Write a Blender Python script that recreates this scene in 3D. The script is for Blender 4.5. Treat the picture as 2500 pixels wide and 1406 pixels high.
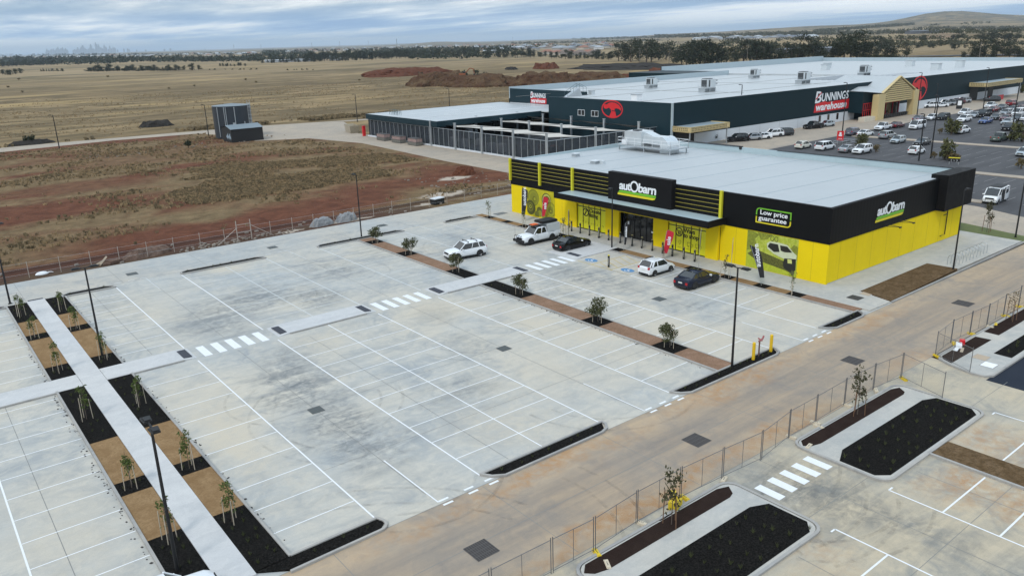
import bpy, math, random
from math import sin, cos, pi, radians
from mathutils import Vector, Matrix
for o in list(bpy.data.objects): bpy.data.objects.remove(o)
SC = bpy.context.scene
COL = SC.collection
# ---------------------------------------------------------------- camera, sky, sun, exposure
CAM = (-15.82, -60.41, 23.33); YAW, PITCH, ROLL, FPX = .9063, .3061, -.0300, 1916.8
def cam_axes():
    cy, sy, cp, sp, cr, sr = cos(YAW), sin(YAW), cos(PITCH), sin(PITCH), cos(ROLL), sin(ROLL)
    f = Vector((cy*cp, sy*cp, -sp)); rt = Vector((sy, -cy, 0)); up = rt.cross(f)
    return cr*rt + sr*up, -sr*rt + cr*up, f
RT, UP, FW = cam_axes()
cd = bpy.data.cameras.new('camera'); cam = bpy.data.objects.new('camera', cd); COL.objects.link(cam)
cam.matrix_world = Matrix((( RT.x, UP.x, -FW.x, CAM[0]), (RT.y, UP.y, -FW.y, CAM[1]), (RT.z, UP.z, -FW.z, CAM[2]), (0, 0, 0, 1)))
cd.sensor_width = 36; cd.lens = FPX/2500*36; cd.clip_start = .5; cd.clip_end = 90000
SC.camera = cam
def G(px, py, z=0.0):
    "world point at height z seen at pixel (px,py) of the 2500 px wide survey photograph"
    d = FW + RT*((px-1250)/FPX) - UP*((py-703)/FPX)
    t = (z-CAM[2])/d.z
    return Vector(CAM) + d*t
def AZ(px, py, dist):
    "ground position at a horizontal distance in the direction of a pixel"
    d = FW + RT*((px-1250)/FPX) - UP*((py-703)/FPX)
    k = dist/math.hypot(d.x, d.y)
    return Vector((CAM[0]+d.x*k, CAM[1]+d.y*k, 0))
SUN_EL, SUN_AZ = 48, 205      # azimuth of the sun, degrees counter-clockwise from +x
W = bpy.data.worlds.new('World'); SC.world = W; W.use_nodes = True
nt = W.node_tree; nt.nodes.clear()
def wn(t, **k):
    n = nt.nodes.new(t)
    for a, b in k.items(): setattr(n, a, b)
    return n
def wl(a, b): nt.links.new(a, b)
def wmath(op, a, b=None, c=None):
    n = wn('ShaderNodeMath', operation=op)
    for i, v in enumerate((a, b, c)):
        if v is None: continue
        if isinstance(v, (int, float)): n.inputs[i].default_value = v
        else: wl(v, n.inputs[i])
    return n.outputs[0]
sky = wn('ShaderNodeTexSky', sky_type='NISHITA', sun_disc=False, sun_elevation=radians(SUN_EL), sun_rotation=radians(90-SUN_AZ), altitude=50, air_density=1.2, dust_density=2)
tc = wn('ShaderNodeTexCoord'); sx = wn('ShaderNodeSeparateXYZ'); wl(tc.outputs['Generated'], sx.inputs[0])
zc = wmath('MAXIMUM', sx.outputs[2], 0.0)
inv = wmath('DIVIDE', 1.0, wmath('ADD', zc, 0.035))
cx = wn('ShaderNodeCombineXYZ'); wl(wmath('MULTIPLY', sx.outputs[0], inv), cx.inputs[0]); wl(wmath('MULTIPLY', sx.outputs[1], inv), cx.inputs[1])
def wnoise(scale, detail, rough=.55, stretch=(1, 1, 1), rot=0, off=(0, 0, 0)):
    mp = wn('ShaderNodeMapping'); mp.inputs['Scale'].default_value = stretch; mp.inputs['Rotation'].default_value = (0, 0, rot); mp.inputs['Location'].default_value = off
    wl(cx.outputs[0], mp.inputs[0])
    n = wn('ShaderNodeTexNoise'); n.inputs['Scale'].default_value = scale; n.inputs['Detail'].default_value = detail; n.inputs['Roughness'].default_value = rough
    wl(mp.outputs[0], n.inputs['Vector']); return n.outputs[0]
def wramp(fac, pts):
    r = wn('ShaderNodeValToRGB'); r.color_ramp.elements.remove(r.color_ramp.elements[0])
    r.color_ramp.elements[0].position = pts[0][0]; r.color_ramp.elements[0].color = (*pts[0][1], 1)
    for p, c in pts[1:]:
        e = r.color_ramp.elements.new(p); e.color = (*c, 1)
    wl(fac, r.inputs[0]); return r.outputs[0]
# broad cloud banks, and finer ragged streaks inside them
n1 = wnoise(.16, 6, .56, (1, .55, 1), radians(-38), (3.1, 1.7, 0))
n2 = wnoise(.7, 7, .62, (1, .4, 1), radians(-38), (0, 5, 0))
nm = wmath('ADD', wmath('MULTIPLY', n1, .66), wmath('MULTIPLY', n2, .34))
cloud = wramp(nm, [(.40, (.36, .52, .70)), (.455, (.58, .71, .84)), (.495, (.84, .92, .98)), (.54, (1.16, 1.2, 1.22)), (.60, (1.42, 1.43, 1.43))])
# low in the sky only a few bluish layers remain
low = wramp(nm, [(.42, (.24, .48, .88)), (.49, (.48, .72, 1.02)), (.55, (1.0, 1.1, 1.18))])
lowfac = wn('ShaderNodeMapRange'); lowfac.inputs['From Min'].default_value = .010; lowfac.inputs['From Max'].default_value = .045; wl(zc, lowfac.inputs['Value'])
mixl = wn('ShaderNodeMix', data_type='RGBA'); wl(lowfac.outputs[0], mixl.inputs['Factor']); wl(low, mixl.inputs['A']); wl(cloud, mixl.inputs['B'])
# the overcast brightens towards the zenith
zen = wn('ShaderNodeMapRange'); zen.inputs['From Min'].default_value = .10; zen.inputs['From Max'].default_value = .75
zen.inputs['To Min'].default_value = 1.0; zen.inputs['To Max'].default_value = 1.6; wl(sx.outputs[2], zen.inputs['Value'])
sc_ = wn('ShaderNodeVectorMath', operation='SCALE'); wl(mixl.outputs['Result'], sc_.inputs[0]); wl(zen.outputs[0], sc_.inputs['Scale'])
bg1 = wn('ShaderNodeBackground'); bg1.inputs['Strength'].default_value = .06; wl(sky.outputs[0], bg1.inputs[0])
bg2 = wn('ShaderNodeBackground'); bg2.inputs['Strength'].default_value = .95; wl(sc_.outputs[0], bg2.inputs[0])
ms = wn('ShaderNodeMixShader'); ms.inputs[0].default_value = .9; wl(bg1.outputs[0], ms.inputs[1]); wl(bg2.outputs[0], ms.inputs[2])
wo = wn('ShaderNodeOutputWorld'); wl(ms.outputs[0], wo.inputs[0])
sd = bpy.data.lights.new('sun', 'SUN'); sd.energy = 1.35; sd.angle = radians(11); sd.color = (1, .965, .91)
sun = bpy.data.objects.new('sun', sd); COL.objects.link(sun)
sv = Vector((cos(radians(SUN_AZ))*cos(radians(SUN_EL)), sin(radians(SUN_AZ))*cos(radians(SUN_EL)), sin(radians(SUN_EL))))
sun.rotation_euler = sv.to_track_quat('Z', 'Y').to_euler()
SC.view_settings.view_transform = 'Standard'; SC.view_settings.look = 'None'; SC.view_settings.exposure = .08; SC.view_settings.gamma = 1
SC.cycles.max_bounces = 5; SC.cycles.diffuse_bounces = 2; SC.cycles.glossy_bounces = 2; SC.cycles.transparent_max_bounces = 12; SC.cycles.volume_bounces = 0
SC.cycles.use_denoising = True
# ---------------------------------------------------------------- helpers
R = random.Random(7)
ORD = []
_u = 'first second third fourth fifth sixth seventh eighth ninth tenth eleventh twelfth thirteenth fourteenth fifteenth sixteenth seventeenth eighteenth nineteenth'.split()
ORD = _u[:]
for t_ in 'twenty thirty forty fifty sixty seventy'.split(): ORD += [t_[:-1]+'ieth']+[t_+'-'+w_ for w_ in _u[:9]]
MATS = {}
def new_mat(name):
    m = bpy.data.materials.new(name); m.use_nodes = True; m.node_tree.nodes.clear(); MATS[name] = m; return m
class N:
    def __init__(s, m): s.t = m.node_tree
    def n(s, typ, **k):
        q = s.t.nodes.new(typ)
        for a, b in k.items(): setattr(q, a, b)
        return q
    def l(s, a, b): s.t.links.new(a, b)
    def val(s, inp, v):
        if isinstance(v, (int, float)): inp.default_value = v
        elif isinstance(v, (tuple, list)): inp.default_value = (*v, 1) if len(v) == 3 and len(inp.default_value) == 4 else v
        else: s.l(v, inp)
    def pos(s, scale=(1, 1, 1), rot=0, obj=False, loc=(0, 0, 0)):
        g = s.n('ShaderNodeTexCoord').outputs['Object'] if obj else s.n('ShaderNodeNewGeometry').outputs['Position']
        m = s.n('ShaderNodeMapping'); m.inputs['Scale'].default_value = scale; m.inputs['Rotation'].default_value = (0, 0, rot); m.inputs['Location'].default_value = loc
        s.l(g, m.inputs[0]); return m.outputs[0]
    def noise(s, vec, scale, detail=4, rough=.55, dist=0):
        q = s.n('ShaderNodeTexNoise'); s.l(vec, q.inputs['Vector'])
        q.inputs['Scale'].default_value = scale; q.inputs['Detail'].default_value = detail; q.inputs['Roughness'].default_value = rough; q.inputs['Distortion'].default_value = dist
        return q.outputs[0]
    def ramp(s, fac, pts, interp='LINEAR'):
        r = s.n('ShaderNodeValToRGB'); cr = r.color_ramp; cr.interpolation = interp
        cr.elements.remove(cr.elements[0]); cr.elements[0].position = pts[0][0]; c = pts[0][1]; cr.elements[0].color = (*c, 1) if isinstance(c, tuple) else (c, c, c, 1)
        for p, c in pts[1:]:
            e = cr.elements.new(p); e.color = (*c, 1) if isinstance(c, tuple) else (c, c, c, 1)
        s.l(fac, r.inputs[0]); return r.outputs[0]
    def mix(s, fac, a, b, mode='MIX'):
        q = s.n('ShaderNodeMix', data_type='RGBA', blend_type=mode)
        s.val(q.inputs['Factor'], fac); s.val(q.inputs['A'], a); s.val(q.inputs['B'], b); return q.outputs['Result']
    def math(s, op, a, b=None, c=None):
        q = s.n('ShaderNodeMath', operation=op)
        for i, v in enumerate((a, b, c)):
            if v is not None: s.val(q.inputs[i], v)
        return q.outputs[0]
    def sep(s, vec):
        q = s.n('ShaderNodeSeparateXYZ'); s.l(vec, q.inputs[0]); return q.outputs
    def out(s, col, rough=.8, metal=0, bump=None, bs=.2, bd=.02, spec=.5, alpha=None, trans=0):
        p = s.n('ShaderNodeBsdfPrincipled'); s.val(p.inputs['Base Color'], col); s.val(p.inputs['Roughness'], rough); p.inputs['Metallic'].default_value = metal
        p.inputs['Specular IOR Level'].default_value = spec
        if alpha is not None: s.val(p.inputs['Alpha'], alpha)
        if trans: p.inputs['Transmission Weight'].default_value = trans
        if bump is not None:
            b = s.n('ShaderNodeBump'); b.inputs['Strength'].default_value = bs; b.inputs['Distance'].default_value = bd; s.l(bump, b.inputs['Height']); s.l(b.outputs[0], p.inputs['Normal'])
        o = s.n('ShaderNodeOutputMaterial'); s.l(p.outputs[0], o.inputs[0]); return p
def M(name, c, rough=.6, metal=0, var=.12, scale=1.5, spec=.5, obj=True, bump=0, stretch=(1, 1, 1)):
    "plain material with a little uneven wear"
    if name in MATS: return MATS[name]
    m = new_mat(name); q = N(m); v = q.pos(stretch, obj=obj)
    f = q.noise(v, scale, 5, .6)
    col = q.mix(f, tuple(x*(1-var) for x in c), tuple(min(1, x*(1+var)) for x in c))
    rr = q.ramp(f, [(.3, max(.02, rough-.08)), (.7, min(1, rough+.08))])
    q.out(col, rr, metal, spec=spec, bump=q.noise(v, scale*12, 3) if bump else None, bs=bump)
    return m
class MB:
    def __init__(s): s.v = []; s.f = []; s.m = []; s.mi = 0
    def poly(s, pts):
        b = len(s.v); s.v += [tuple(p) for p in pts]; s.f.append(tuple(range(b, b+len(pts)))); s.m.append(s.mi)
    def box(s, x0, y0, z0, x1, y1, z1, rz=0, c=None):
        b = len(s.v); P = [(x0,y0,z0),(x1,y0,z0),(x1,y1,z0),(x0,y1,z0),(x0,y0,z1),(x1,y0,z1),(x1,y1,z1),(x0,y1,z1)]
        if rz:
            cx_, cy_ = c or ((x0+x1)/2, (y0+y1)/2); P = [(cx_+(x-cx_)*cos(rz)-(y-cy_)*sin(rz), cy_+(x-cx_)*sin(rz)+(y-cy_)*cos(rz), z) for x, y, z in P]
        s.v += P
        for q in ((0,3,2,1),(4,5,6,7),(0,1,5,4),(1,2,6,5),(2,3,7,6),(3,0,4,7)): s.f.append(tuple(b+i for i in q)); s.m.append(s.mi)
        return s
    def cbox(s, cx_, cy_, z0, lx, ly, h, rz=0): return s.box(cx_-lx/2, cy_-ly/2, z0, cx_+lx/2, cy_+ly/2, z0+h, rz, (cx_, cy_))
    def prism(s, poly, z0, z1):
        n = len(poly); b = len(s.v); z0f = (lambda p: z0) if not callable(z0) else z0; z1f = (lambda p: z1) if not callable(z1) else z1
        s.v += [(p[0], p[1], z0f(p)) for p in poly] + [(p[0], p[1], z1f(p)) for p in poly]
        s.f.append(tuple(b+i for i in range(n))[::-1]); s.f.append(tuple(b+n+i for i in range(n))); s.m += [s.mi]*2
        for i in range(n): j = (i+1) % n; s.f.append((b+i, b+j, b+n+j, b+n+i)); s.m.append(s.mi)
        return s
    def tube(s, pts, r, n=6, r1=None, cap=True):
        pts = [Vector(p) for p in pts]; k = len(pts); rings = []
        for i, p in enumerate(pts):
            d = (pts[min(i+1, k-1)]-pts[max(i-1, 0)]).normalized(); a = Vector((0, 0, 1)) if abs(d.z) < .9 else Vector((1, 0, 0))
            u = d.cross(a).normalized(); w = d.cross(u); rr = r if r1 is None else r+(r1-r)*i/(k-1)
            rings.append(len(s.v)); s.v += [tuple(p+u*(rr*cos(2*pi*j/n))+w*(rr*sin(2*pi*j/n))) for j in range(n)]
        for a, b in zip(rings, rings[1:]):
            for j in range(n): l = (j+1) % n; s.f.append((a+j, a+l, b+l, b+j)); s.m.append(s.mi)
        if cap:
            s.f.append(tuple(rings[0]+j for j in range(n))); s.f.append(tuple(rings[-1]+j for j in range(n))[::-1]); s.m += [s.mi]*2
        return s
    def build(s, name, mats, parent=None, loc=None, smooth=False, rz=0):
        me = bpy.data.meshes.new(name); me.from_pydata(s.v, [], s.f)
        mats = mats if isinstance(mats, (list, tuple)) else [mats]
        for m in mats: me.materials.append(m)
        if len(mats) > 1: me.polygons.foreach_set('material_index', s.m)
        if smooth: me.polygons.foreach_set('use_smooth', [True]*len(s.f))
        me.update()
        o = bpy.data.objects.new(name, me); COL.objects.link(o)
        if loc is not None: o.location = loc
        if rz: o.rotation_euler.z = rz
        if parent is not None: o.parent = parent
        return o
def recalc(o):
    import bmesh
    b = bmesh.new(); b.from_mesh(o.data); bmesh.ops.recalc_face_normals(b, faces=b.faces); b.to_mesh(o.data); b.free(); return o
def tag(o, label=None, cat=None, group=None, kind=None):
    if label: o['label'] = label
    if cat: o['category'] = cat
    if group: o['group'] = group
    if kind: o['kind'] = kind
    return o
def struct(o, label=None): o['kind'] = 'structure'; return o
def empty(name, loc, label, cat, rz=0, group=None):
    o = bpy.data.objects.new(name, None); COL.objects.link(o); o.location = loc; o.rotation_euler.z = rz; o.empty_display_size = .3
    return tag(o, label, cat, group)
KIDS = {}
def kids(o): return [c for c in bpy.data.objects if c.parent == o]
def tree_of(o, allc=None):
    return (o, [tree_of(c) for c in kids(o)])
def dup(T, parent=None):
    o = T[0].copy(); COL.objects.link(o)
    if parent is not None: o.parent = parent
    for c in T[1]: dup(c, o)
    return o
def place(T, loc, rz=0, label=None, group=None, s=1, cat=None, first=[None]):
    o = dup(T); o.location = loc; o.rotation_euler.z = rz
    if s != 1: o.scale = (s, s, s) if isinstance(s, (int, float)) else s
    if label: o['label'] = label
    if group: o['group'] = group
    if cat: o['category'] = cat
    return o
def kill(T):
    for c in T[1]: kill(c)
    bpy.data.objects.remove(T[0])
def rnd(a, b): return R.uniform(a, b)
def arc(cx_, cy_, r, a0, a1, n=8): return [(cx_+r*cos(radians(a0+(a1-a0)*i/n)), cy_+r*sin(radians(a0+(a1-a0)*i/n))) for i in range(n+1)]
FACE = {'W': ((0, -1, 0), (0, 0, 1), (-1, 0, 0)), 'S': ((1, 0, 0), (0, 0, 1), (0, -1, 0)), 'T': ((1, 0, 0), (0, 1, 0), (0, 0, 1)), 'TW': ((0, -1, 0), (1, 0, 0), (0, 0, 1)), 'N': ((-1, 0, 0), (0, 0, 1), (0, 1, 0))}
class PL:
    "a wall plane: a runs to the right as one faces it, b up, n out of the wall"
    def __init__(s, face, o):
        s.X, s.Y, s.Z = (Vector(v) for v in FACE[face]) if isinstance(face, str) else face
        s.o = Vector(o)
    def p(s, a, b, n=0): return s.o+s.X*a+s.Y*b+s.Z*n
    def plate(s, mb, poly, n0, n1):
        k = len(poly); b = len(mb.v)
        mb.v += [tuple(s.p(a, c, n0)) for a, c in poly]+[tuple(s.p(a, c, n1)) for a, c in poly]
        mb.f.append(tuple(b+i for i in range(k))[::-1]); mb.f.append(tuple(b+k+i for i in range(k))); mb.m += [mb.mi]*2
        for i in range(k): j = (i+1) % k; mb.f.append((b+i, b+j, b+k+j, b+k+i)); mb.m.append(mb.mi)
        return mb
    def rect(s, mb, a0, b0, a1, b1, n0, n1): return s.plate(mb, [(a0, b0), (a1, b0), (a1, b1), (a0, b1)], n0, n1)
    def ring(s, mb, ca, cb, ra, rb, ta, n0, n1, k=28, a0=0, a1=360):
        for i in range(k):
            t0, t1 = radians(a0+(a1-a0)*i/k), radians(a0+(a1-a0)*(i+1)/k)
            s.plate(mb, [(ca+(ra-ta)*cos(t0), cb+(rb-ta)*sin(t0)), (ca+ra*cos(t0), cb+rb*sin(t0)), (ca+ra*cos(t1), cb+rb*sin(t1)), (ca+(ra-ta)*cos(t1), cb+(rb-ta)*sin(t1))], n0, n1)
        return mb
    def disc(s, mb, ca, cb, ra, rb, n0, n1, k=24): return s.plate(mb, [(ca+ra*cos(2*pi*i/k), cb+rb*sin(2*pi*i/k)) for i in range(k)], n0, n1)
    def text(s, txt, a, b, n, size, mat, name, parent, align='LEFT', off=0.0, shear=0.0, sx=1.0, rot=0, ext=.01, space=1.0, fit=0):
        c = bpy.data.curves.new(name, 'FONT'); c.body = txt; c.size = size; c.align_x = align; c.offset = off*size; c.shear = shear; c.extrude = ext; c.space_character = space
        c.resolution_u = 3; c.materials.append(mat)
        o = bpy.data.objects.new(name, c); COL.objects.link(o)
        X = s.X*cos(rot)+s.Y*sin(rot); Y = -s.X*sin(rot)+s.Y*cos(rot); P = s.p(a, b, n); Z = s.Z
        mw = Matrix(((X.x*sx, Y.x, Z.x, P.x), (X.y*sx, Y.y, Z.y, P.y), (X.z*sx, Y.z, Z.z, P.z), (0, 0, 0, 1)))
        if parent is not None: o.parent = parent; o.matrix_parent_inverse = Matrix.Identity(4); o.matrix_local = Matrix.Translation(-parent.location) @ mw if parent.rotation_euler.z == 0 else mw
        else: o.matrix_world = mw
        if fit: o['fit'] = fit
        return o
def part(mb, name, mat, parent, **k):
    return mb.build(name, mat, parent, loc=(-parent.location.x, -parent.location.y, -parent.location.z), **k)
# ---------------------------------------------------------------- ground materials
def box_mask(q, P, x0, x1, y0, y1, e):
    "soft 0..1 mask of a rectangle in world metres"
    def edge(v, a, b):
        m = q.n('ShaderNodeMapRange', interpolation_type='SMOOTHSTEP'); q.l(v, m.inputs['Value']); m.inputs['From Min'].default_value = a; m.inputs['From Max'].default_value = b; return m.outputs[0]
    r = q.math('MULTIPLY', edge(P[0], x0-e, x0+e), edge(P[0], x1+e, x1-e))
    return q.math('MULTIPLY', r, q.math('MULTIPLY', edge(P[1], y0-e, y0+e), edge(P[1], y1+e, y1-e)))
def blob(q, wob, x, y, rx, ry, soft=.5):
    "ragged oval stain"
    vm = q.n('ShaderNodeVectorMath', operation='SUBTRACT'); q.l(wob, vm.inputs[0]); vm.inputs[1].default_value = (x, y, 0)
    vs = q.n('ShaderNodeVectorMath', operation='MULTIPLY'); q.l(vm.outputs[0], vs.inputs[0]); vs.inputs[1].default_value = (1/rx, 1/ry, 0)
    ln = q.n('ShaderNodeVectorMath', operation='LENGTH'); q.l(vs.outputs[0], ln.inputs[0])
    return q.ramp(ln.outputs['Value'], [(max(0, 1-soft), 1.0), (1.0, 0.0)])
def wobble(q, amp, scale):
    g = q.n('ShaderNodeNewGeometry').outputs['Position']
    n = q.n('ShaderNodeTexNoise'); q.l(g, n.inputs['Vector']); n.inputs['Scale'].default_value = scale; n.inputs['Detail'].default_value = 4
    s = q.n('ShaderNodeVectorMath', operation='MULTIPLY_ADD'); q.l(n.outputs['Color'], s.inputs[0]); s.inputs[1].default_value = (amp, amp, 0)
    o = q.n('ShaderNodeVectorMath', operation='SUBTRACT'); q.l(g, o.inputs[0]); o.inputs[1].default_value = (amp/2, amp/2, 0); q.l(o.outputs[0], s.inputs[2])
    return s.outputs[0]
def concrete(name, cool, warm, dark, seed, stains=(), streak=0.0, rust=(), tint=(), lo=.36, hi=.62, lane=None, rough=.78):
    m = new_mat(name); q = N(m)
    v = q.pos(loc=(seed, seed*.7, 0))
    big = q.noise(v, .075, 5, .6, .4)
    col = q.mix(q.ramp(big, [(lo, 0.0), (hi, 1.0)]), cool, warm)
    vs = q.pos((.25, 1.6, 1), radians(8), loc=(seed, 0, 0))
    st = q.noise(vs, .55, 6, .68, .8)                       # washed, brushed streaks
    col = q.mix(q.ramp(st, [(.42, 0.0), (.66, .34+streak)]), col, tuple(x*.72 for x in cool))
    md = q.noise(v, .30, 6, .68, .9)
    col = q.mix(q.ramp(md, [(.48, 0.0), (.68, .75)]), col, dark)
    col = q.mix(q.ramp(q.noise(v, .9, 5, .6, 1.5), [(.46, 0.0), (.64, .35)]), col, tuple(min(1, x*1.13) for x in warm))
    wob = wobble(q, 5.0, .35)
    fine = q.noise(v, 1.6, 6, .7, .5)
    for x, y, rx, ry, a in tint:
        col = q.mix(q.math('MULTIPLY', blob(q, wob, x, y, rx, ry, .8), q.ramp(q.math('ADD', q.math('MULTIPLY', fine, .5), q.math('MULTIPLY', big, .5)), [(.38, .25), (.58, a)])), col, tuple(c_*k_ for c_, k_ in zip(warm, (1.02, .98, .92))))
    for x, y, rx, ry, a in stains:
        f = q.math('MULTIPLY', blob(q, wob, x, y, rx, ry, .75), q.ramp(q.math('ADD', q.math('MULTIPLY', fine, .5), q.math('MULTIPLY', st, .5)), [(.40, 0.0), (.60, a)]))
        col = q.mix(f, col, tuple(z*.55 for z in dark))
    for x, y, rx, ry, a in rust:
        f = q.math('MULTIPLY', blob(q, wob, x, y, rx, ry, .8), q.ramp(fine, [(.36, 0.0), (.62, a)]))
        col = q.mix(f, col, (.40, .22, .095))
    if lane:                                                  # wheel-worn darker band along x
        P = q.sep(q.n('ShaderNodeNewGeometry').outputs['Position'])
        for yc, hw, a in lane:
            k = q.ramp(q.math('DIVIDE', q.math('ABSOLUTE', q.math('SUBTRACT', P[1], yc)), hw), [(.25, 1.0), (1.0, 0.0)])
            vl = q.pos((.04, .9, 1)); ls = q.noise(vl, .9, 6, .7)
            col = q.mix(q.math('MULTIPLY', k, q.ramp(ls, [(.35, .1), (.65, a)])), col, (.17, .155, .145))
    grain = q.noise(q.pos(), 14, 4, .7)
    col = q.mix(q.ramp(grain, [(.35, .0), (.65, .13)]), col, (.12, .115, .11))
    q.out(col, rough, bump=grain, bs=.12, bd=.01, spec=.35)
    return m
m_park = concrete('car_park_concrete', (.41, .425, .42), (.545, .50, .42), (.29, .31, .32), 2, tint=[(-2.6, -14, 3.2, 15, .95), (25.5, -14, 4, 15, .95), (32.5, -22, 4, 8, .9), (44, -20, 5, 9, .95), (39, -26, 12, 4, .7), (12, -24, 6, 6, .8), (9, -2, 5, 4, .7), (21, -3, 5, 5, .7), (-12.5, -20, 4, 12, .6), (-12, 14, 3, 8, .7), (20, -20, 5, 8, .6), (11, 25, 4, 2, .8), (43, -3, 3, 4, .7), (38, 8, 4, 5, .5), (1, 16, 3, 8, .35)],
    stains=[(4, -10, 4, 7, .95), (3.4, -19, 3.5, 8, .9), (5.5, -5, 2.5, 4, .6), (9.5, 12, 7, 6, .8), (4, 8, 5, 7, .7), (19.5, 17, 4, 7, .75), (14, 8, 4, 3, .8), (37.5, -5, 4, 9, .8), (38, -18, 3, 5, .5), (20, -4, 2.5, 4, .35), (12, -18.5, 4, 3.5, .55), (18, -12, 2.4, 3, .5), (37, 17, 4, 8, .4), (-2.5, 20, 3, 4, .4), (32.5, 14, 3, 7, .5), (33, -8, 3, 6, .35), (48, -12, 3, 8, .2), (26, 20, 4, 5, .35), (44, -10, 2, 8, .5)], streak=.1)
m_north = concrete('service_road_concrete', (.40, .415, .41), (.49, .45, .385), (.29, .305, .31), 21, streak=.1)
m_road = concrete('main_road_concrete', (.345, .295, .24), (.45, .335, .22), (.26, .225, .19), 9, streak=.15, lo=.32, hi=.56,
    rust=[(10, -30.5, 9, 1.3, .9), (27, -30.4, 9, 1.3, .9), (1, -30.8, 4, 1.2, .5), (14, -36.2, 9, 1.4, .95), (24, -36.4, 7, 1.2, .9), (8, -36.6, 6, 1.3, .9), (45, -30.4, 8, 1.2, .8), (55, -36, 6, 1, .4), (40, -36.8, 4, 1, .5), (3, -36.5, 3, 1, .5)],
    lane=[(-33.2, 3.0, .55), (-32.0, .8, .35), (-34.6, .8, .3)])
m_south = concrete('lower_lot_concrete', (.40, .385, .34), (.50, .42, .30), (.23, .235, .225), 33, streak=.25, lo=.33, hi=.58,
    stains=[(18.5, -41, 4, 3, .9), (19.5, -44.5, 3, 5, .7), (17.5, -38.8, 3, 1.4, .5), (20, -50, 3, 4, .4)], rust=[(25.5, -46.5, 3.2, 2.4, 1.0), (26, -50, 3.5, 2.5, 1.0), (31.5, -45.5, 3.5, 2, .6), (31, -48, 4, 2, .5), (14, -44, 3, 3, .3)])
m_lane = concrete('service_lane_concrete', (.35, .30, .245), (.42, .345, .265), (.28, .25, .21), 50, rough=.85)
m_path = concrete('footpath_concrete', (.52, .525, .53), (.565, .555, .54), (.46, .465, .465), 70)
m_foot = concrete('store_footpath_concrete', (.43, .43, .415), (.50, .47, .415), (.34, .35, .34), 75)
m_kerb = concrete('kerb_concrete', (.33, .325, .315), (.39, .37, .34), (.22, .22, .22), 90)
def soil(name, a, b, c, scale=.6, bump=.5, fine=9):
    m = new_mat(name); q = N(m); v = q.pos()
    n1 = q.noise(v, scale, 6, .65, .5); n2 = q.noise(v, fine, 5, .75)
    col = q.mix(q.ramp(n1, [(.35, 0.0), (.65, 1.0)]), a, b); col = q.mix(q.ramp(n2, [(.42, 0.0), (.68, .8)]), col, c)
    q.out(col, .97, bump=n2, bs=bump, bd=.05, spec=.02); return m
m_mulch = soil('black_mulch', (.004, .004, .004), (.008, .0078, .0075), (.034, .031, .028), 1.5, .9, 11)
m_mulch2 = soil('brown_mulch', (.030, .019, .016), (.042, .028, .023), (.012, .008, .007), 1.2, .8, 18)
m_tan = soil('tan_gravel', (.31, .205, .11), (.225, .14, .07), (.17, .10, .048), .9, .45, 9)
m_bark = soil('dry_bark_bed', (.11, .07, .036), (.18, .12, .07), (.055, .036, .018), 1.3, .8, 5)
m_brown = soil('brown_chip_strip', (.31, .195, .135), (.225, .14, .09), (.15, .09, .06), .9, .45, 10)
def asphalt():
    m = new_mat('asphalt'); q = N(m); v = q.pos()
    n = q.noise(q.pos((.15, 1, 1)), .3, 6, .65); g = q.noise(v, 6, 5, .7)
    col = q.mix(q.ramp(n, [(.35, 0.0), (.65, 1.0)]), (.060, .060, .064), (.093, .091, .095)); col = q.mix(q.ramp(g, [(.4, 0.0), (.7, .4)]), col, (.03, .03, .035))
    q.out(col, .85, bump=g, bs=.2, bd=.02, spec=.3); return m
m_asph = asphalt()
m_newasph = soil('new_asphalt', (.030, .036, .050), (.038, .045, .060), (.02, .024, .032), .3, .2, 20)
m_paint = M('white_line_paint', (.74, .75, .76), .6, var=.10, scale=6, obj=False)
m_faint = M('worn_line_paint', (.56, .58, .58), .7, var=.16, scale=3, obj=False)
m_worn2 = M('old_line_paint', (.24, .235, .225), .7, var=.16, scale=3, obj=False)
m_ypaint = M('yellow_line_paint', (.52, .38, .10), .7, var=.2, scale=5, obj=False)
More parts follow.
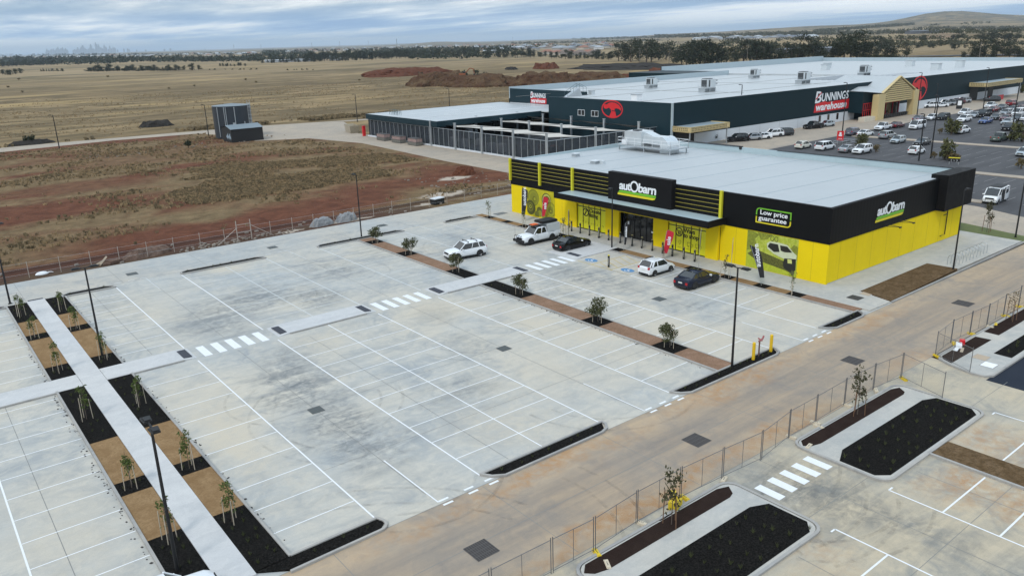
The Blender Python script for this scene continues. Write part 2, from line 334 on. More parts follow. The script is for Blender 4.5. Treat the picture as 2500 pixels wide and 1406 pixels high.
def dirt_lot():
    m = new_mat('red_dirt_with_weeds'); q = N(m); P = q.sep(q.n('ShaderNodeNewGeometry').outputs['Position'])
    wob = wobble(q, 14, .07); v = q.pos()
    big = q.noise(q.pos((.6, 1.4, 1)), .05, 6, .62, .6); mid = q.noise(v, .35, 6, .7, .5); fine = q.noise(v, 2.2, 6, .75, .3)
    red = q.mix(q.ramp(mid, [(.35, 0.0), (.65, 1.0)]), (.095, .037, .022), (.175, .070, .040))
    red = q.mix(q.ramp(fine, [(.5, 0.0), (.75, .6)]), red, (.07, .03, .02))
    grass = q.mix(q.ramp(mid, [(.36, 0.0), (.64, 1.0)]), (.14, .10, .053), (.27, .195, .105))
    grass = q.mix(q.ramp(fine, [(.47, 0.0), (.72, .8)]), grass, (.085, .062, .033))
    f = q.ramp(big, [(.43, .05), (.54, .95)])
    for x, y, rx, ry, a in [(44, 78, 26, 22, 1), (30, 95, 24, 12, 1), (18, 58, 16, 9, 1), (60, 130, 16, 22, 1), (30, 135, 30, 26, .6), (-2, 52, 12, 12, .9), (52, 100, 18, 14, 1)]:
        f = q.math('MAXIMUM', f, q.math('MULTIPLY', blob(q, wob, x, y, rx, ry, .6), a))
    for x, y, rx, ry, a in [(20, 48, 30, 7, 1), (38, 52, 18, 8, .95), (52, 58, 18, 8, .9), (66, 62, 10, 14, .9), (8, 100, 22, 9, .7), (-5, 78, 16, 8, .8), (38, 112, 10, 5, .7), (62, 88, 8, 5, .8), (0, 42, 50, 4.5, 1), (14, 78, 10, 8, .8)]:
        f = q.math('MULTIPLY', f, q.math('SUBTRACT', 1.0, q.math('MULTIPLY', blob(q, wob, x, y, rx, ry, .5), a)))
    f = q.math('MULTIPLY', f, q.ramp(fine, [(.32, .35), (.5, 1.0)]))
    col = q.mix(f, red, grass)
    # darker churned verge along the service road
    vg = box_mask(q, P, -80, 46, 35, 40.2, 1.2)
    col = q.mix(q.math('MULTIPLY', vg, q.ramp(mid, [(.3, .35), (.6, .9)])), col, (.075, .048, .036))
    col = q.mix(q.math('MULTIPLY', box_mask(q, P, -80, 70, 40.5, 42.5, .8), .75), col, (.045, .024, .018))
    for x, y, rx, ry in [(53, 44.5, 5, 2.2), (63, 56, 4, 2), (33, 38.0, 4, .8), (47, 39.6, 3, .8), (24, 37.5, 2.2, .5)]:
        col = q.mix(blob(q, wobble(q, 2.5, .8), x, y, rx, ry, .4), col, (.45, .38, .31))
    q.out(col, .97, bump=q.math('ADD', fine, mid), bs=.9, bd=.25, spec=.1); return m
m_dirt = dirt_lot()
def field():
    m = new_mat('dry_grass_field'); q = N(m); g = q.n('ShaderNodeNewGeometry').outputs['Position']; P = q.sep(g)
    rot = radians(28)
    streak = q.noise(q.pos((.5, 1.9, 1), rot), .028, 8, .72, 2.2)
    patch = q.noise(q.pos((1, 1.8, 1), rot), .006, 5, .6, .5)
    fine = q.noise(q.pos((.6, 1.4, 1), rot), .35, 6, .78, .4)
    far = q.noise(q.pos((1, 2.2, 1), rot), .0022, 5, .65, .7)
    straw = q.mix(q.ramp(patch, [(.38, 0.0), (.62, 1.0)]), (.19, .135, .072), (.335, .24, .128))
    col = q.mix(q.ramp(streak, [(.45, 0.0), (.56, .95)]), straw, (.125, .094, .052))
    col = q.mix(q.ramp(fine, [(.48, 0.0), (.72, .7)]), col, (.095, .075, .042))
    brn = q.noise(q.pos((.8, 1.5, 1), rot), .018, 7, .7, 1.0); col = q.mix(q.ramp(brn, [(.47, 0.0), (.60, .75)]), col, (.115, .085, .048))
    gold = q.noise(q.pos((.5, 2, 1), rot), .012, 4, .6)
    col = q.mix(q.ramp(gold, [(.55, 0.0), (.66, .6)]), col, (.42, .30, .14))
    # ploughed and grazed paddocks farther off
    d = q.n('ShaderNodeVectorMath', operation='DISTANCE'); q.l(g, d.inputs[0]); d.inputs[1].default_value = CAM
    fz = q.n('ShaderNodeMapRange'); q.l(d.outputs['Value'], fz.inputs['Value']); fz.inputs['From Min'].default_value = 500; fz.inputs['From Max'].default_value = 1100
    pad = q.ramp(far, [(.38, (.15, .115, .07)), (.45, (.30, .225, .125)), (.52, (.36, .27, .165)), (.60, (.12, .105, .06)), (.68, (.26, .17, .11))])
    col = q.mix(q.math('MULTIPLY', fz.outputs[0], .75), col, pad)
    vf = q.n('ShaderNodeMapRange'); q.l(d.outputs['Value'], vf.inputs['Value']); vf.inputs['From Min'].default_value = 2200; vf.inputs['From Max'].default_value = 4500
    sub = q.noise(g, .012, 5, .8); col = q.mix(q.math('MULTIPLY', vf.outputs[0], q.ramp(sub, [(.46, 0.0), (.54, .85)])), col, (.05, .06, .055))
    q.out(col, .97, bump=q.math('ADD', fine, streak), bs=.8, bd=.35, spec=.1); return m
m_field = field()
# ---------------------------------------------------------------- the land
def sstep(a, b, x): t = max(0, min(1, (x-a)/(b-a))); return t*t*(3-2*t)
import mathutils
def terrain_h(x, y):
    dx, dy = x-CAM[0], y-CAM[1]; d = math.hypot(dx, dy); az = math.degrees(math.atan2(dy, dx)-YAW)  # + is left of the view axis
    far = sstep(330, 900, d)
    h = -.12
    nz = mathutils.noise.fractal((x*.0016, y*.0016, .5), 1.0, 2.0, 4)
    h += far*nz*3.0*(1+d/5000)*(.55 if az > 0 else 1)
    # gently climbing country on the right, with the bald hill
    rgt = sstep(-2, -22, az)
    h += rgt*(sstep(1500, 5200, d)*34+sstep(600, 1500, d)*4) * (1-.45*sstep(-29, -37, az))
    def bump(a0, d0, wa, wd, H):
        return H*math.exp(-((az-a0)/wa)**2-((d-d0)/wd)**2)
    h += bump(-28.0, 6200, 2.9, 1500, 72)+bump(-33.5, 6500, 4.2, 1700, 44)+bump(-21, 6600, 5, 1500, 16)
    h += bump(4.6, 9000, 2.0, 1800, 26)+bump(-23, 640, 5, 150, 4)+bump(-31, 760, 6, 160, 7)+bump(-28, 1500, 8, 300, 8)
    h += bump(-7, 7000, 8, 1500, 8)
    h -= sstep(9000, 15000, d)*12*(1 if az > -10 else 0)
    return h
def make_terrain():
    vs, fs = [], []; rings = [0, 60, 140, 220, 300, 380, 460, 540, 620, 700, 800, 920, 1050, 1200, 1400, 1650, 1900, 2200, 2600, 3100, 3700, 4300, 5000, 5700, 6400, 7100, 7900, 9000, 10500, 13000, 17000, 22000, 30000, 44000]
    A = []
    a = -180
    while a < 180: A.append(a); a += (1.0 if -42 < a < 42 else 6.0)
    nA = len(A)
    for r in rings:
        for a in A:
            t = YAW+radians(a); x = CAM[0]+r*cos(t); y = CAM[1]+r*sin(t); vs.append((x, y, terrain_h(x, y)))
    for i in range(len(rings)-1):
        for j in range(nA):
            k = (j+1) % nA
            if rings[i] == 0: fs.append((i*nA+j, (i+1)*nA+j, (i+1)*nA+k))
            else: fs.append((i*nA+j, (i+1)*nA+j, (i+1)*nA+k, i*nA+k))
    me = bpy.data.meshes.new('terrain'); me.from_pydata(vs, [], fs); me.materials.append(m_field); me.polygons.foreach_set('use_smooth', [True]*len(fs))
    o = bpy.data.objects.new('terrain', me); COL.objects.link(o); struct(o)
make_terrain()
def sheet(name, poly, z, m, thick=None, base=-.25):
    mb = MB(); mb.prism(poly, base if thick is None else z-thick, z); return struct(recalc(mb.build(name, m)))
def rect(x0, y0, x1, y1): return [(x0, y0), (x1, y0), (x1, y1), (x0, y1)]
sheet('car_park_pavement', rect(-70, -29.3, 52, 27.6), 0, m_park)
sheet('service_road', [(-70, 27.6), (52, 27.6), (80.0, 27.6), (83.5, 40), (84.4, 53.2), (76, 53.2), (73.2, 36.4), (-70, 35.9)], 0, m_north)
sheet('main_road', rect(-70, -37.2, 190, -29.3), 0, m_road)
sheet('lower_lot', [(-70, -95), (40.3, -95), (40.3, -41.5), (41.6, -41.5), (41.6, -37.2), (-70, -37.2)], 0, m_south)
sheet('new_asphalt', [(40.3, -95), (120, -95), (120, -41.3), (41.6, -41.3), (41.6, -41.5), (40.3, -41.5)], -.004, m_newasph)
lane = [(73.2, 36.4), (84.4, 53.2), (85.2, 56), (86.2, 132), (92, 160), (112, 171), (100, 171.5), (84, 179), (66, 183.0), (-60, 186.5), (-60, 177), (28, 181), (60, 177.5), (69.5, 160), (64, 146), (73.5, 138), (76.8, 118), (75.8, 100), (74.4, 80), (73.2, 60)]
sheet('service_lane', [(73.2, 36.4), (84.4, 53.2), (85.6, 56.2), (86.6, 99), (86.8, 137), (96, 160), (100, 171.5), (88, 177), (66, 179.5), (56, 178), (62, 158), (60.5, 144), (72.5, 137.5), (76.8, 116), (75.5, 98), (73.6, 75), (73.0, 52)], -.006, m_lane)
sheet('dirt_track', [(-80, 176), (8, 176.2), (33.8, 179.6), (52, 177.4), (57, 176.8), (66, 178.6), (88, 176.6), (108, 170.4), (150, 166.5), (152, 172), (105, 174.5), (77, 182.6), (53, 185), (19, 187), (-80, 186)], -.03, m_lane)
# waste ground between the car park and the fields
sheet('dirt_ground', [(-90, 35.9), (73.2, 36.4), (73.0, 52), (73.6, 75), (75.5, 98), (76.8, 116), (72.5, 137.5), (60.5, 144), (62, 158), (56, 176.6), (33.8, 179.4), (8, 176.0), (-90, 175.8)], -.05, m_dirt)
# hardware store lot
sheet('hardware_forecourt', [(84.4, 34), (250, 38.4), (330, 42), (330, 52), (84.4, 53.2)], -.004, m_lane)
sheet('asphalt_lot', [(98.5, -17), (100.2, 34.4), (180, 36.9), (250, 38.4), (330, 40), (330, -60), (104, -60), (95.5, -24)], 0.0, m_asph)
sheet('rear_road', [(82, -29.3), (95.0, -29.3), (98.4, -17), (100.0, 34.4), (84.4, 34.0), (82.3, 27.6)], -.008, m_lane)
sheet('grass_verge', [(81.9, -29.0), (84.6, -28.9), (86.9, -20.6), (86.5, -10), (82.6, -10), (82.6, -21.5)], .05, M('verge_grass', (.10, .12, .035), .95, var=.5, scale=1.2, obj=False))
# ---------------------------------------------------------------- kerbs, paths, beds
BZ, KZ = .07, .13
kb = MB()
def kerb_line(pts, w=.15, z=KZ):
    for (x0, y0), (x1, y1) in zip(pts, pts[1:]):
        L = math.hypot(x1-x0, y1-y0)
        if L < .01: continue
        kb.cbox((x0+x1)/2, (y0+y1)/2, -.05, L+w*.6, w, z+.05+R.uniform(0, .002), math.atan2(y1-y0, x1-x0))
def island(poly_out, beds=None, mat=m_mulch, closed=True, w=.16):
    kerb_line(poly_out+[poly_out[0]] if closed else poly_out, w)
def bedpoly(name, poly, mat, z=BZ): return sheet(name, poly, z, mat, base=-.03)
# bottom islands (along the main road)
bedpoly('mulch_bed', [(-6.4, -28.35), (-4.68, -28.35), (.12, -28.42), (.1, -28.9), (-.35, -29.3), (-5.0, -29.4), (-6.4, -28.45)], m_mulch)
kerb_line([(-4.62, -28.32), (0.0, -28.32)]); kerb_line([(0.05, -28.36)]+arc(-.35, -28.85, .55, 30, -85, 8)+[(-5.1, -29.47)])
def bot_island(x0, x1):
    bedpoly('mulch_bed', [(x0+.1, -28.5), (x0+.5, -29.0)]+[(x0+1.1, -29.3), (x1-1.0, -29.3), (x1-.45, -29.05), (x1-.1, -28.5)], m_mulch)
    kerb_line([(x0, -28.42), (x0+.35, -29.0), (x0+1.0, -29.42), (x1-.95, -29.42), (x1-.35, -29.2), (x1, -28.75), (x1, -28.42)]); kerb_line([(x0, -28.42), (x1, -28.42)])
bot_island(6.62, 16.15); bot_island(22.75, 34.65); bot_island(41.2, 47.2)
# top islands (along the service road)
for x0, x1 in ((-60, -9.8), (-4.9, -.05), (6.7, 16.1), (22.8, 34.7), (41.3, 46.3)):
    bedpoly('mulch_bed', [(x0+.15, 26.5), (x1-.15, 26.5), (x1-.3, 27.0), (x1-.9, 27.35), (x0+.7, 27.35), (x0+.15, 26.9)], m_mulch)
    kerb_line([(x0, 26.42), (x1, 26.42), (x1-.1, 26.95), (x1-.8, 27.46), (x0+.6, 27.46), (x0, 26.95), (x0, 26.42)])
# the long planted walkway on the left
def hstrip(xa, xb, segs, m_list):
    for (y0, y1), mm in zip(segs, m_list): bedpoly({m_mulch: 'mulch_bed', m_tan: 'gravel_panel', m_brown: 'gravel_panel', m_bark: 'bark_bed'}[mm], rect(xa, y0, xb, y1), mm)
segs = [(20.4, 27.0), (15.9, 20.4), (14.3, 15.9), (6.55, 14.3), (3.55, 6.55), (-9.4, .75), (-15.6, -9.4), (-17.25, -15.6), (-22.5, -17.25), (-28.4, -22.5)]
mm = [m_mulch, m_tan, m_mulch, m_tan, m_mulch, m_mulch, m_tan, m_mulch, m_tan, m_mulch]
hstrip(-9.66, -8.02, segs, mm); hstrip(-6.42, -4.75, segs, mm)
sheet('walkway', rect(-8.0, -28.6, -6.44, 27.2), .09, m_path, base=-.03)
kerb_line([(-9.75, 27.0), (-9.75, 3.4)]); kerb_line([(-9.75, .85), (-9.75, -29)]); kerb_line([(-4.68, 26.4), (-4.68, 3.45)]); kerb_line([(-4.68, .8), (-4.68, -28.3)])
# cross path with its raised islands and ramps
def ramp_path(x0, x1, y0=.75, y1=3.4, r0=1.0, r1=1.0):
    mb = MB(); z = .1
    mb.v = [(x0, y0, .004), (x0+r0, y0, z), (x1-r1, y0, z), (x1, y0, .004), (x0, y1, .004), (x0+r0, y1, z), (x1-r1, y1, z), (x1, y1, .004)]+[(x0, y0, -.1), (x1, y0, -.1), (x1, y1, -.1), (x0, y1, -.1)]
    mb.f = [(0, 1, 5, 4), (1, 2, 6, 5), (2, 3, 7, 6), (0, 8, 9, 3, 2, 1), (4, 5, 6, 7, 10, 11), (8, 11, 10, 9), (0, 4, 11, 8), (3, 9, 10, 7)]; mb.m = [0]*8
    return struct(recalc(mb.build('cross_path', m_path)))
ramp_path(-6.42, .15, .75, 3.4, .01, 1.1); ramp_path(-30, -8.02, .75, 3.4, .01, .01); ramp_path(6.9, 16.3); ramp_path(23.1, 35.0)
kerb_line([(-.9, .68), (-4.7, .68)], .14, .11); kerb_line([(8, .68), (15.2, .68)], .14, .11); kerb_line([(24.2, .68), (33.9, .68)], .14, .11); kerb_line([(-9.8, .68), (-30, .68)], .14, .11)
# central brown strip with tree pits
for y0, y1, mt in [(24.9, 26.4, m_brown), (23.2, 24.9, m_mulch), (17.4, 23.2, m_brown), (15.35, 17.4, m_mulch), (7.1, 15.35, m_brown), (3.5, 7.1, m_mulch), (-5.6, .7, m_mulch), (-13.8, -5.6, m_brown), (-16.0, -13.8, m_mulch), (-21.8, -16, m_brown), (-24.1, -21.8, m_mulch), (-28.4, -24.1, m_brown)]:
    bedpoly('mulch_bed' if mt is m_mulch else 'gravel_panel', rect(28.0, y0, 29.9, y1), mt)
for y0, y1 in ((26.35, 3.5), (.65, -28.4)): kerb_line([(27.92, y0), (27.92, y1)], .16); kerb_line([(29.98, y0), (29.98, y1)], .1, .085)
# strip in front of the store
for y0, y1, mt in [(25.6, 27.4, m_tan), (24.1, 25.6, m_mulch), (21.5, 24.1, m_tan), (20.3, 21.5, m_mulch), (18.0, 20.3, m_tan), (16.4, 18.0, m_mulch), (11.2, 16.4, m_tan), (9.4, 11.2, m_mulch), (5.6, 6.9, m_mulch), (-.3, 1.0, m_mulch), (-4.2, -.3, m_tan), (-5.7, -4.2, m_mulch), (-9.6, -5.7, m_tan), (-11.2, -9.6, m_mulch), (-14.0, -11.2, m_tan), (-15.4, -14.0, m_mulch), (-18.0, -15.4, m_tan), (-19.4, -18.0, m_mulch), (-21.6, -19.4, m_tan), (-23.1, -21.6, m_mulch), (-28.4, -23.1, m_brown)]:
    bedpoly('mulch_bed' if mt is m_mulch else 'gravel_panel', rect(46.75, y0, 48.0, y1), mt, .105)
for y0, y1 in ((27.4, 5.6), (.9, -28.4)): kerb_line([(46.62, y0), (46.62, y1)], .17)
fp = [(48.0, 27.5), (48.0, 7.0), (46.7, 5.5), (41.6, 3.5), (41.6, .8), (46.7, 1.0), (48.0, -.2), (48.0, -29.1), (51.5, -29.1), (52.4, -25.8), (65.9, -25.7), (66.1, -28.7), (82.0, -28.75), (82.5, -21.5), (82.5, 27.5)]
sheet('store_footpath', fp[:2]+[(48.0, 6.9), (48.0, -29.1), (51.5, -29.15), (52.4, -25.8), (65.9, -25.7), (66.1, -28.7), (82.0, -28.75), (82.5, -21.5), (82.5, 27.5)], .1, m_foot)
ramp_path(41.2, 48.0, .9, 5.6, 1.2, .01)
bedpoly('bark_bed', [(51.7, -29.1), (66.0, -28.65), (65.8, -25.75), (52.5, -25.85)], m_bark, .12)
kerb_line([(51.6, -29.25), (60, -29.2), (82, -29.0), (95, -29.0)], .17)
# lower lot islands
def rounded(x0, x1, y0, y1, r): return arc(x1-r, y1-r, r, 0, 90, 4)+arc(x0+r, y1-r, r, 90, 180, 4)+arc(x0+r, y0+r, r, 180, 270, 4)+arc(x1-r, y0+r, r, 270, 360, 4)
def low_island(x0, x1, yb):
    isl = rounded(x0, x1, yb, -37.85, .75)
    sheet('lower_footpath', rounded(x0+.12, x1-.12, yb+.1, -37.95, .7), .095, m_foot, base=-.03)
    sheet('brown_mulch_bed', [(x0+.25, -38.45), (x0+.7, -38.05), (x1-1.2, -38.05), (x1-.5, -38.3), (x1-.9, -38.85), (x1-1.3, -38.98), (x0+1.3, -38.98), (x0+.6, -38.8)], .115, m_mulch2, base=-.03)
    sheet('mulch_bed', [(x0+.25, -40.75), (x0+1.5, -40.2), (x1-1.3, -40.2), (x1-.3, -40.65), (x1-.25, yb+.8), (x1-.9, yb+.25), (x0+.9, yb+.25), (x0+.25, yb+.8)], .112, m_mulch, base=-.03)
    kerb_line(isl+[isl[0]], .16)
low_island(22.5, 35.1, -43.6); low_island(4.8, 16.4, -43.6)
sheet('gravel_panel', rect(27.4, -51.5, 29.5, -43.7), .09, m_bark, base=-.03); sheet('mulch_bed', rect(27.4, -60, 29.5, -51.5), .09, m_mulch, base=-.03)
kerb_line([(27.3, -43.7), (27.3, -60)], .17)
# far right island past the swing gate
kx = [(41.2, -38.0), (41.9, -37.75), (90, -37.6)]
sheet('lower_footpath', [(42.2, -37.55), (95, -37.5), (95, -41.4), (41.2, -41.5), (40.75, -41.2), (40.65, -40.4), (41.15, -38.8), (41.55, -37.95)], .095, m_foot, base=-.03)
sheet('brown_mulch_bed', [(42.2, -37.72), (48.0, -37.68), (48.15, -38.78), (41.35, -38.75), (41.75, -37.98)], .115, m_mulch2, base=-.03); sheet('brown_mulch_bed', rect(49.6, -38.75, 75, -37.66), .115, m_mulch2, base=-.03)
sheet('mulch_bed', rect(45.45, -41.2, 75, -40.0), .115, m_mulch, base=-.03)
kerb_line([(95, -37.45), (42.2, -37.5), (41.5, -37.9), (41.05, -38.8), (40.6, -40.4), (40.7, -41.25), (41.2, -41.58), (95, -41.45)], .16)
struct(kb.build('kerb', m_kerb))
# ---------------------------------------------------------------- painted markings
mk, fk, yk, ok_ = MB(), MB(), MB(), MB()
def ln(x0, y0, x1, y1, w=.1, mb=None, z=.006):
    w = w*.78 if w > .07 else w
    mb = mb if mb is not None else mk; d = Vector((x1-x0, y1-y0)).normalized(); n = Vector((-d.y, d.x))*w/2
    mb.poly([(x0-n.x, y0-n.y, z), (x1-n.x, y1-n.y, z), (x1+n.x, y1+n.y, z), (x0+n.x, y0+n.y, z)][::1])
bw = 2.6
def bays(xl, xk, y0, n, ye, mb=None, ends=True, yt=None):
    ln(xl, yt if yt is not None else y0, xl, ye, .12, mb)
    for k in range(n): ln(xl+.06 if xk > xl else xl-.06, y0-bw*k, xk, y0-bw*k, .09, mb)
bays(0, -4.55, -2.58, 10, -28.35, yt=.1); bays(0, -4.55, 23.8, 8, 3.6, yt=26.3)
ln(6.57, .1, 6.57, -28.4, .12); ln(11.34, .5, 11.34, -28.4, .1); ln(16.07, .1, 16.07, -28.4, .12)
for k in range(1, 11): ln(6.63, .02-bw*k, 16.01, .02-bw*k, .09, z=.0065)
ln(6.57, 26.3, 6.57, 3.3, .12); ln(11.34, 26.3, 11.34, 3.5, .1, fk); ln(16.07, 26.3, 16.07, 3.6, .12, fk)
for k in range(0, 8): ln(6.63, 23.95-bw*k, 16.01, 23.95-bw*k, .09, fk, .0065)
bays(22.71, 27.8, -2.34, 10, -28.3, yt=.3); bays(34.55, 30.05, -2.37, 10, -28.3, yt=.3)
bays(22.71, 27.8, 23.88, 8, 3.4, fk, yt=26.3); bays(34.55, 30.05, 24.02, 8, 3.4, fk, yt=26.3)
bays(41.06, 45.9, -7.48+bw, 8, -28.2, yt=-4.9); bays(41.2, 46.5, 24.1, 7, 3.4+2.3, fk, yt=26.3)
bays(-14.62, -9.85, -.25, 11, -29, yt=.3); bays(-14.62, -9.85, 23.8, 8, 3.6, yt=26.3)
for x in (3.3, 19.4, 37.8):
    ln(x, -29.1, x, -23.3, .1); ln(x, 27.7, x, 22.6, .09, fk)
for x0 in (3.35, 5.0, 6.6-.2, 19.5, 20.9, 22.2, 37.9, 39.2, 40.5):
    ln(x0, -29.05, x0+.62, -29.05, .2); ln(x0, -29.5, x0+.62, -29.5, .2)
for x0 in (.2, 1.55, 2.75, 16.7, 18.2, 19.5-.7, 35, 36.3, 37.2): ln(x0, 28.0, x0+.65, 28.0, .16, fk)
for x0 in (.72, 16.85, 35.7):                                     # three zebra crossings
    for i in range(5): x = x0+i*1.18; mk.poly([(x, .55, .007), (x+.62, .55, .007), (x+.62, 3.1, .007), (x, 3.1, .007)])
for i in range(5): x = 16.9+i*1.15; mk.poly([(x, -40.75, .007), (x+.56, -40.75, .007), (x+.56, -39.2, .007), (x, -39.2, .007)])
# lower lot
ln(22.05, -43.95, 22.05, -62, .12); ln(22.05, -43.95, 22.45, -43.95, .12); ln(35.6, -43.9, 35.6, -60, .12); ln(16.75, -43.95, 16.75, -62, .12); ln(16.4, -43.95, 16.75, -43.95, .12); ln(35.2, -43.9, 35.6, -43.9, .12)
for k in range(6):
    ln(22.1, -46.7-2.65*k, 27.1, -46.7-2.65*k, .12); ln(29.7, -46.6-2.65*k, 35.5, -46.6-2.65*k, .12); ln(16.7, -46.6-2.65*k, 11.5, -46.6-2.65*k, .12)
# accessible bays
for a in [(41.1, .4, 41.1, -7.3), (41.1, -1.7, 46.3, -1.7), (41.1, -4.6, 46.3, -4.6)]: ln(*a, .13, yk)
for i in range(5): ln(41.3+i*1.0, -4.4, 42.3+i*1.0, -1.9, .1, yk, .008)
# hardware lot bays (worn) and hatching
for xr, y0, n in ((104, -2, 0), (0, 0, 0)): pass
for xa in (103.0, 110.5, 117.9, 133.5, 141.0, 148.2, 172.5, 180, 187):
    for k in range(24 if xa < 120 else 22): 
        y = 30-2.7*k
        if y > -32: ln(xa, y, xa+5.0, y, .10, ok_)
for y in (37.0,): ln(130, 36.0, 200, 38.1, .15, ok_)
struct(mk.build('road_markings', m_paint)); struct(fk.build('road_markings', m_faint)); struct(yk.build('road_markings', m_ypaint)); struct(ok_.build('road_markings', m_worn2))
# traffic islands of pale concrete in the asphalt lot
for a in ([(123.5, 27.0), (124.3, -30), (126.4, -30), (125.8, 27)], [(157.5, 33.5), (159.5, -20), (161.5, -20), (160, 34)], [(100.2, 20), (100.6, -17), (102.4, -17), (102.0, 20)]): sheet('traffic_island', a, .11, m_lane)
# joints, saw cuts and tyre marks
m_joint = M('joint_filler', (.21, .21, .20), .9, obj=False); jb = MB()
for a in [(3.35, 26, 3.35, 3.8), (3.2, .2, 3.2, -28), (19.3, .2, 19.3, -29), (19.3, 26, 19.3, 3.8), (-2.4, 26, -2.4, 4), (-13, 26, -13, -28), (37.8, 26, 37.8, -28), (8.9, -1, 8.9, -28), (-60, -29.32, 52, -29.32), (-60, 27.6, 52, 27.6), (-60, 31.7, 72, 31.7), (-60, -33.4, 120, -33.4), (-60, -37.2, 120, -37.2), (19.6, -44, 19.6, -60), (13.5, -44, 13.5, -60), (25, -44, 25, -60), (19.6, -37.3, 19.6, -44)]: ln(*a, .035, jb, .0045)
for y in (14.5, -13.9, -22, 20.8): ln(0, y, 46, y, .03, jb, .0042)
for x in range(-12, 112, 9): ln(x, -29.4, x, -37.1, .03, jb, .0043); ln(x+4, 27.7, x+4, 35.8, .03, jb, .0043)
for y in (-42.6, -48, -53.4): ln(16, y, 41, y, .03, jb, .0043)
for x in range(-8, 17, 3): pass
struct(jb.build('pavement_joints', m_joint))
for y in range(-28, 27, 4):
    pass
def tyre_mat():
    m = new_mat('tyre_rubber_stain'); q = N(m); n = q.noise(q.pos(), 1.2, 6, .75)
    q.out((.06, .062, .066), .85, alpha=q.ramp(n, [(.42, 0.0), (.75, .26)])); return m
tb = MB()
def skid(cx_, cy_, r, a0, a1, w=.2, n=18, gap=1.5):
    for rr in (r, r+gap) if gap else (r,):
        for i in range(n):
            t0, t1 = radians(a0+(a1-a0)*i/n), radians(a0+(a1-a0)*(i+1)/n)
            tb.poly([(cx_+(rr-w/2)*cos(t0), cy_+(rr-w/2)*sin(t0), .0052), (cx_+(rr+w/2)*cos(t0), cy_+(rr+w/2)*sin(t0), .0052), (cx_+(rr+w/2)*cos(t1), cy_+(rr+w/2)*sin(t1), .0052), (cx_+(rr-w/2)*cos(t1), cy_+(rr-w/2)*sin(t1), .0052)])
for a in [(3.2, -11, 3.2, 120, 220), (3.4, -13.5, 4.6, 290, 350), (6.5, -16, 6.5, 130, 230), (19.2, -12, 3.3, -30, 60), (20, -10, 4.5, 190, 250), (10.5, 11.5, 3.0, -40, 110), (12, 9, 5.5, 100, 170), (20, 14, 3.2, -70, 90), (37, -8, 5, 140, 250), (-1, 20, 6, 150, 215), (3.5, -25.5, 4, 230, 330), (-6, -37, 12, 20, 70), (20, -24.5, 5, 180, 300), (19, -40, 5.5, 215, 300), (21, -46, 6, 95, 165), (17, -37.5, 7, 250, 330), (38, 14, 7, 130, 220), (2, -33, 8, -60, 10), (17, -32, 9, 250, 330)]: skid(*a)
struct(tb.build('tyre_marks', tyre_mat()))
# ---------------------------------------------------------------- building materials
def ribbed(name, c, rough, metal, axis=0, pitch=.19, obj=False, var=.08, bs=.35, spec=.5):
    m = new_mat(name); q = N(m); P = q.sep(q.n('ShaderNodeNewGeometry').outputs['Position'])
    s = q.math('SINE', q.math('MULTIPLY', P[axis], 2*pi/pitch)); v = q.pos()
    f = q.noise(v, .35, 5, .6); g = q.noise(q.pos((.3, 3, 1) if axis else (3, .3, 1)), .5, 5, .65)
    col = q.mix(f, tuple(x*(1-var) for x in c), tuple(min(1, x*(1+var)) for x in c)); col = q.mix(q.ramp(g, [(.5, 0.0), (.75, .18)]), col, tuple(x*.7 for x in c))
    q.out(col, rough, metal, bump=s, bs=bs, bd=.03, spec=spec); return m
m_yel = ribbed('yellow_panel', (.80, .595, .006), .6, 0, 0, 1.15, var=.09, bs=.10, spec=.15)
m_yel2 = M('yellow_post_paint', (.58, .54, .02), .5, var=.06)
m_blk = ribbed('black_cladding', (.005, .005, .0055), .5, 0, 0, .6, bs=.05, spec=.14)
m_blk2 = M('charcoal_cladding', (.008, .0075, .008), .6, spec=.14)
m_roof = ribbed('pale_metal_roof', (.415, .445, .46), .45, .1, 1, .22, bs=.12)
m_roofx = ribbed('pale_metal_roof_deck', (.44, .465, .475), .42, .1, 0, .25, bs=.10)
m_zinc = M('zinc_flashing', (.42, .50, .54), .4, .35, var=.1)
m_par = ribbed('parapet_lining', (.43, .53, .56), .45, .2, 1, .3, bs=.15)
m_galv = M('galvanised_steel', (.45, .48, .50), .4, .6, var=.12)
m_duct = M('duct_sheet_metal', (.62, .66, .68), .35, .4, var=.1)
m_white = M('white_enamel', (.78, .79, .80), .4, var=.04)
m_dglass = M('dark_glass', (.010, .011, .013), .12, var=.3, spec=.8)
m_filmgl = M('yellow_window_film', (.80, .76, .015), .35, var=.1)
m_black = M('matt_black', (.008, .008, .009), .6)
m_frame = M('black_aluminium', (.012, .012, .013), .4)
m_txtw = M('sign_white', (.80, .82, .84), .4, var=.03)
m_green = M('sign_green', (.16, .47, .025), .4, var=.05); m_yell = M('sign_yellow', (.72, .60, .02), .4, var=.05); m_red = M('sign_red', (.62, .012, .018), .45, var=.06)
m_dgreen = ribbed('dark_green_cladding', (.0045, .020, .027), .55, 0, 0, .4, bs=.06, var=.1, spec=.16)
m_dgreenW = ribbed('dark_green_cladding_skylit', (.009, .028, .038), .5, 0, 1, .4, bs=.06, var=.1, spec=.2)  # lighter copy of the green, with the sky's reflection painted into the colour
m_ww = M('white_painted_concrete', (.60, .63, .66), .7, var=.06, scale=.3, obj=False)
m_cream = M('cream_cladding', (.56, .44, .22), .6, var=.06)
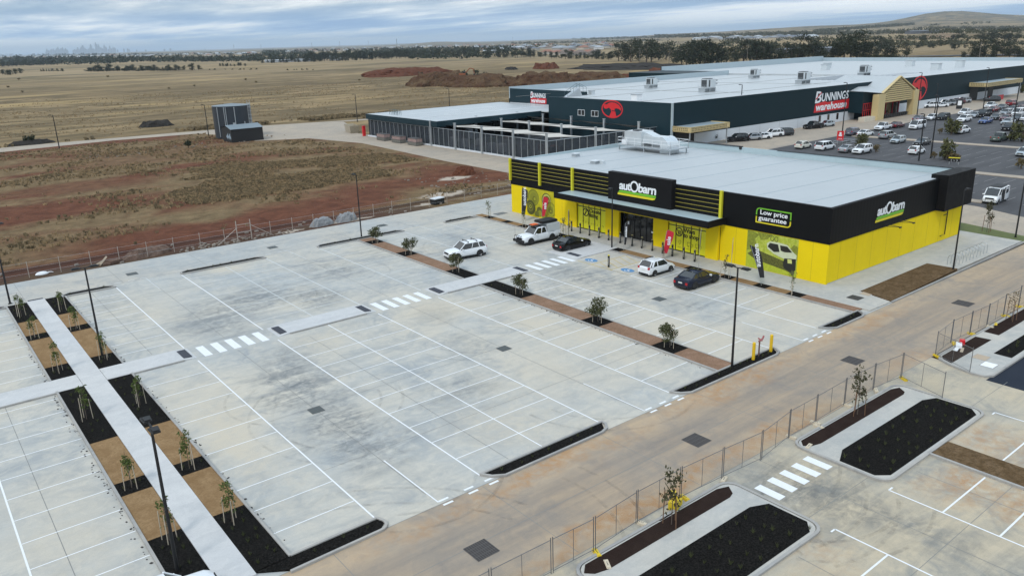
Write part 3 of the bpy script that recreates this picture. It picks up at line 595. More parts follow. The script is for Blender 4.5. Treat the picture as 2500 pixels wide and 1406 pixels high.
# ---------------------------------------------------------------- yellow and black store
FX, SY = 51.9, -22.62
store = empty('car_parts_store', (FX, SY, 0), 'yellow and black single storey car parts store with pale metal roof', 'store')
FW_ = PL('W', (FX, 0, 0)); FS = PL('S', (0, SY, 0)); T = .3
w = MB()
def wseg(y1, y0, z0, z1, n=0): FW_.rect(w, -y1, z0, -y0, z1, n-T, n)     # y1 > y0
for y1, y0 in ((25.5, 14.02), (-10.24, -22.62)): wseg(y1, y0, .1, 4.05)
for y1, y0 in ((14.0, 11.8), (6.6, 4.35), (-1.1, -3.25), (-8.6, -10.22)): wseg(y1, y0, .1, 4.05, .35)
for y1, y0 in ((11.8, 6.6), (4.35, -1.1), (-3.25, -8.6)): wseg(y1, y0, 3.28, 4.05, .3)
FS.rect(w, FX+.3, .1, 80.5, 4.05, -T, 0)
w.box(52.2, 25.2, .1, 80.5, 25.5, 7.3); w.box(80.2, -22.3, .1, 80.5, 25.2, 6.8)
part(w, 'wall', m_yel, store)
pj = MB()
for y in (22.9, 18, 14.9, -12.2, -21): FW_.rect(pj, -y-.012, .12, -y+.012, 4.03, .001, .006)
for x in range(54, 80, 3): FS.rect(pj, x, .12, x+.024, 4.03, .001, .006)
part(pj, 'panel_joint', M('joint_dark_yellow', (.36, .27, .01), .7), store)
pj = MB(); FW_.rect(pj, -25.5, .1, 22.62, .16, -.29, .012) if False else FS.rect(pj, FX+.3, .1, 80.5, .17, .001, .02); part(pj, 'base_trim', m_galv, store)
f = MB(); FW_.rect(f, -25.52, 4.05, 22.62+.06, 7.5, -.25, .06); FS.rect(f, FX+.2, 4.05, 80.52, 7.5, -.25, .062); part(f, 'fascia', m_blk, store)
f = MB(); f.box(73.4, SY-.95, 4.02, 80.15, SY-.07, 7.98); f.box(73.45, SY-.05, 7.52, 80.1, SY+.9, 7.95); part(f, 'sign_box', m_blk2, store)
rf = MB()
zr = lambda x: 7.44-(x-52.15)/28.05*.5
rf.prism(rect(52.16, -22.36, 80.2, 25.2), 6.3, lambda p: zr(p[0])); roof = part(rf, 'roof', m_roof, store)
rf = MB(); rf.box(80.0, -22.36, 6.6, 80.19, 25.19, 7.72); part(rf, 'parapet', m_par, store)
rf = MB(); rf.prism([(52.3, 25.0), (80.0, 25.0), (80.0, 25.19), (52.3, 25.19)], 6.4, lambda p: 7.5+.18*(p[0]-52.3)/27.7); part(rf, 'parapet', m_par, store)
c = MB(); c.box(79.9, 1.9, 7.73, 80.62, -22.3+.1, 7.80); c.box(79.9, 8.0, 7.73, 80.7, 18.6, 7.80); c.box(79.9, 7.7, 7.4, 80.3, 8.1, 7.86); part(c, 'capping', m_black, store)
c = MB(); c.box(52.1, -22.62, 7.50, 73.4, -22.3, 7.53); c.box(51.86, -22.5, 7.5, 52.2, 25.5, 7.53); part(c, 'capping', m_blk2, store)
c = MB()
for y in (20.5, 14.8, 9.2, 3.5, -2.2, -8, -13.7, -19.2): c.prism(rect(52.6, y, 79.9, y+.05), lambda p: zr(p[0]), lambda p: zr(p[0])+.025)
part(c, 'roof_joint', m_zinc, store)
# awning
a = MB(); a.box(FX-3.0, -10.85, 4.22, FX-.07, 13.0, 4.72); a.box(FX-3.06, -10.92, 4.18, FX-2.94, 13.06, 4.88); a.box(FX-2.93, -10.92, 4.18, FX-.07, -10.8, 4.88); a.box(FX-2.93, 12.95, 4.18, FX-.07, 13.06, 4.88)
aw = part(a, 'awning', m_blk2, store)
a = MB(); a.box(FX-2.92, -10.78, 4.73, FX-.08, 12.93, 4.76); r_ = a.build('awning_roof', m_par, aw)
# posts and louvre bars
for y in (25.4, 19.1, 12.7, -3.3, -10.25):
    p_ = MB(); FW_.rect(p_, -y-.15, 4.62, -y+.15, 7.66, .065, .34); part(p_, 'fascia_post', m_yel2, store)
for y1, y0 in ((25.25, 19.25), (18.95, 12.85), (12.55, 5.72), (-3.45, -10.1)):
    p_ = MB()
    for z in (7.08, 6.6, 6.12, 5.64, 5.16): FW_.rect(p_, -y1, z-.017, -y0, z+.017, .065, .14)
    part(p_, 'louvre_bars', M('dull_gold_bar', (.42, .36, .06), .5), store)
# main sign box over the door with the shop name
sb = MB(); sb.box(FX-.82, -4.05, 4.78, FX-.07, 5.72, 8.06); sgn = part(sb, 'sign_board', m_blk2, store)
def shop_logo(P, a0, b0, s, par):
    "the shop wordmark: width about 5.9 s"
    t = P.text('aut', a0+.12*s, b0+.68*s, .03, 1.42*s, m_txtw, 'sign_lettering', par, off=.028, shear=.06, space=.9, fit=1.86*s)
    P.text('barn', a0+3.12*s, b0+.68*s, .03, 1.42*s, m_txtw, 'sign_lettering', par, off=.028, shear=.06, space=.9, fit=2.72*s)
    mb = MB(); P.ring(mb, a0+2.5*s, b0+1.2*s, .64*s, .66*s, .19*s, .01, .05); part(mb, 'sign_lettering', m_txtw, par)
    mb = MB(); P.plate(mb, [(a0-.02*s, b0+.29*s), (a0+5.78*s, b0+.29*s), (a0+5.8*s, b0+.56*s), (a0+.38*s, b0+.56*s), (a0+.14*s, b0+.50*s)], .01, .04); part(mb, 'sign_stripe', m_green, par)
    mb = MB(); P.plate(mb, [(a0-.14*s, b0), (a0+5.3*s, b0), (a0+5.6*s, b0+.08*s), (a0+5.75*s, b0+.25*s), (a0-.05*s, b0+.25*s)], .01, .04); part(mb, 'sign_stripe', m_yell, par)
# text() parents to an empty's location, so the wordmark hangs on an Empty-like part of the store
shop_logo(PL('W', (FX-.82, 0, 0)), -3.98, 5.5, 1.0, store)
shop_logo(PL('S', (0, SY-.06, 0)), 60.2, 4.82, .97, store)
# low price sign
P = PL('W', (FX-.06, 0, 0))
def rr_path(x0, x1, y0, y1, r): return None
mb = MB(); x0, x1, y0, y1, t = 14.5, 18.5, 4.95, 6.5, .12
P.rect(mb, x0+.35, y1-t, x1, y1, .01, .05); P.rect(mb, x1-t, 5.75, x1, y1-t, .01, .05); P.ring(mb, x0+.4, y1-.4, .4, .4, t, .01, .05, 6, 90, 180); P.rect(mb, x0, 5.75, x0+t, y1-.4, .01, .05); part(mb, 'sign_border', m_green, store)
mb = MB(); P.rect(mb, x0, y0, x1-.35, y0+t, .01, .05); P.rect(mb, x0, y0+t, x0+t, 5.6, .01, .05); P.ring(mb, x1-.4, y0+.4, .4, .4, t, .01, .05, 6, 270, 360); P.rect(mb, x1-t, y0+.4, x1, 5.6, .01, .05); part(mb, 'sign_border', m_yell, store)
P.text('Low price', 14.98, 5.86, .02, .66, m_txtw, 'sign_lettering', store, off=.016, fit=3.1); P.text('guarantee', 14.8, 5.27, .02, .66, m_txtw, 'sign_lettering', store, off=.016, fit=3.2)
# windows with yellow film and black graphics
def shop_window(y1, y0, l1, l2, icon):
    Q = PL('W', (FX-.12, 0, 0)); wmb = MB(); Q.rect(wmb, -y1, .1, -y0, 3.3, -.05, 0); wo_ = part(wmb, 'window', m_filmgl, store)
    fr = MB(); n = 5
    for i in range(n+1): x = -y1+(y1-y0)*i/n; Q.rect(fr, x-.03 if i else x, .1, x+.03 if i < n else x, 3.28, .002, .06)
    Q.rect(fr, -y1, 2.92, -y0, 3.0, .003, .065); Q.rect(fr, -y1, .1, -y0, .2, .003, .068)
    g = fr.build('window_frame', m_frame, wo_)
    a0 = -y1+.95
    k = MB(); Q.ring(k, a0+.55, 2.3, .52, .52, .11, .003, .03)
    if icon == 'tool':
        Q.plate(k, [(a0+.30, 1.98), (a0+.40, 1.90), (a0+.72, 2.40), (a0+.60, 2.48)], .003, .03); Q.ring(k, a0+.68, 2.52, .17, .17, .09, .003, .03, 10, -60, 210)
    else:
        Q.plate(k, [(a0+.22, 2.52), (a0+.34, 2.52), (a0+.48, 2.12), (a0+.82, 2.12), (a0+.82, 2.06), (a0+.44, 2.06), (a0+.30, 2.46), (a0+.22, 2.46)], .003, .03); 
        for i in range(3): Q.rect(k, a0+.42, 2.2+i*.11, a0+.88, 2.24+i*.11, .003, .03)
        Q.rect(k, a0+.52, 2.12, a0+.55, 2.46, .003, .03); Q.rect(k, a0+.68, 2.12, a0+.71, 2.46, .003, .03); Q.disc(k, a0+.52, 1.98, .05, .05, .003, .03, 8); Q.disc(k, a0+.76, 1.98, .05, .05, .003, .03, 8)
    k.build('window_icon', m_black, wo_)
    for (txt, bz) in ((l1, 2.36), (l2, 1.80)):
        o = Q.text(txt, a0+1.2, bz, .035, .72, m_black, 'window_lettering', store, off=.012, space=.94)
    k = MB()
    if icon == 'tool':
        for i in range(8): Q.ring(k, a0+.1+i*.5, 1.05-.02*i, .12, .12, .025, .003, .02, 8, i*40, i*40+260)
    else:
        Q.ring(k, a0+.7, 1.2, .17, .17, .03, .003, .02, 10, -40, 220); Q.plate(k, [(a0+.55, 1.1), (a0+.7, .85), (a0+.85, 1.1), (a0+.82, 1.1), (a0+.7, .9), (a0+.58, 1.1)], .003, .02)
        for bx in (a0+1.75, a0+2.9): 
            for q4 in ((bx, .9, bx+.5, .93), (bx, 1.3, bx+.5, 1.33), (bx, .9, bx+.03, 1.33), (bx+.5, .9, bx+.53, 1.33), (bx+.53, 1.15, bx+.8, 1.18), (bx+.77, .9, bx+.8, 1.18)): Q.rect(k, *q4, .003, .02)
            Q.ring(k, bx+.15, .86, .08, .08, .025, .003, .02, 8); Q.ring(k, bx+.62, .86, .08, .08, .025, .003, .02, 8)
        Q.rect(k, a0+.4, .55, a0+1.0, .58, .003, .02); Q.rect(k, a0+1.6, .55, a0+2.3, .58, .003, .02); Q.rect(k, a0+2.9, .55, a0+3.5, .58, .003, .02)
    k.build('window_icon', M('olive_print', (.16, .15, .01), .5), wo_)
    for cc in wo_.children: cc.location = (0, 0, 0)
# sub-parts share their part's origin shift
shop_window(11.8, 6.6, 'On-site', 'fitting', 'tool'); shop_window(-3.25, -8.6, 'Ways', 'to shop', 'cart')
d = MB(); PL('W', (FX+.5, 0, 0)).rect(d, -4.35, .1, 1.1, 3.3, -.05, 0); dr = part(d, 'entrance_glazing', m_dglass, store)
d = MB(); Q = PL('W', (FX+.5, 0, 0))
for a_ in (-4.33, -2.6, -1.65, -.7, .95): Q.rect(d, a_, .1, a_+.08, 3.28, .002, .06)
Q.rect(d, -4.33, 2.5, 1.05, 2.58, .003, .055); dfr = d.build('door_frame', m_frame, dr)
d = MB(); Q.rect(d, .15, 1.3, .7, 1.5, .07, .09); d.build('door_notice', m_txtw, dr); d = MB(); Q.rect(d, -3.6, 1.75, -3.35, 2.1, .07, .09); d.build('door_notice', m_txtw, dr)
d = MB(); d.box(FX-.35, -1.12, .1, FX+.5, -1.1+.001, 3.28); d.box(FX-.3, -1.1, 3.28, FX+.5, 4.35, 3.34); 
# blind mural prints: brake parts on the left, an off-roader throwing dust on the right
def mural_bg(name, a, b, c, sc, vert=False):
    m = new_mat(name); q = N(m); v = q.pos((1, 1.2, .8)); n = q.noise(v, sc, 6, .65, 1.2); n2 = q.noise(v, sc*5, 5, .7)
    col = q.mix(q.ramp(n, [(.35, 0.0), (.65, 1.0)]), a, b); col = q.mix(q.ramp(n2, [(.42, 0.0), (.66, .8)]), col, c); q.out(col, .5, spec=.3); return m
olive = lambda k: (.30*k, .30*k, .012*k)
Q = PL('W', (FX, 0, 0))
mu = MB(); Q.plate(mu, [(-22.05, .25), (-16.35, .25), (-16.35, 4.0), (-22.05, 4.0)], .004, .02)
MUL = part(mu, 'wall_print', mural_bg('print_yellow_olive', (.52, .45, .012), (.40, .38, .012), (.62, .55, .02), .5), store)
def md(cx_, cy_, r, k, n, name='printed_disc', ry=None):
    b_ = MB(); k_ = 28; ry = ry or r
    pts = [(max(-22.03, min(-16.37, cx_+r*cos(2*pi*i/k_))), max(.27, min(3.98, cy_+ry*sin(2*pi*i/k_)))) for i in range(k_)]
    Q.plate(b_, pts, n-.004, n)
    key = 'print_olive_%d' % int(k*100); m = M(key, olive(k) if k < 1.5 else (.55, .56, .12), .5, var=.22, scale=2.2)
    b_.build(name, m, MUL)
for i, (cx_, cy_, r, k) in enumerate([(-20.7, 2.75, 1.15, .55), (-20.65, 2.75, 1.02, .9), (-20.6, 2.7, .75, .75), (-20.5, 2.6, .38, .45), (-20.4, 2.6, .22, 1.1), (-18.0, 2.75, .95, .3), (-17.95, 2.75, .82, 1.6), (-17.9, 2.75, .6, .35), (-17.9, 2.72, .38, 1.6), (-17.88, 2.7, .2, .2), (-17.1, 1.6, .95, .6), (-17.1, 1.6, .85, 1.25), (-17.1, 1.5, .55, .8), (-17.1, 1.4, .3, .35), (-17.1, 1.4, .18, 1.1), (-21.3, 1.35, 1.0, .22), (-21.3, 1.4, .62, .5), (-21.3, 1.42, .42, .16), (-21.3, 1.45, .26, 1.2), (-21.3, 1.45, .14, .2), (-19.4, 1.1, .55, .35), (-19.3, .8, .4, .9), (-18.6, 1.0, .35, .25), (-19.9, .6, .45, .5), (-18.4, .55, .5, .8)]): md(cx_, cy_, r, k, .026+i*.003)
mu = MB(); Q.plate(mu, [(13.6, .15), (19.45, .15), (19.45, 3.98), (13.6, 3.98)], .004, .02)
MUR = part(mu, 'wall_print', mural_bg('print_lime_trees', (.44, .50, .04), (.30, .36, .03), (.60, .62, .14), .9), store)
def mp(pts, m, n, name='printed_shape'):
    b_ = MB(); Q.plate(b_, [(13.6+x*5.85, .15+y*3.83) for x, y in pts], n-.004, n); b_.build(name, m, MUR)
m_pd = mural_bg('print_dust', (.10, .10, .02), (.05, .05, .015), (.20, .21, .04), 2.0); m_pg = mural_bg('print_ground', (.50, .54, .05), (.42, .47, .03), (.34, .40, .02), 1.2)
m_pt = mural_bg('print_tree_shade', (.20, .22, .03), (.34, .38, .04), (.12, .13, .02), 2.5); m_pw = M('print_white', (.58, .62, .42), .5, var=.15, scale=3); m_pk = M('print_black', (.018, .018, .012), .5)
mp([(0, .45), (.12, .5), (.2, .62), (.16, .8), (.24, .93), (.1, 1), (0, 1)], m_pt, .026); mp([(.28, .8), (.4, .84), (.5, 1), (.2, 1)], m_pt, .026)
mp([(.82, .5), (1, .45), (1, .8), (.92, .84), (.84, .7)], m_pt, .026)
mp([(0, 0), (1, 0), (1, .2), (.7, .27), (.4, .3), (.2, .42), (0, .4)], m_pg, .027)
mp([(.02, .36), (.12, .47), (.28, .5), (.4, .46), (.55, .42), (.75, .36), (.97, .22), (.96, .06), (.8, .12), (.6, .16), (.38, .2), (.15, .27)], m_pd, .03)
mp([(.40, .74), (.46, .81), (.64, .82), (.80, .80), (.92, .64), (.985, .58), (.985, .40), (.93, .37), (.7, .44), (.55, .5), (.42, .6)], m_pw, .034)
mp([(.42, .66), (.46, .77), (.62, .77), (.66, .58), (.55, .55)], m_pk, .038); mp([(.66, .76), (.80, .76), (.90, .63), (.76, .60), (.68, .62)], m_pk, .038)
mp([(.74, .30), (.76, .44), (.98, .48), (.985, .18), (.9, .1), (.76, .18)], m_pk, .038); mp([(.82, .44), (.90, .44), (.91, .34), (.83, .33)], M('print_lamp', (.6, .62, .2), .4), .042)
b_ = MB()
for cxm in (.50, .58): Q.ring(b_, 13.6+cxm*5.85, .15+.9*3.83, .22, .28, .05, .034, .038, 12)
b_.build('printed_shape', m_pk, MUR)
# drainage pipe and sign lamps on the side wall
p_ = MB(); p_.tube([(76.4, SY-.1, 4.0), (76.4, SY-.1, .85), (75.3, SY-.1, .8)], .055); p_.tube([(76.4, SY-.1, 3.2), (75.5, SY-.1, 3.15)], .04); part(p_, 'drain_pipe', m_black, store)
for x in (62.3, 65.1):
    p_ = MB(); p_.tube([(x, SY-.06, 4.35), (x+.1, SY-1.5, 4.25)], .03); p_.tube([(x, SY-.06, 4.1), (x+.1, SY-1.5, 4.22)], .025); p_.cbox(x+.1, SY-1.55, 4.15, .35, .12, .12); part(p_, 'sign_lamp_arm', m_black, store)
# roof plant on the store
def railing(mb, x0, y0, x1, y1, z, h=1.05, step=1.6, r=.03):
    L = math.hypot(x1-x0, y1-y0); n = max(1, round(L/step))
    for i in range(n+1): x, y = x0+(x1-x0)*i/n, y0+(y1-y0)*i/n; mb.tube([(x, y, z), (x, y, z+h)], r, 5)
    for k in (h, h*.55): mb.tube([(x0, y0, z+k), (x1, y1, z+k)], r, 5)
hv = empty('roof_plant', (72, 18, 7.0), 'large silver ducted air handling plant on railed platform on store roof', 'air conditioner')
mb = MB(); mb.box(70.6, 12.8, 7.75, 74.6, 23.2, 7.9)
for x in (70.8, 74.4):
    for y in (13.1, 18, 22.9): mb.cbox(x, y, 7.05, .14, .14, .72); mb.cbox(x, y, 7.0, .5, .5, .07)
part(mb, 'platform', m_galv, hv)
mb = MB(); railing(mb, 70.65, 12.9, 70.65, 23.1, 7.9); railing(mb, 74.55, 12.9, 74.55, 23.1, 7.9); railing(mb, 70.65, 12.9, 74.55, 12.9, 7.9); railing(mb, 70.65, 23.1, 74.55, 23.1, 7.9); part(mb, 'railing', m_white, hv)
mb = MB(); mb.box(71.3, 19.0, 7.92, 73.9, 22.0, 9.9); mb.box(71.5, 22.02, 8.0, 73.7, 22.6, 9.7); part(mb, 'cabinet', m_duct, hv)
mb = MB(); 
for i in range(7): mb.box(71.32, 22.62, 8.2+i*.2, 73.6, 22.66, 8.3+i*.2)
mb.cbox(72.2, 20.6, 9.91, 1.0, 1.0, .12); part(mb, 'fan_grille', m_black, hv)
mb = MB(); mb.box(71.6, 15.6, 8.3, 73.8, 18.98, 9.3); mb.prism([(71.9, 17.2), (73.5, 17.2), (73.5, 19.0), (71.9, 19.0)], 9.3, lambda p: 9.32+(p[1]-17.2)*.3)
mb2 = []
k = 10; y0, z0_, ro, ri = 15.6, 8.3, 1.5, .0
for xx0, xx1 in ((71.5, 73.9),):
    poly = [(15.6, 9.4)]+[(15.6-1.55*sin(radians(t)), 7.95+1.45*cos(radians(t))) for t in range(0, 91, 9)]+[(14.05, 7.0), (15.6, 7.0)]
    b = len(mb.v); n = len(poly); mb.v += [(xx0, y, z) for y, z in poly]+[(xx1, y, z) for y, z in poly]; mb.f.append(tuple(range(b, b+n))); mb.f.append(tuple(range(b+n, b+2*n))[::-1]); mb.m += [0, 0]
    for i in range(n): j = (i+1) % n; mb.f.append((b+i, b+n+i, b+n+j, b+j)); mb.m.append(0)
recalc(part(mb, 'duct', m_duct, hv))
mb = MB(); mb.cbox(71.2, 22.2, 7.92, .5, .8, .7); part(mb, 'condenser', m_white, hv)
for x, y, sx_, lb in ((60.6, 21.6, .8, 'small grey roof vent nearest the left end of the store roof'), (57.6, 14.6, .9, 'pair of small grey condensers on left part of store roof')):
    e = empty('roof_vent', (x, y, 7.2), lb, 'vent'); mb = MB(); mb.cbox(x, y, 7.1, sx_, sx_, .55); part(mb, 'vent_body', m_galv, e); mb = MB(); mb.cbox(x, y, 7.66, sx_+.25, sx_+.25, .08); mb.cbox(x+.3, y-1.1, 7.2, .5, .6, .6) if x < 58 else None; part(mb, 'vent_cap', m_duct, e)
e = empty('roof_ladder', (79, 23.5, 7), 'white caged roof access stair beside the roof plant at the back', 'ladder'); mb = MB()
for i in range(6): railing(mb, 77.6+i*.01, 23.2+i*.35, 79.4, 23.2+i*.35, 7.0+i*.04, 1.5, 1.8, .035)
part(mb, 'guard_rail', m_white, e)
# ---------------------------------------------------------------- hardware warehouse
wh = empty('hardware_warehouse', (117, 52, 0), 'very long dark green hardware warehouse with pale roof and red logos', 'warehouse')
HS = PL('S', (0, 52, 0)); HW = PL('W', (117, 0, 0)); HW2 = PL('W', (130, 0, 0))
mb = MB(); HS.rect(mb, 117, 0, 192, 2.4, -.4, -.02); HS.rect(mb, 214, 0, 350, 2.5, -.4, -.02); part(mb, 'lower_wall', m_ww, wh)
mb = MB()
for i in range(117, 350, 8): HS.rect(mb, i, 0, i+.04, 2.4, -.019, -.015) if not 190 < i < 216 else None
part(mb, 'wall_joint', m_joint, wh)
mb = MB(); HS.rect(mb, 117.2, 2.4, 350, 9.45, -.4, 0); HS.rect(mb, 192, 0, 214, 2.4, -.4, -.02); part(mb, 'cladding', m_dgreen, wh)
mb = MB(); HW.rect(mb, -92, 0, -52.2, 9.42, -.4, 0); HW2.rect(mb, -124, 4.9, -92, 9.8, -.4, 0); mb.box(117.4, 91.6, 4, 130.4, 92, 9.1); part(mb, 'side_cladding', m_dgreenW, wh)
mb = MB(); HW2.rect(mb, -124, 4.8, -92, 5.9, .0, .03); part(mb, 'white_band', m_ww, wh)
mb = MB(); mb.box(116.75, 51.75, 0, 117.15, 52.15, 9.5); part(mb, 'corner_post', m_zinc, wh)
mb = MB(); mb.prism([(117.2, 52.15), (233, 52.15), (233, 124), (130.45, 124), (130.45, 92), (117.2, 92)], 7, lambda p: 9.40-(p[1]-52)*.0098); mb.prism(rect(233.01, 52.15, 350, 156), 7, lambda p: 9.42-(p[1]-52)*.004); part(mb, 'roof', m_roofx, wh)
mb = MB(); mb.box(130, 124.01, 7, 233, 124.35, 10.25); mb.box(232.6, 124.4, 7, 232.99, 156, 9.9); mb.box(233, 156.01, 7, 350, 156.4, 11.3); mb.box(349.6, 52.2, 7, 350, 156, 10.6); part(mb, 'parapet', m_zinc, wh)
mb = MB(); mb.box(214, 124.4, 0, 232.5, 156.2, 9.9); mb.box(130.4, 124.4, 0, 350, 125, 7); mb.box(233, 156.45, 0, 350, 156.8, 11.2); part(mb, 'rear_cladding', m_dgreen, wh)
mb = MB()
for y in (62, 84, 106): mb.prism(rect(118, y, 233, y+.35), lambda p: 9.40-(p[1]-52)*.0098, lambda p: 9.44-(p[1]-52)*.0098)
for x in (150, 187, 229, 262, 300): mb.prism(rect(x, 58, x+.3, 122), lambda p: 9.40-(p[1]-52)*.0098, lambda p: 9.44-(p[1]-52)*.0098)
part(mb, 'roof_joint', m_joint, wh)
mb = MB(); mb.prism(rect(198, 57, 226, 60), lambda p: 9.35, lambda p: 9.42)
for i in range(9): mb.prism(rect(206, 62+i*1.9, 250, 63.2+i*1.9), lambda p: 9.1, lambda p: 9.48-(p[1]-52)*.008)
part(mb, 'skylight', M('grey_skylight', (.24, .27, .30), .4), wh)
# lettering and red emblem
def hw_logo(P, a, b, s, par):
    mb = MB(); P.plate(mb, [(a-.1*s, b), (a+11.5*s, b), (a+11.5*s, b+2.55*s), (a+4*s, b+2.35*s), (a+3.2*s, b+2.7*s), (a+.2*s, b+2.2*s)], .01, .03); part(mb, 'sign_panel', m_red, par)
    P.text('B', a+.0*s, b+2.5*s, .05, 4.1*s, m_txtw, 'sign_lettering', par, off=.02, shear=.12, fit=2.0*s)
    P.text('UNNINGS', a+2.1*s, b+2.72*s, .05, 2.9*s, m_txtw, 'sign_lettering', par, off=.022, shear=.1, fit=9.0*s)
    P.text('warehouse', a+.45*s, b+.45*s, .05, 2.6*s, m_txtw, 'sign_lettering', par, off=.03, shear=.16, fit=10.2*s)
    mb = MB(); P.plate(mb, [(a+.2*s, b+3.2*s), (a+1.9*s, b+4.9*s), (a+1.9*s, b+5.2*s), (a+.2*s, b+3.6*s)], .08, .09); part(mb, 'sign_stripe', m_red, par)
hw_logo(HS, 172.0, 3.2, 1.0, wh) if False else None
hw_logo(PL((Vector((1.48, 0, 0)), Vector((0, 0, 1)), Vector((0, -1, 0))), (172.0, 52, 0)), 0, 3.2, .98, wh)
hw_logo(PL((Vector((0, -.95, 0)), Vector((0, 0, .95)), Vector((-1, 0, 0))), (130, 114.6, 0)), 0, 6.35, .62, wh)
def emblem(P, ca, cb, ra, rb, par):
    mb = MB(); P.ring(mb, ca, cb, ra, rb, ra*.09, .01, .04); part(mb, 'emblem_ring', m_red, par)
    mb = MB(); S = lambda l: [(ca+x*ra, cb+y*rb) for x, y in l]
    P.plate(mb, S([(-.66, .0), (-.78, .08), (-.82, .42), (-.66, .5), (-.46, .46), (-.38, .62), (-.1, .74), (.28, .70), (.6, .5), (.82, .16), (.84, -.12), (.62, .08), (.36, .12), (.2, .02), (-.14, -.02), (-.3, .14), (-.5, .02)]), .01, .05)
    P.plate(mb, S([(-.12, .03), (.2, .05), (.26, -.16), (-.08, -.12), (-.02, -.22), (.3, -.25), (.42, -.84), (.05, -.97), (-.28, -.84), (-.06, -.3)]), .011, .052); part(mb, 'emblem_hammer', m_red, par)
emblem(PL('W', (117, 0, 0)), -69.8, 7.4, 3.4, 2.05, wh); emblem(HS, 227.8, 6.1, 5.0, 3.6, wh)
for a0 in (-81.2, -76.6):
    mb = MB(); HW.rect(mb, a0, 5.45, a0+2.3, 6.75, .0, .04); fo = part(mb, 'window', m_dglass, wh)
    mb = MB(); HW.rect(mb, a0-.06, 5.4, a0+2.36, 5.5, .041, .08); HW.rect(mb, a0-.06, 6.7, a0+2.36, 6.8, .041, .08); HW.rect(mb, a0-.06, 5.5, a0+.06, 6.7, .041, .08); HW.rect(mb, a0+1.1, 5.5, a0+1.2, 6.7, .041, .08); HW.rect(mb, a0+2.26, 5.5, a0+2.36, 6.7, .041, .08); mb.build('window_frame', m_ww, fo)
for x in (174.5, 178.6, 183.0):
    mb = MB(); HS.rect(mb, x, .7, x+1.0, 2.3, -.01, .03); part(mb, 'window', m_dglass, wh)
# gabled entrance
mb = MB(); mb.box(192.2, 45.6, 0, 195.6, 47.4, 6.7); part(mb, 'entrance_column', m_cream, wh); mb = MB(); mb.box(211.6, 45.6, 0, 214.2, 47.4, 6.7); part(mb, 'entrance_column', m_cream, wh)
E_ = PL('S', (0, 46, 0)); mb = MB()
for i in range(11):
    z = 4.35+i*.55; zz = min(z+.38, 10.2); hwid = lambda q: 7.9 if q < 6.8 else max(.05, 7.9*(10.35-q)/3.55)
    E_.plate(mb, [(203.6-hwid(z), z), (203.6+hwid(z), z), (203.6+hwid(zz), zz), (203.6-hwid(zz), zz)], -.3, .05)
part(mb, 'entrance_gable', m_cream, wh)
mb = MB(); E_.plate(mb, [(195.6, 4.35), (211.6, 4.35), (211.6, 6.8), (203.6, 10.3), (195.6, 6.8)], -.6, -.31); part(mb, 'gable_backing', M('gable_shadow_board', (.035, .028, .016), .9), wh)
mb = MB(); E_.plate(mb, [(194.6, 6.75), (203.4, 10.62), (212.6, 6.75), (212.9, 6.95), (203.4, 10.95), (194.3, 6.95)], -.5, .25); part(mb, 'barge_board', m_cream, wh)
mb = MB(); mb.v = [(203.4, 45.9, 10.9), (203.4, 62, 10.9), (188.5, 62, 7.6), (188.5, 45.2+3, 7.6), (194.3, 45.9, 6.95), (212.9, 45.9, 6.95), (218, 60, 7.2), (218, 52, 7.0), (193.6, 45.5, 7.0)]
mb.f = [(0, 1, 2, 3, 4), (0, 5, 7, 6, 1)]; mb.m = [0, 0]; part(mb, 'entrance_roof', m_roofx, wh)
mb = MB(); mb.box(188.6, 48.2, 2.0, 195, 52, 7.4); mb.box(195.6, 50.0, 0, 211.6, 51.9, 4.6); part(mb, 'entrance_side_wall', m_dgreen, wh)
mb = MB(); mb.box(196, 49.5, 0, 211.5, 49.9, 4.3); part(mb, 'entrance_glazing', m_dglass, wh)
mb = MB(); m_redst = M('red_painted_steel', (.42, .012, .02), .5)
for x in (196.2, 199.5, 203.6, 207.5, 211): mb.box(x, 49.3, 0, x+.18, 49.48, 4.3)
for x in range(189, 196): mb.box(x, 48.0, 0, x+.1, 48.12, 4.4)
mb.box(189, 47.98, 4.3, 195.2, 48.14, 4.5); mb.box(189, 47.98, 2.6, 195.2, 48.14, 2.75); mb.box(196, 49.2, 3.6, 211.5, 49.3, 3.85); part(mb, 'red_frame', m_redst, wh)
# canopies
def canopy(x0, x1, y0, y1, z0, z1, lab):
    mb = MB(); mb.box(x0+.15, y0+.15, z0+.2, x1-.15, y1, z1-.15); c_ = part(mb, 'canopy', m_zinc, wh)
    mb = MB(); mb.box(x0, y0, z0, x1, y0+.14, z1); mb.box(x0, y0+.141, z0, x0+.14, y1, z1); mb.box(x1-.14, y0+.141, z0, x1, y1, z1); mb.build('canopy_fascia', m_cream, c_)
    mb = MB(); P = PL('S', (0, y0, 0)); h = z1-z0
    for r in (.28, .58): 
        for i in range(int((x1-x0-1)/.5)): P.rect(mb, x0+.5+i*.5, z0+h*r, x0+.78+i*.5, z0+h*(r+.16), .001, .012)
    for zz in (.1, .84): P.rect(mb, x0+.2, z0+h*zz, x1-.2, z0+h*(zz+.05), .001, .014)
    P2 = PL('W', (x0, 0, 0))
    for r in (.28, .58):
        for i in range(int((y1-y0-1)/.5)): P2.rect(mb, -y1+.5+i*.5, z0+h*r, -y1+.78+i*.5, z0+h*(r+.16), .001, .012)
    for zz in (.1, .84): P2.rect(mb, -y1+.2, z0+h*zz, -y0-.2, z0+h*(zz+.05), .001, .014)
    mb.build('canopy_lattice', m_black, c_)
    mb = MB(); mb.cbox(x0+.4, y0+.4, 0, .2, .2, z0); mb.cbox(x1-.4, y0+.4, 0, .2, .2, z0); mb.build('canopy_post', m_galv, c_)
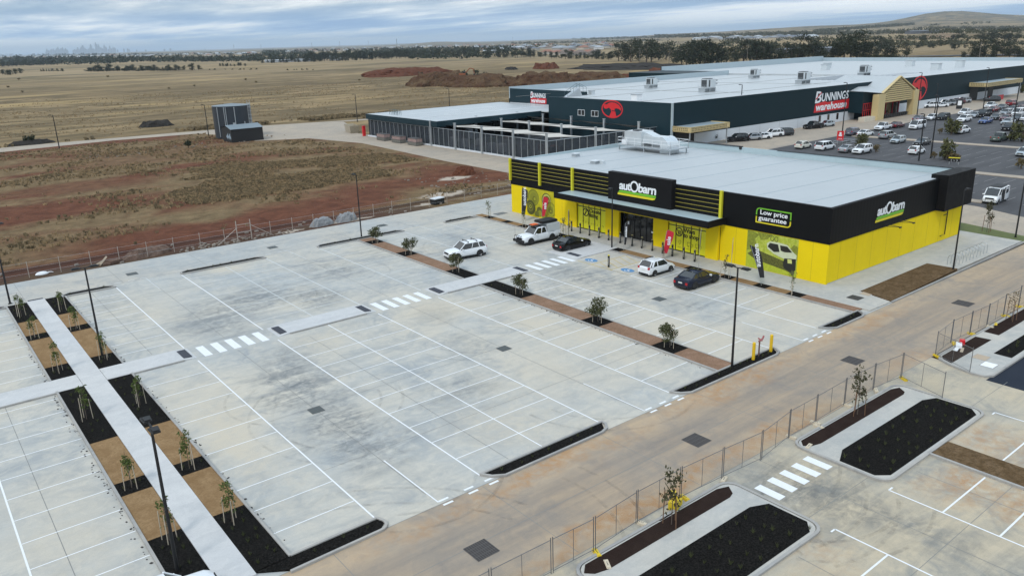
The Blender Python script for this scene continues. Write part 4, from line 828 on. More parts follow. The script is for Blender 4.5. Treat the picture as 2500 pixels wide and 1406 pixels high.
canopy(117.0, 130.4, 47.0, 52, 3.55, 4.7, ''); canopy(262, 290, 46.6, 52, 4.6, 5.9, '')
mb = MB(); mb.box(118, 51.9, 0, 124.5, 51.97, 3.4); mb.box(263, 51.9, 0, 269, 51.97, 4.4); mb.box(277, 51.9, 0, 281, 51.97, 4.4); part(mb, 'roller_door', m_black, wh)
mb = MB(); mb.box(264, 46.2, 0, 275, 46.4, 1.5); mb.box(196.5, 47.6, .3, 203, 47.7, .9); part(mb, 'red_barrier', m_redst, wh)
# rooftop units
def rtu(): 
    e = empty('rooftop_unit', (0, 0, 0), 'x', 'air conditioner', group='rooftop air conditioning units on the warehouse')
    mb = MB(); mb.box(-3, -1.5, 0, 3.5, 1.5, .25)
    for x in (-2.8, 0, 3.2): mb.box(x, -1.4, -1.2, x+.25, 1.4, 0)
    mb.build('base_frame', m_galv, e)
    mb = MB(); mb.box(-1.5, -1.6, .3, 2.3, 1.6, 3.3); mb.box(2.31, -1.2, .3, 3.6, 1.2, 2.6); mb.build('cabinet', m_duct, e)
    mb = MB(); mb.box(-1.55, -1.2, .6, -1.51, 1.2, 3.0); mb.box(-.9, -1.64, .6, -.1, -1.61, 3.0); mb.box(-1.2, -1.3, 3.31, 1.6, 1.3, 3.5); mb.build('fan_grille', M('dark_grille', (.05, .055, .06), .5), e)
    mb = MB()
    for z in (1.2, 2.4): mb.v += []; b = len(mb.v); mb.v += [(3.6, -1.1, z), (4.7, -1.1, z-.1), (4.7, 1.1, z-.1), (3.6, 1.1, z), (3.6, -1.1, z+.7), (4.9, -1.1, z+.5), (4.9, 1.1, z+.5), (3.6, 1.1, z+.7)]; mb.f += [(b+4, b+5, b+6, b+7), (b, b+1, b+5, b+4), (b+3, b+7, b+6, b+2)]; mb.m += [0]*3
    mb.build('intake_hood', m_galv, e)
    mb = MB(); railing(mb, -3, -1.5, -3, 1.5, .25); railing(mb, -3, -1.5, -1.6, -1.5, .25); mb.build('railing', m_galv, e)
    return tree_of(e)
Tr = rtu()
ra = radians(-90)
for x, y, lb in ((150.6, 69.5, 'silver rooftop unit nearest the front left corner of the warehouse roof'), (188.2, 66.0, 'silver rooftop unit above the white and red shop name'), (229.5, 70.5, 'silver rooftop unit beyond the cream gabled entrance'), (157.5, 94.5, 'silver rooftop unit by the rear parapet, left of the other two rear ones'), (210.5, 97.5, 'silver rooftop unit by the step in the rear parapet')):
    place(Tr, (x, y, 10.25-(y-52)*.0098), 0, lb, s=.70 if y < 80 else .6)
kill(Tr)
def vent_thing(x, y, z, s, h, lb, m=m_duct):
    e = empty('roof_vent', (x, y, z), lb, 'vent'); mb = MB(); mb.cbox(0, 0, -.4, s, s, h+.4); mb.build('vent_body', m, e); mb = MB(); mb.cbox(0, 0, h+.001, s*1.15, s*1.15, .12); mb.build('vent_cap', m_galv, e)
vent_thing(121.5, 66.5, 9.3, 1.7, 1.2, 'small white condenser behind the red emblem at the roof edge', m_white)
vent_thing(265, 104.5, 9.2, 2.4, 1.8, 'small silver vent on far roof left of the gable ridge'); vent_thing(297, 88.5, 9.2, 2.6, 2.2, 'silver vent box on far roof, middle of three')
vent_thing(273, 68, 9.3, 2.6, 2.0, 'silver vent box on far roof above the second red emblem'); vent_thing(289, 67, 9.3, 2.4, 2.4, 'silver vent box farthest right on the warehouse roof')
vent_thing(284, 115, 9.2, 2.4, 1.6, 'small silver vent near the rear parapet of far roof')
vent_thing(132, 92, 9.1, 1.2, .8, 'tiny grey vent beside the roof stair')
e = empty('roof_stair', (125, 92, 9.0), 'grey roof stair with handrails near the warehouse roof corner', 'stair'); mb = MB(); mb.v = [(122, 90.8, 9.0), (126.5, 90.8, 11.0), (126.5, 92.0, 11.0), (122, 92, 9.0), (127.5, 90.8, 9), (127.5, 92, 9)]; mb.f = [(0, 1, 2, 3), (0, 4, 1), (3, 2, 5), (1, 4, 5, 2)]; mb.m = [0]*4; part(mb, 'flight', m_galv, e)
mb = MB()
for y in (90.8, 92): mb.tube([(122.4, y, 10.2), (126.5, y, 12.1), (129, y, 11.0)], .04, 5); [mb.tube([(x, y, z), (x, y, z+1.1)], .035, 5) for x, z in ((122.4, 9.1), (124.4, 10.0), (126.5, 11.0), (128.9, 9.9))]
part(mb, 'handrail', M('dark_handrail', (.06, .09, .10), .5), e)
# ---------------------------------------------------------------- nursery wing, screen fence and shade sails
nu = empty('nursery_building', (85.5, 95, 0), 'low dark green nursery wing with pale flat metal roof', 'nursery')
mb = MB(); mb.prism([(85.2, 95), (116.9, 95), (116.9, 92.1), (129.6, 92.1), (129.6, 128.4), (85.2, 128.4)], 5.55, lambda p: 5.78+.0*p[0]); part(mb, 'roof', m_roofx, nu)
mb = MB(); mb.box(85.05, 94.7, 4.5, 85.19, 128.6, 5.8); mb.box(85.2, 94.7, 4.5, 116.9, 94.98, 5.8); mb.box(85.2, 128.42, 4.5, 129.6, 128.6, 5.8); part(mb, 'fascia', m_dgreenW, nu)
mb = MB(); mb.box(85.6, 128.2, 0, 129, 128.4, 4.5); mb.box(112, 96, 0, 112.2, 128, 4.5); part(mb, 'inner_wall', M('nursery_shade_wall', (.02, .022, .025), .8), nu)
mb = MB()
for x in range(98, 130, 13):
    for y in (97.5, 107, 117, 127): mb.cbox(x, y, 0, .25, .25, 5.5)
part(mb, 'column', m_galv, nu)
mb = MB()
for y0 in (100, 106.5, 113.5, 120): railing(mb, 96-(y0-100)*.0, y0, 96, y0+3.4, 5.8, 1.4, .5, .025)
mb = MB(); railing(mb, 88.2, 117.4, 88.2, 121.4, 5.8, 1.15, .8, .045); railing(mb, 89.2, 117.4, 89.2, 121.4, 5.8, 1.15, .8, .045); part(mb, 'roof_railing', M('green_grey_rail', (.05, .09, .09), .5), nu)
mb = MB(); 
for x0 in (94, 105, 118): railing(mb, x0, 104.5, x0+5, 104.5, 5.8, 1.2, .6, .022)
mb.tube([(86, 106.2, 5.84), (129, 104.5, 5.84)], .035, 4); part(mb, 'roof_railing', m_white, nu)
mb = MB(); 
for y in (106, 117): mb.prism(rect(85.3, y, 129, y+.5), 5.77, 5.80)
part(mb, 'roof_joint', m_ww, nu)
# mesh screen fence along the lane
def meshmat(name, col, a): 
    m = new_mat(name); q = N(m); p = q.out(col, .7, alpha=a); return m
m_scr = meshmat('screen_mesh', (.035, .045, .058), .55); m_scr2 = meshmat('mesh_wire', (.42, .40, .37), .17)
fe = empty('screen_fence', (85.5, 56, 0), 'tall grey steel screen fence with dark mesh round the nursery yard', 'fence')
mb = MB(); mb.box(85.46, 56.2, .35, 85.5, 128, 4.2); mb.box(85.6, 56.08, .35, 116.6, 56.12, 4.2); part(mb, 'mesh', m_scr, fe)
y = 56.2; i = 0
def fence_post(x, y, h, r): mb = MB(); mb.cbox(x, y, 0, r, r, h); part(mb, 'post', m_galv, fe)
ys = [56.2+j*2.02 for j in range(36)]
for j, y in enumerate(ys): fence_post(85.36, y, 4.3, .10)
for j in range(1, 15): fence_post(85.4+j*2.08, 55.98, 4.3, .10)
mb = MB(); mb.tube([(85.36, 56, 4.3), (85.36, 128, 4.3)], .06, 5); mb.tube([(85.36, 56, 4.3), (116.8, 56, 4.3)], .06, 5); part(mb, 'top_rail', m_galv, fe)
mb = MB(); mb.box(85.1, 56.0, 0, 85.34, 128.3, .35); mb.box(85.5, 55.7, 0, 116.8, 55.9, .35); part(mb, 'plinth', m_ww, fe)
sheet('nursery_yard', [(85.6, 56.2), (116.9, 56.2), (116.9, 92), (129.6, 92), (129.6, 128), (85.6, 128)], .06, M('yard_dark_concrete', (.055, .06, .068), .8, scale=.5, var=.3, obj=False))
# sails
m_sail = M('shade_cloth', (.52, .485, .435), .75, var=.06, scale=.6)
sp = empty('shade_post', (0, 0, 0), 'x', 'post', group='steel shade sail posts'); mb = MB(); mb.cbox(0, 0, 0, .36, .36, 5.8); mb.build('shaft', m_galv, sp); mb = MB(); mb.cbox(0, 0, 5.8, .5, .5, .12); mb.build('cap', m_galv, sp); Tp = tree_of(sp)
XS, YS = (84.95, 98.2, 111.0), (56.0, 66.4, 77.2, 87.3, 97.3)
nm_y = ('nearest the store', 'second from the store', 'third from the store', 'fourth from the store', 'at the nursery roof edge'); nm_x = ('in the lane fence row', 'in the middle row', 'in the row by the warehouse')
for i, x in enumerate(XS):
    for j, y in enumerate(YS): place(Tp, (x, y+.0, 0), 0, 'grey steel shade sail post %s, %s' % (nm_x[i], nm_y[j]))
kill(Tp)
def sail(A, B, C_, D, sag, lb):
    "four cornered cloth with hollow edges"
    A, B, C_, D = map(Vector, (A, B, C_, D)); n = 8; mb = MB()
    for i in range(n+1):
        for j in range(n+1):
            u, v = i/n, j/n; cu = .5+(u-.5)*(1-.22*4*v*(1-v)); cv = .5+(v-.5)*(1-.46*4*u*(1-u))
            p = A*(1-cu)*(1-cv)+B*cu*(1-cv)+C_*cu*cv+D*(1-cu)*cv; mb.v.append((p.x, p.y, p.z-sag*16*u*(1-u)*v*(1-v)))
    for i in range(n):
        for j in range(n): a = i*(n+1)+j; mb.f.append((a, a+1, a+n+2, a+n+1)); mb.m.append(0)
    o = mb.build('shade_sail', m_sail, smooth=True); tag(o, lb, 'shade sail', 'cream shade sails over the nursery yard')
for i, x in enumerate(XS):
    for j in range(4):
        y0, y1 = YS[j], YS[j+1]; x2 = XS[i+1]-.25 if i < 2 else 116.6
        sail((x+.25, y0+.2, 5.0), (x+.25, y1-.2, 5.05), (x2, y1-.2, 4.0), (x2, y0+.2, 3.9), .32, 'cream shade sail strung %s, bay %s' % (nm_x[i], ('nearest the store', 'second', 'third', 'beside the nursery roof')[j]))
# stock in the yard
m_pal = [M('wrapped_white', (.42, .43, .45), .5, var=.25, scale=4), M('grey_pavers', (.17, .165, .16), .8, var=.3, scale=4), M('terracotta_stock', (.22, .10, .07), .8, var=.3, scale=3), M('green_stock', (.035, .06, .02), .9, var=.5, scale=3)]
k = 0
for y in (60, 63.4, 66.5, 70, 74.5, 78.5, 83, 88, 92, 97.5, 101, 104, 107, 110, 113, 117, 121):
    for x in (88.2, 92.5, 96.2):
        if R.random() < .25: continue
        m = m_pal[R.choice((0, 0, 1, 1, 2, 3))]; mb = MB(); h = rnd(.8, 2.0) if y < 95 else rnd(1.2, 3.2); 
        mb.cbox(0, 0, .12, 1.25, 1.5, h); mb.cbox(0, .05, h+.121, 1.0, 1.1, .12)
        e = empty('pallet_stack', (x+rnd(-.4, .4), y+rnd(-.3, .3), .06), 'stacked goods on a pallet behind the yard screen, %s counted away from the store' % ORD[k], 'pallet', group='pallets of goods in the nursery yard')
        mb.build('goods', m, e); mb = MB()
        for a_ in (-.5, 0, .5): mb.cbox(a_, 0, 0, .12, 1.5, .12)
        mb.build('pallet', M('pallet_wood', (.22, .16, .10), .9), e); k += 1
# caged brick pallets on the lane
for (yy, lb) in ((117.0, 'leftmost of three caged crates of pink bricks on the lane'), (109.5, 'middle one of three caged crates of pink bricks on the lane'), (102.0, 'rightmost of three caged crates of pink bricks on the lane')):
    e = empty('brick_crate', (83.6, yy, 0), lb, 'crate', group='caged crates of bricks on the service lane')
    mb = MB(); mb.box(-1.0, -1.9, .85, .6, -.05, 1.6); mb.box(-1.0, .05, .85, .6, 1.9, 1.6); mb.build('bricks', M('pink_bricks', (.50, .34, .31), .9, var=.4, scale=6), e)
    mb = MB(); mb.box(-1.05, -1.95, .1, .65, 1.95, .8); mb.build('lower_crate', M('crate_grey', (.20, .19, .165), .8, var=.35, scale=5), e)
    mb = MB()
    for z in (.08, .82, 1.62): mb.box(-1.1, -2.0, z, .7, 2.0, z+.04)
    for t in range(9): mb.cbox(-1.08, -1.95+t*.487, .05, .05, .05, 1.6)
    for t in range(5): mb.cbox(-1.05+t*.43, -1.98, .05, .05, .05, 1.6)
    mb.build('cage', M('cage_steel', (.09, .09, .09), .6), e)
# water tank and pump shed
tk = empty('water_tank', (60.4, 158.4, 0), 'tall dark steel water tank beside the black shed', 'tank')
mb = MB(); n = 40; mb.v = []; rad = 5.0; H = 8.5
for z in (0, H): mb.v += [(rad*cos(2*pi*i/n), rad*sin(2*pi*i/n), z) for i in range(n)]
mb.f = [(i, (i+1) % n, n+(i+1) % n, n+i) for i in range(n)]; mb.m = [0]*n
def corr():
    m = new_mat('tank_steel'); q = N(m); P = q.sep(q.n('ShaderNodeTexCoord').outputs['Object']); s = q.math('SINE', q.math('MULTIPLY', P[2], 26.0))
    f = q.noise(q.pos(obj=True), .6, 5); col = q.mix(f, (.018, .024, .033), (.036, .044, .054)); q.out(col, .45, .2, bump=s, bs=.3, bd=.03); return m
mb.build('shell', corr(), tk)
mb = MB(); mb.v = [(rad*1.01*cos(2*pi*i/n), rad*1.01*sin(2*pi*i/n), H) for i in range(n)]+[(0, 0, H+.5)]; mb.f = [(i, (i+1) % n, n) for i in range(n)]; mb.m = [0]*n; mb.build('lid', M('tank_lid', (.17, .20, .22), .5), tk)
for t in (205, 228, 233, 258):
    mb = MB(); x, y = (rad+.1)*cos(radians(t)), (rad+.1)*sin(radians(t)); mb.tube([(x, y, .5), (x, y, H-.2)], .11, 6); mb.build('pipe', m_galv, tk)
mb = MB(); t = 305; x, y = (rad+.5)*cos(radians(t)), (rad+.5)*sin(radians(t))
for dx in (-.35, .35): mb.tube([(x+dx, y, 0), (x+dx, y, H+1.3)], .05, 5)
for i in range(26): mb.tube([(x-.35, y, .3+i*.35), (x+.35, y, .3+i*.35)], .03, 4)
for i in range(9): mb.tube([(x-.5, y-.2, 1+i), (x, y-.8, 1+i), (x+.5, y-.2, 1+i)], .03, 4)
mb.build('ladder', m_galv, tk)
sh = empty('pump_shed', (58.0, 148.5, 0), 'small black shed with grey roof and painted scrawl beside the tank', 'shed')
m_shed = ribbed('shed_black_steel', (.012, .012, .013), .6, 0, 0, .3, bs=.15)
a = radians(-22); 
mb = MB(); mb.box(0, 0, 0, 9.4, 4.8, 3.3); mb.prism([(0, 0), (9.4, 0), (9.4, 4.8), (0, 4.8)], 3.3, lambda p: 3.3); 
mb = MB(); mb.v = [(0, 0, 0), (8.4, 0, 0), (8.4, 7, 0), (0, 7, 0), (0, 0, 3.3), (8.4, 0, 3.3), (8.4, 7, 3.3), (0, 7, 3.3), (0, 3.5, 4.15), (8.4, 3.5, 4.15)]; mb.f = [(0, 1, 5, 4), (1, 2, 6, 9, 5), (2, 3, 7, 6), (3, 0, 4, 8, 7)]; mb.m = [0]*4; mb.build('wall', m_shed, sh)
mb = MB(); mb.v = [(-.2, -.2, 3.32), (8.6, -.2, 3.32), (8.6, 3.5, 4.22), (-.2, 3.5, 4.22), (8.6, 7.2, 3.32), (-.2, 7.2, 3.32)]; mb.f = [(0, 1, 2, 3), (3, 2, 4, 5)]; mb.m = [0]*2; mb.build('roof', M('shed_roof', (.17, .21, .235), .5), sh)
mb = MB()
for i in range(9): x0 = -.02; y0 = .6+i*.36; mb.box(x0-.01, y0, .7+.2*(i % 3), x0, y0+.28, 1.5+.25*((i*7) % 4)) 
mb.build('graffiti', M('pale_blue_spray', (.33, .42, .50), .7, var=.3, scale=5), sh)
mb = MB(); mb.tube([(5.2, 3.5, 4.1), (5.2, 3.5, 4.8)], .1, 6); mb.cbox(2.6, 4.2, 3.9, .5, .5, .7); mb.build('roof_vent', m_galv, sh)
sh.location = (54.8, 144.9, 0)
# ---------------------------------------------------------------- vehicles
def paint(name, c, metal=0, rough=.22):
    if name in MATS: return MATS[name]
    m = new_mat(name); q = N(m); f = q.noise(q.pos(obj=True), 1.2, 4)
    p = q.out(q.mix(f, tuple(x*.95 for x in c), tuple(min(1, x*1.04) for x in c)), rough, metal, spec=.5); p.inputs['Coat Weight'].default_value = .6 if sum(c) > .1 else .12; p.inputs['Specular IOR Level'].default_value = .5 if sum(c) > .1 else .25; p.inputs['Coat Roughness'].default_value = .06; return m
m_cglass = M('car_glass', (.016, .021, .024), .06, var=.2, spec=.9); m_tyre = M('tyre_rubber', (.012, .012, .013), .85); m_rim = M('alloy_rim', (.42, .43, .45), .3, .7); m_rimk = M('black_rim', (.015, .015, .016), .4)
m_head = M('headlamp_glass', (.55, .58, .60), .12); m_tail = M('tail_lamp_red', (.42, .01, .015), .25); m_trim = M('black_plastic', (.014, .014, .015), .65); m_plate = M('number_plate_white', (.62, .62, .60), .5)
COLS = dict(white=paint('paint_white', (.74, .76, .78)), cream=paint('paint_cream', (.70, .68, .60)), silver=paint('paint_silver', (.36, .38, .40), .5, .3), grey=paint('paint_grey', (.11, .12, .13), .4, .3), dgrey=paint('paint_dark_grey', (.035, .04, .046), .3), black=paint('paint_black', (.006, .006, .0075), 0, .18), red=paint('paint_red', (.22, .008, .014), .1), maroon=paint('paint_maroon', (.10, .008, .018), .1), blue=paint('paint_blue', (.015, .06, .22), .2), green=paint('paint_green_grey', (.13, .17, .15), .4, .3), navy=paint('paint_navy', (.012, .016, .032), .1, .2), lilac=paint('paint_lilac_grey', (.13, .125, .17), .4, .3), ice=paint('paint_ice_blue', (.42, .47, .50), .4, .3))
def wheelset(par, L, W, r, xf, xr, rim=m_rim, wd=.22):
    for x in (xf, xr):
        for s in (-1, 1):
            mb = MB(); n = 20; yo, yi = s*(W/2+.01), s*(W/2-wd)
            b = 0; rings = [(yi, r), (yo-s*.04, r), (yo, r*.94), (yo, r*.68)]
            for yy, rr in rings: mb.v += [(rr*cos(2*pi*i/n), yy, r+rr*sin(2*pi*i/n)) for i in range(n)]
            for k in range(3):
                for i in range(n): j = (i+1) % n; mb.f.append((k*n+i, k*n+j, (k+1)*n+j, (k+1)*n+i)); mb.m.append(0)
            ty = mb.build('tyre', m_tyre, None); ty.location = (x, 0, 0)
            w_ = bpy.data.objects.new('wheel', None); 
            mb = MB(); 
            mb.v = [(rr*cos(2*pi*i/n), yo-s*dd, r+rr*sin(2*pi*i/n)) for rr, dd in ((r*.68, .0), (r*.60, .035)) for i in range(n)]+[(0, yo-s*.04, r)]
            for i in range(n): j = (i+1) % n; mb.f.append((i, j, n+j, n+i)); mb.m.append(0); mb.f.append((n+i, n+j, 2*n)); mb.m.append(1)
            for i in range(5):
                t = 2*pi*i/5+.3; dx, dz = cos(t), sin(t); px_, pz = -sin(t)*.035, cos(t)*.035; yy = yo-s*.012; b = len(mb.v)
                mb.v += [(px_, yy, r+pz), (-px_, yy, r-pz), (r*.64*dx-px_*.7, yy, r+r*.64*dz-pz*.7), (r*.64*dx+px_*.7, yy, r+r*.64*dz+pz*.7)]; mb.f.append((b, b+1, b+2, b+3)); mb.m.append(0)
            rm = mb.build('rim', [rim, m_trim], ty); ty.name = 'wheel'; ty.parent = par
            bpy.data.objects.remove(w_)
def sym(pts): return pts
def make_car(name, lab, P, col, rim=m_rim, cat='car'):
    e = empty(name, (0, 0, 0), lab, cat)
    L, W, H = P['L'], P['W'], P['H']; h = L/2; w = W/2; r = P['r']; gb = P.get('gb', .2)
    mb = MB(); st = P['st']                                    # stations: (x fraction -1..1, top z, width factor, bottom z)
    rings = []
    for xf, zt, wf, zb in st:
        x = xf*h; a = w*wf; sh = zt-.16 if zt-zb > .35 else zt-.05
        rg = [(-a*.90, zb), (-a*.985, zb+.10), (-a, (zb+sh)/2), (-a*.985, sh), (-a*.93, zt-.045), (-a*.80, zt), (-a*.4, zt+.028), (0, zt+.035)]
        rg = rg+[(-y, z) for y, z in rg[:-1][::-1]]; rings.append(len(mb.v)); mb.v += [(x, y, z) for y, z in rg]; k = len(rg)
    for a, b in zip(rings, rings[1:]):
        for i in range(k): j = (i+1) % k; mb.f.append((a+i, b+i, b+j, a+j)); mb.m.append(0)
    mb.f.append(tuple(rings[0]+i for i in range(k))[::-1]); mb.f.append(tuple(rings[-1]+i for i in range(k))); mb.m += [0, 0]
    lower = len(mb.f)
    # cabin
    xbr, xbf, xrr, xrf, zb = P['cab']; zb2 = P.get('zb2', zb); wb, wr = w*.90, w*P.get('wr', .74); zt = H-.05
    gl = MB(); B_ = [(xbr, -wb, zb2), (xbf, -wb, zb), (xbf, wb, zb), (xbr, wb, zb2)]; T_ = [(xrr, -wr, zt), (xrf, -wr, zt), (xrf, wr, zt), (xrr, wr, zt)]
    xm = (xrf+xrr)/2; gl.v = B_+T_; gl.f = [(0, 1, 5, 4), (1, 2, 6, 5), (2, 3, 7, 6), (3, 0, 4, 7)]; gl.m = [0]*4
    g = gl.build('window_glass', m_cglass, e)
    # roof skin and pillars in body colour
    n = 6; b = len(mb.v)
    for i in range(n+1):
        u = i/n; x = xrr+(xrf-xrr)*u; cr = .05*(1-(2*u-1)**2)
        mb.v += [(x, -wr-.02, zt-.02), (x, -wr*.9, zt+.03+cr*.7), (x, 0, zt+.05+cr), (x, wr*.9, zt+.03+cr*.7), (x, wr+.02, zt-.02)]
    for i in range(n):
        for j in range(4): a = b+i*5+j; mb.f.append((a, a+5, a+6, a+1)); mb.m.append(0)
    for pA, pB in ((B_[0], T_[0]), (B_[1], T_[1]), (B_[2], T_[2]), (B_[3], T_[3])):
        mb.tube([pA, pB], .055, 5)
    for u, wd_ in P.get('pil', ((.5, .045),)):
        for s in (-1, 1):
            pb = (xbr+(xbf-xbr)*u, s*(wb+.004), zb2+(zb-zb2)*u+.0); pt = (xrr+(xrf-xrr)*(u*.9+.05), s*(wr+.004), zt)
            mb.tube([pb, pt], wd_, 4)
    for x0, x1 in P.get('panel', ()):                          # solid panels over the rear sides (vans, wagons)
        for s in (-1, 1):
            f0, f1 = (x0-xbr)/(xbf-xbr), (x1-xbr)/(xbf-xbr); t0, t1 = xrr+(xrf-xrr)*max(0, f0), xrr+(xrf-xrr)*min(1, f1)
            y0, y1 = s*(wb+.012), s*(wr+.012); q_ = [(x0, y0, zb2), (x1, y0, zb2), (t1, y1, zt), (t0, y1, zt)]; mb.poly(q_ if s < 0 else q_[::-1])
    bo = mb.build('body', col, e, smooth=True); bo.material_slots[0].link = 'OBJECT'; bo.material_slots[0].material = col
    try:
        md_ = bo.modifiers.new('edge', 'EDGE_SPLIT'); md_.split_angle = radians(38)
    except Exception: pass
    # trim
    tr = MB(); zf = st[-1][1]; fw_, rw = w*st[-1][2], w*st[0][2]
    zg = P.get('zg', .62)
    tr.box(h-.03, -fw_*.62, zg-.10, h+.012, fw_*.62, zg+.10); tr.box(h-.05, -fw_*.75, .22, h+.01, fw_*.75, .36); tr.box(-h-.01, -rw*.8, .24, -h+.05, rw*.8, .36)
    for s in (-1, 1):
        for x in (P['xf'], P['xr']):
            nn = 14; yy = s*(w*1.003); c0 = len(tr.v); rr = r+.07
            tr.v += [(x+rr*cos(pi*i/nn), yy, r+rr*sin(pi*i/nn)) for i in range(nn+1)]+[(x-rr*.97, yy, .2), (x+rr*.97, yy, .2)]
            tr.f.append(tuple(c0+i for i in range(nn+3))); tr.m.append(0)
        if s < 0: tr.box(-h*.93, -w*.93, .13, h*.93, w*.93, P['st'][2][3]+.02)  # dark box added under the floor to deepen the car's shadow
        tr.box(P['xr']+r+.1, s*w*.99-.02, gb, P['xf']-r-.1, s*w*.99+.02, gb+.08)
    tr.build('trim_and_shade_box', m_trim, e)
    for s in (-1, 1):
        l = MB(); l.box(h-.20, s*fw_*.90-.10, zf-.20, h-.01+.012, s*fw_*.90+.07, zf-.04); l.build('headlight', m_head, e)
        l = MB(); zl = P.get('ztl', st[0][1]-.12); l.box(-h-.014, s*rw*.86-.12, zl-.14, -h+.14, s*rw*.86+.11, zl+.08); l.build('taillight', m_tail, e)
        l = MB(); l.cbox(xbf-.25, s*(w+.09), zb-.02, .12, .2, .14); l.build('mirror', col if 'mir' not in P else m_trim, e)
    l = MB(); l.box(-h-.02, -.22, P.get('zp', .62), -h-.012, .22, P.get('zp', .62)+.12); l.box(h+.013, -.2, .42, h+.02, .2, .52); l.build('number_plate', m_plate, e)
    wheelset(e, L, W, r, P['xf'], P['xr'], rim)
    return e
SEDAN = dict(L=4.75, W=1.82, H=1.45, r=.33, xf=1.42, xr=-1.38, cab=(-1.75, .95, -1.0, .15, .92), zb2=.98, wr=.72, st=[(-1, .80, .86, .32), (-.95, .99, .94, .24), (-.7, 1.03, 1, .2), (-.3, .97, 1, .2), (.3, .93, 1, .2), (.42, .92, 1, .2), (.8, .82, .98, .2), (.95, .70, .92, .22), (1, .60, .84, .28)], pil=((.52, .03),))
HATCH = dict(L=3.95, W=1.72, H=1.52, r=.31, xf=1.22, xr=-1.2, cab=(-1.86, .98, -1.45, .35, .92), zb2=1.0, wr=.76, st=[(-1, .86, .9, .32), (-.96, 1.0, .96, .24), (-.6, 1.0, 1, .2), (.2, .94, 1, .2), (.5, .92, 1, .2), (.85, .82, .97, .2), (1, .62, .85, .28)], pil=((.42, .05), (.12, .12)), ztl=.92)
SUV = dict(L=4.75, W=1.9, H=1.74, r=.38, xf=1.45, xr=-1.4, cab=(-2.25, 1.05, -1.9, .35, 1.08), zb2=1.14, wr=.79, gb=.26, st=[(-1, .90, .9, .42), (-.97, 1.14, .96, .32), (-.6, 1.14, 1, .28), (.3, 1.09, 1, .28), (.45, 1.08, 1, .28), (.85, 1.0, .97, .28), (.97, .86, .92, .3), (1, .7, .86, .38)], pil=((.55, .035), (.24, .06)), ztl=1.06, zg=.76)
MPV = dict(L=4.95, W=1.95, H=1.75, r=.35, xf=1.5, xr=-1.55, cab=(-2.4, 1.45, -2.2, .55, 1.02), zb2=1.08, wr=.82, st=[(-1, .9, .92, .34), (-.97, 1.08, .97, .24), (-.5, 1.07, 1, .2), (.4, 1.03, 1, .2), (.6, 1.0, 1, .2), (.88, .86, .97, .2), (1, .66, .86, .3)], pil=((.62, .035), (.3, .05)), ztl=1.02)
VAN = dict(L=5.0, W=1.9, H=2.05, r=.35, xf=1.75, xr=-1.35, cab=(-2.45, 2.05, -2.4, 1.25, 1.18), zb2=1.18, wr=.88, st=[(-1, 1.1, .97, .34), (-.97, 1.19, .99, .26), (.4, 1.19, 1, .24), (.75, 1.18, 1, .24), (.9, 1.0, .98, .26), (.98, .86, .92, .3), (1, .7, .88, .36)], pil=((.60, .05), (.76, .04), (.3, .05)), ztl=1.0, zg=.8)
UTE = dict(L=5.3, W=1.87, H=1.80, r=.39, xf=1.65, xr=-1.5, cab=(-.78, 1.15, -.62, .55, 1.12), zb2=1.14, wr=.80, gb=.3, st=[(-1, 1.08, .93, .46), (-.985, 1.14, .96, .40), (-.6, 1.15, .97, .36), (-.3, 1.16, 1, .34), (.3, 1.12, 1, .32), (.45, 1.11, 1, .32), (.85, 1.02, .97, .32), (.97, .88, .92, .34), (1, .72, .86, .42)], pil=((.42, .045),), ztl=1.0, zg=.78)
protos = {}
def proto(k, P): protos[k] = tree_of(make_car({'SEDAN': 'sedan_car', 'HATCH': 'hatchback_car', 'SUV': 'wagon_car', 'MPV': 'people_mover', 'VAN': 'van', 'UTE': 'utility_truck'}[k], 'x', P, COLS['white'], cat={'VAN': 'van', 'UTE': 'ute'}.get(k, 'car')))
for k_, P_ in (('SEDAN', SEDAN), ('HATCH', HATCH), ('SUV', SUV), ('MPV', MPV), ('VAN', VAN), ('UTE', UTE)): proto(k_, P_)
tb_ = MB(); tb_.box(-2.5, -.78, 1.17, -.85, .78, 1.20); tb_.build('tray', m_trim, protos['UTE'][0]); protos['UTE'] = tree_of(protos['UTE'][0])
def car(k, x, y, hd, col, lab, group=None, s=1):
    o = place(protos[k], (x, y, .0), radians(hd), lab, group, s=s)
    for c in o.children_recursive if hasattr(o, 'children_recursive') else []: pass
    return o
def recolor(o, col):
    for c in bpy.data.objects:
        if c.parent == o:
            if c.name.startswith('body'): c.material_slots[0].material = COLS[col]
def car2(k, x, y, hd, col, lab, group=None, s=1):
    o = dup(protos[k]); o.location = (x, y, .012); o.rotation_euler.z = radians(hd); o['label'] = lab
    if group: o['group'] = group
    if s != 1: o.scale = (s, s, s)
    recolor(o, col); return o
def by_wheels(k, pf, pr, col, lab, W=1.85, side=-1, s=1):
    "placed by where the two near side tyres touch the ground"
    a, b = G(*pf), G(*pr); P = {'SEDAN': SEDAN, 'HATCH': HATCH, 'SUV': SUV, 'VAN': VAN, 'UTE': UTE}[k]
    d = (a-b).normalized(); hd = math.degrees(math.atan2(d.y, d.x)); m = (a+b)/2-d*((P['xf']+P['xr'])/2)*s
    nrm = Vector((-d.y, d.x, 0)); inward = nrm if nrm.y > 0 else -nrm
    c = m+inward*(P['W']/2)*s
    return car2(k, c.x, c.y, hd, col, lab, s=s), c, hd
suv, c_, hd_ = by_wheels('SUV', (1119.2, 636), (1171.2, 626.4), 'white', 'white wagon with roof bars parked alone by the brown strip')
mb = MB()
for x in (-1.2, -.1):
    mb.tube([(x, -.74, 1.86), (x, .74, 1.86)], .03, 5)
    for y in (-.66, .66): mb.cbox(x, y, 1.76, .1, .1, .1)
mb.build('roof_bars', m_trim, suv)
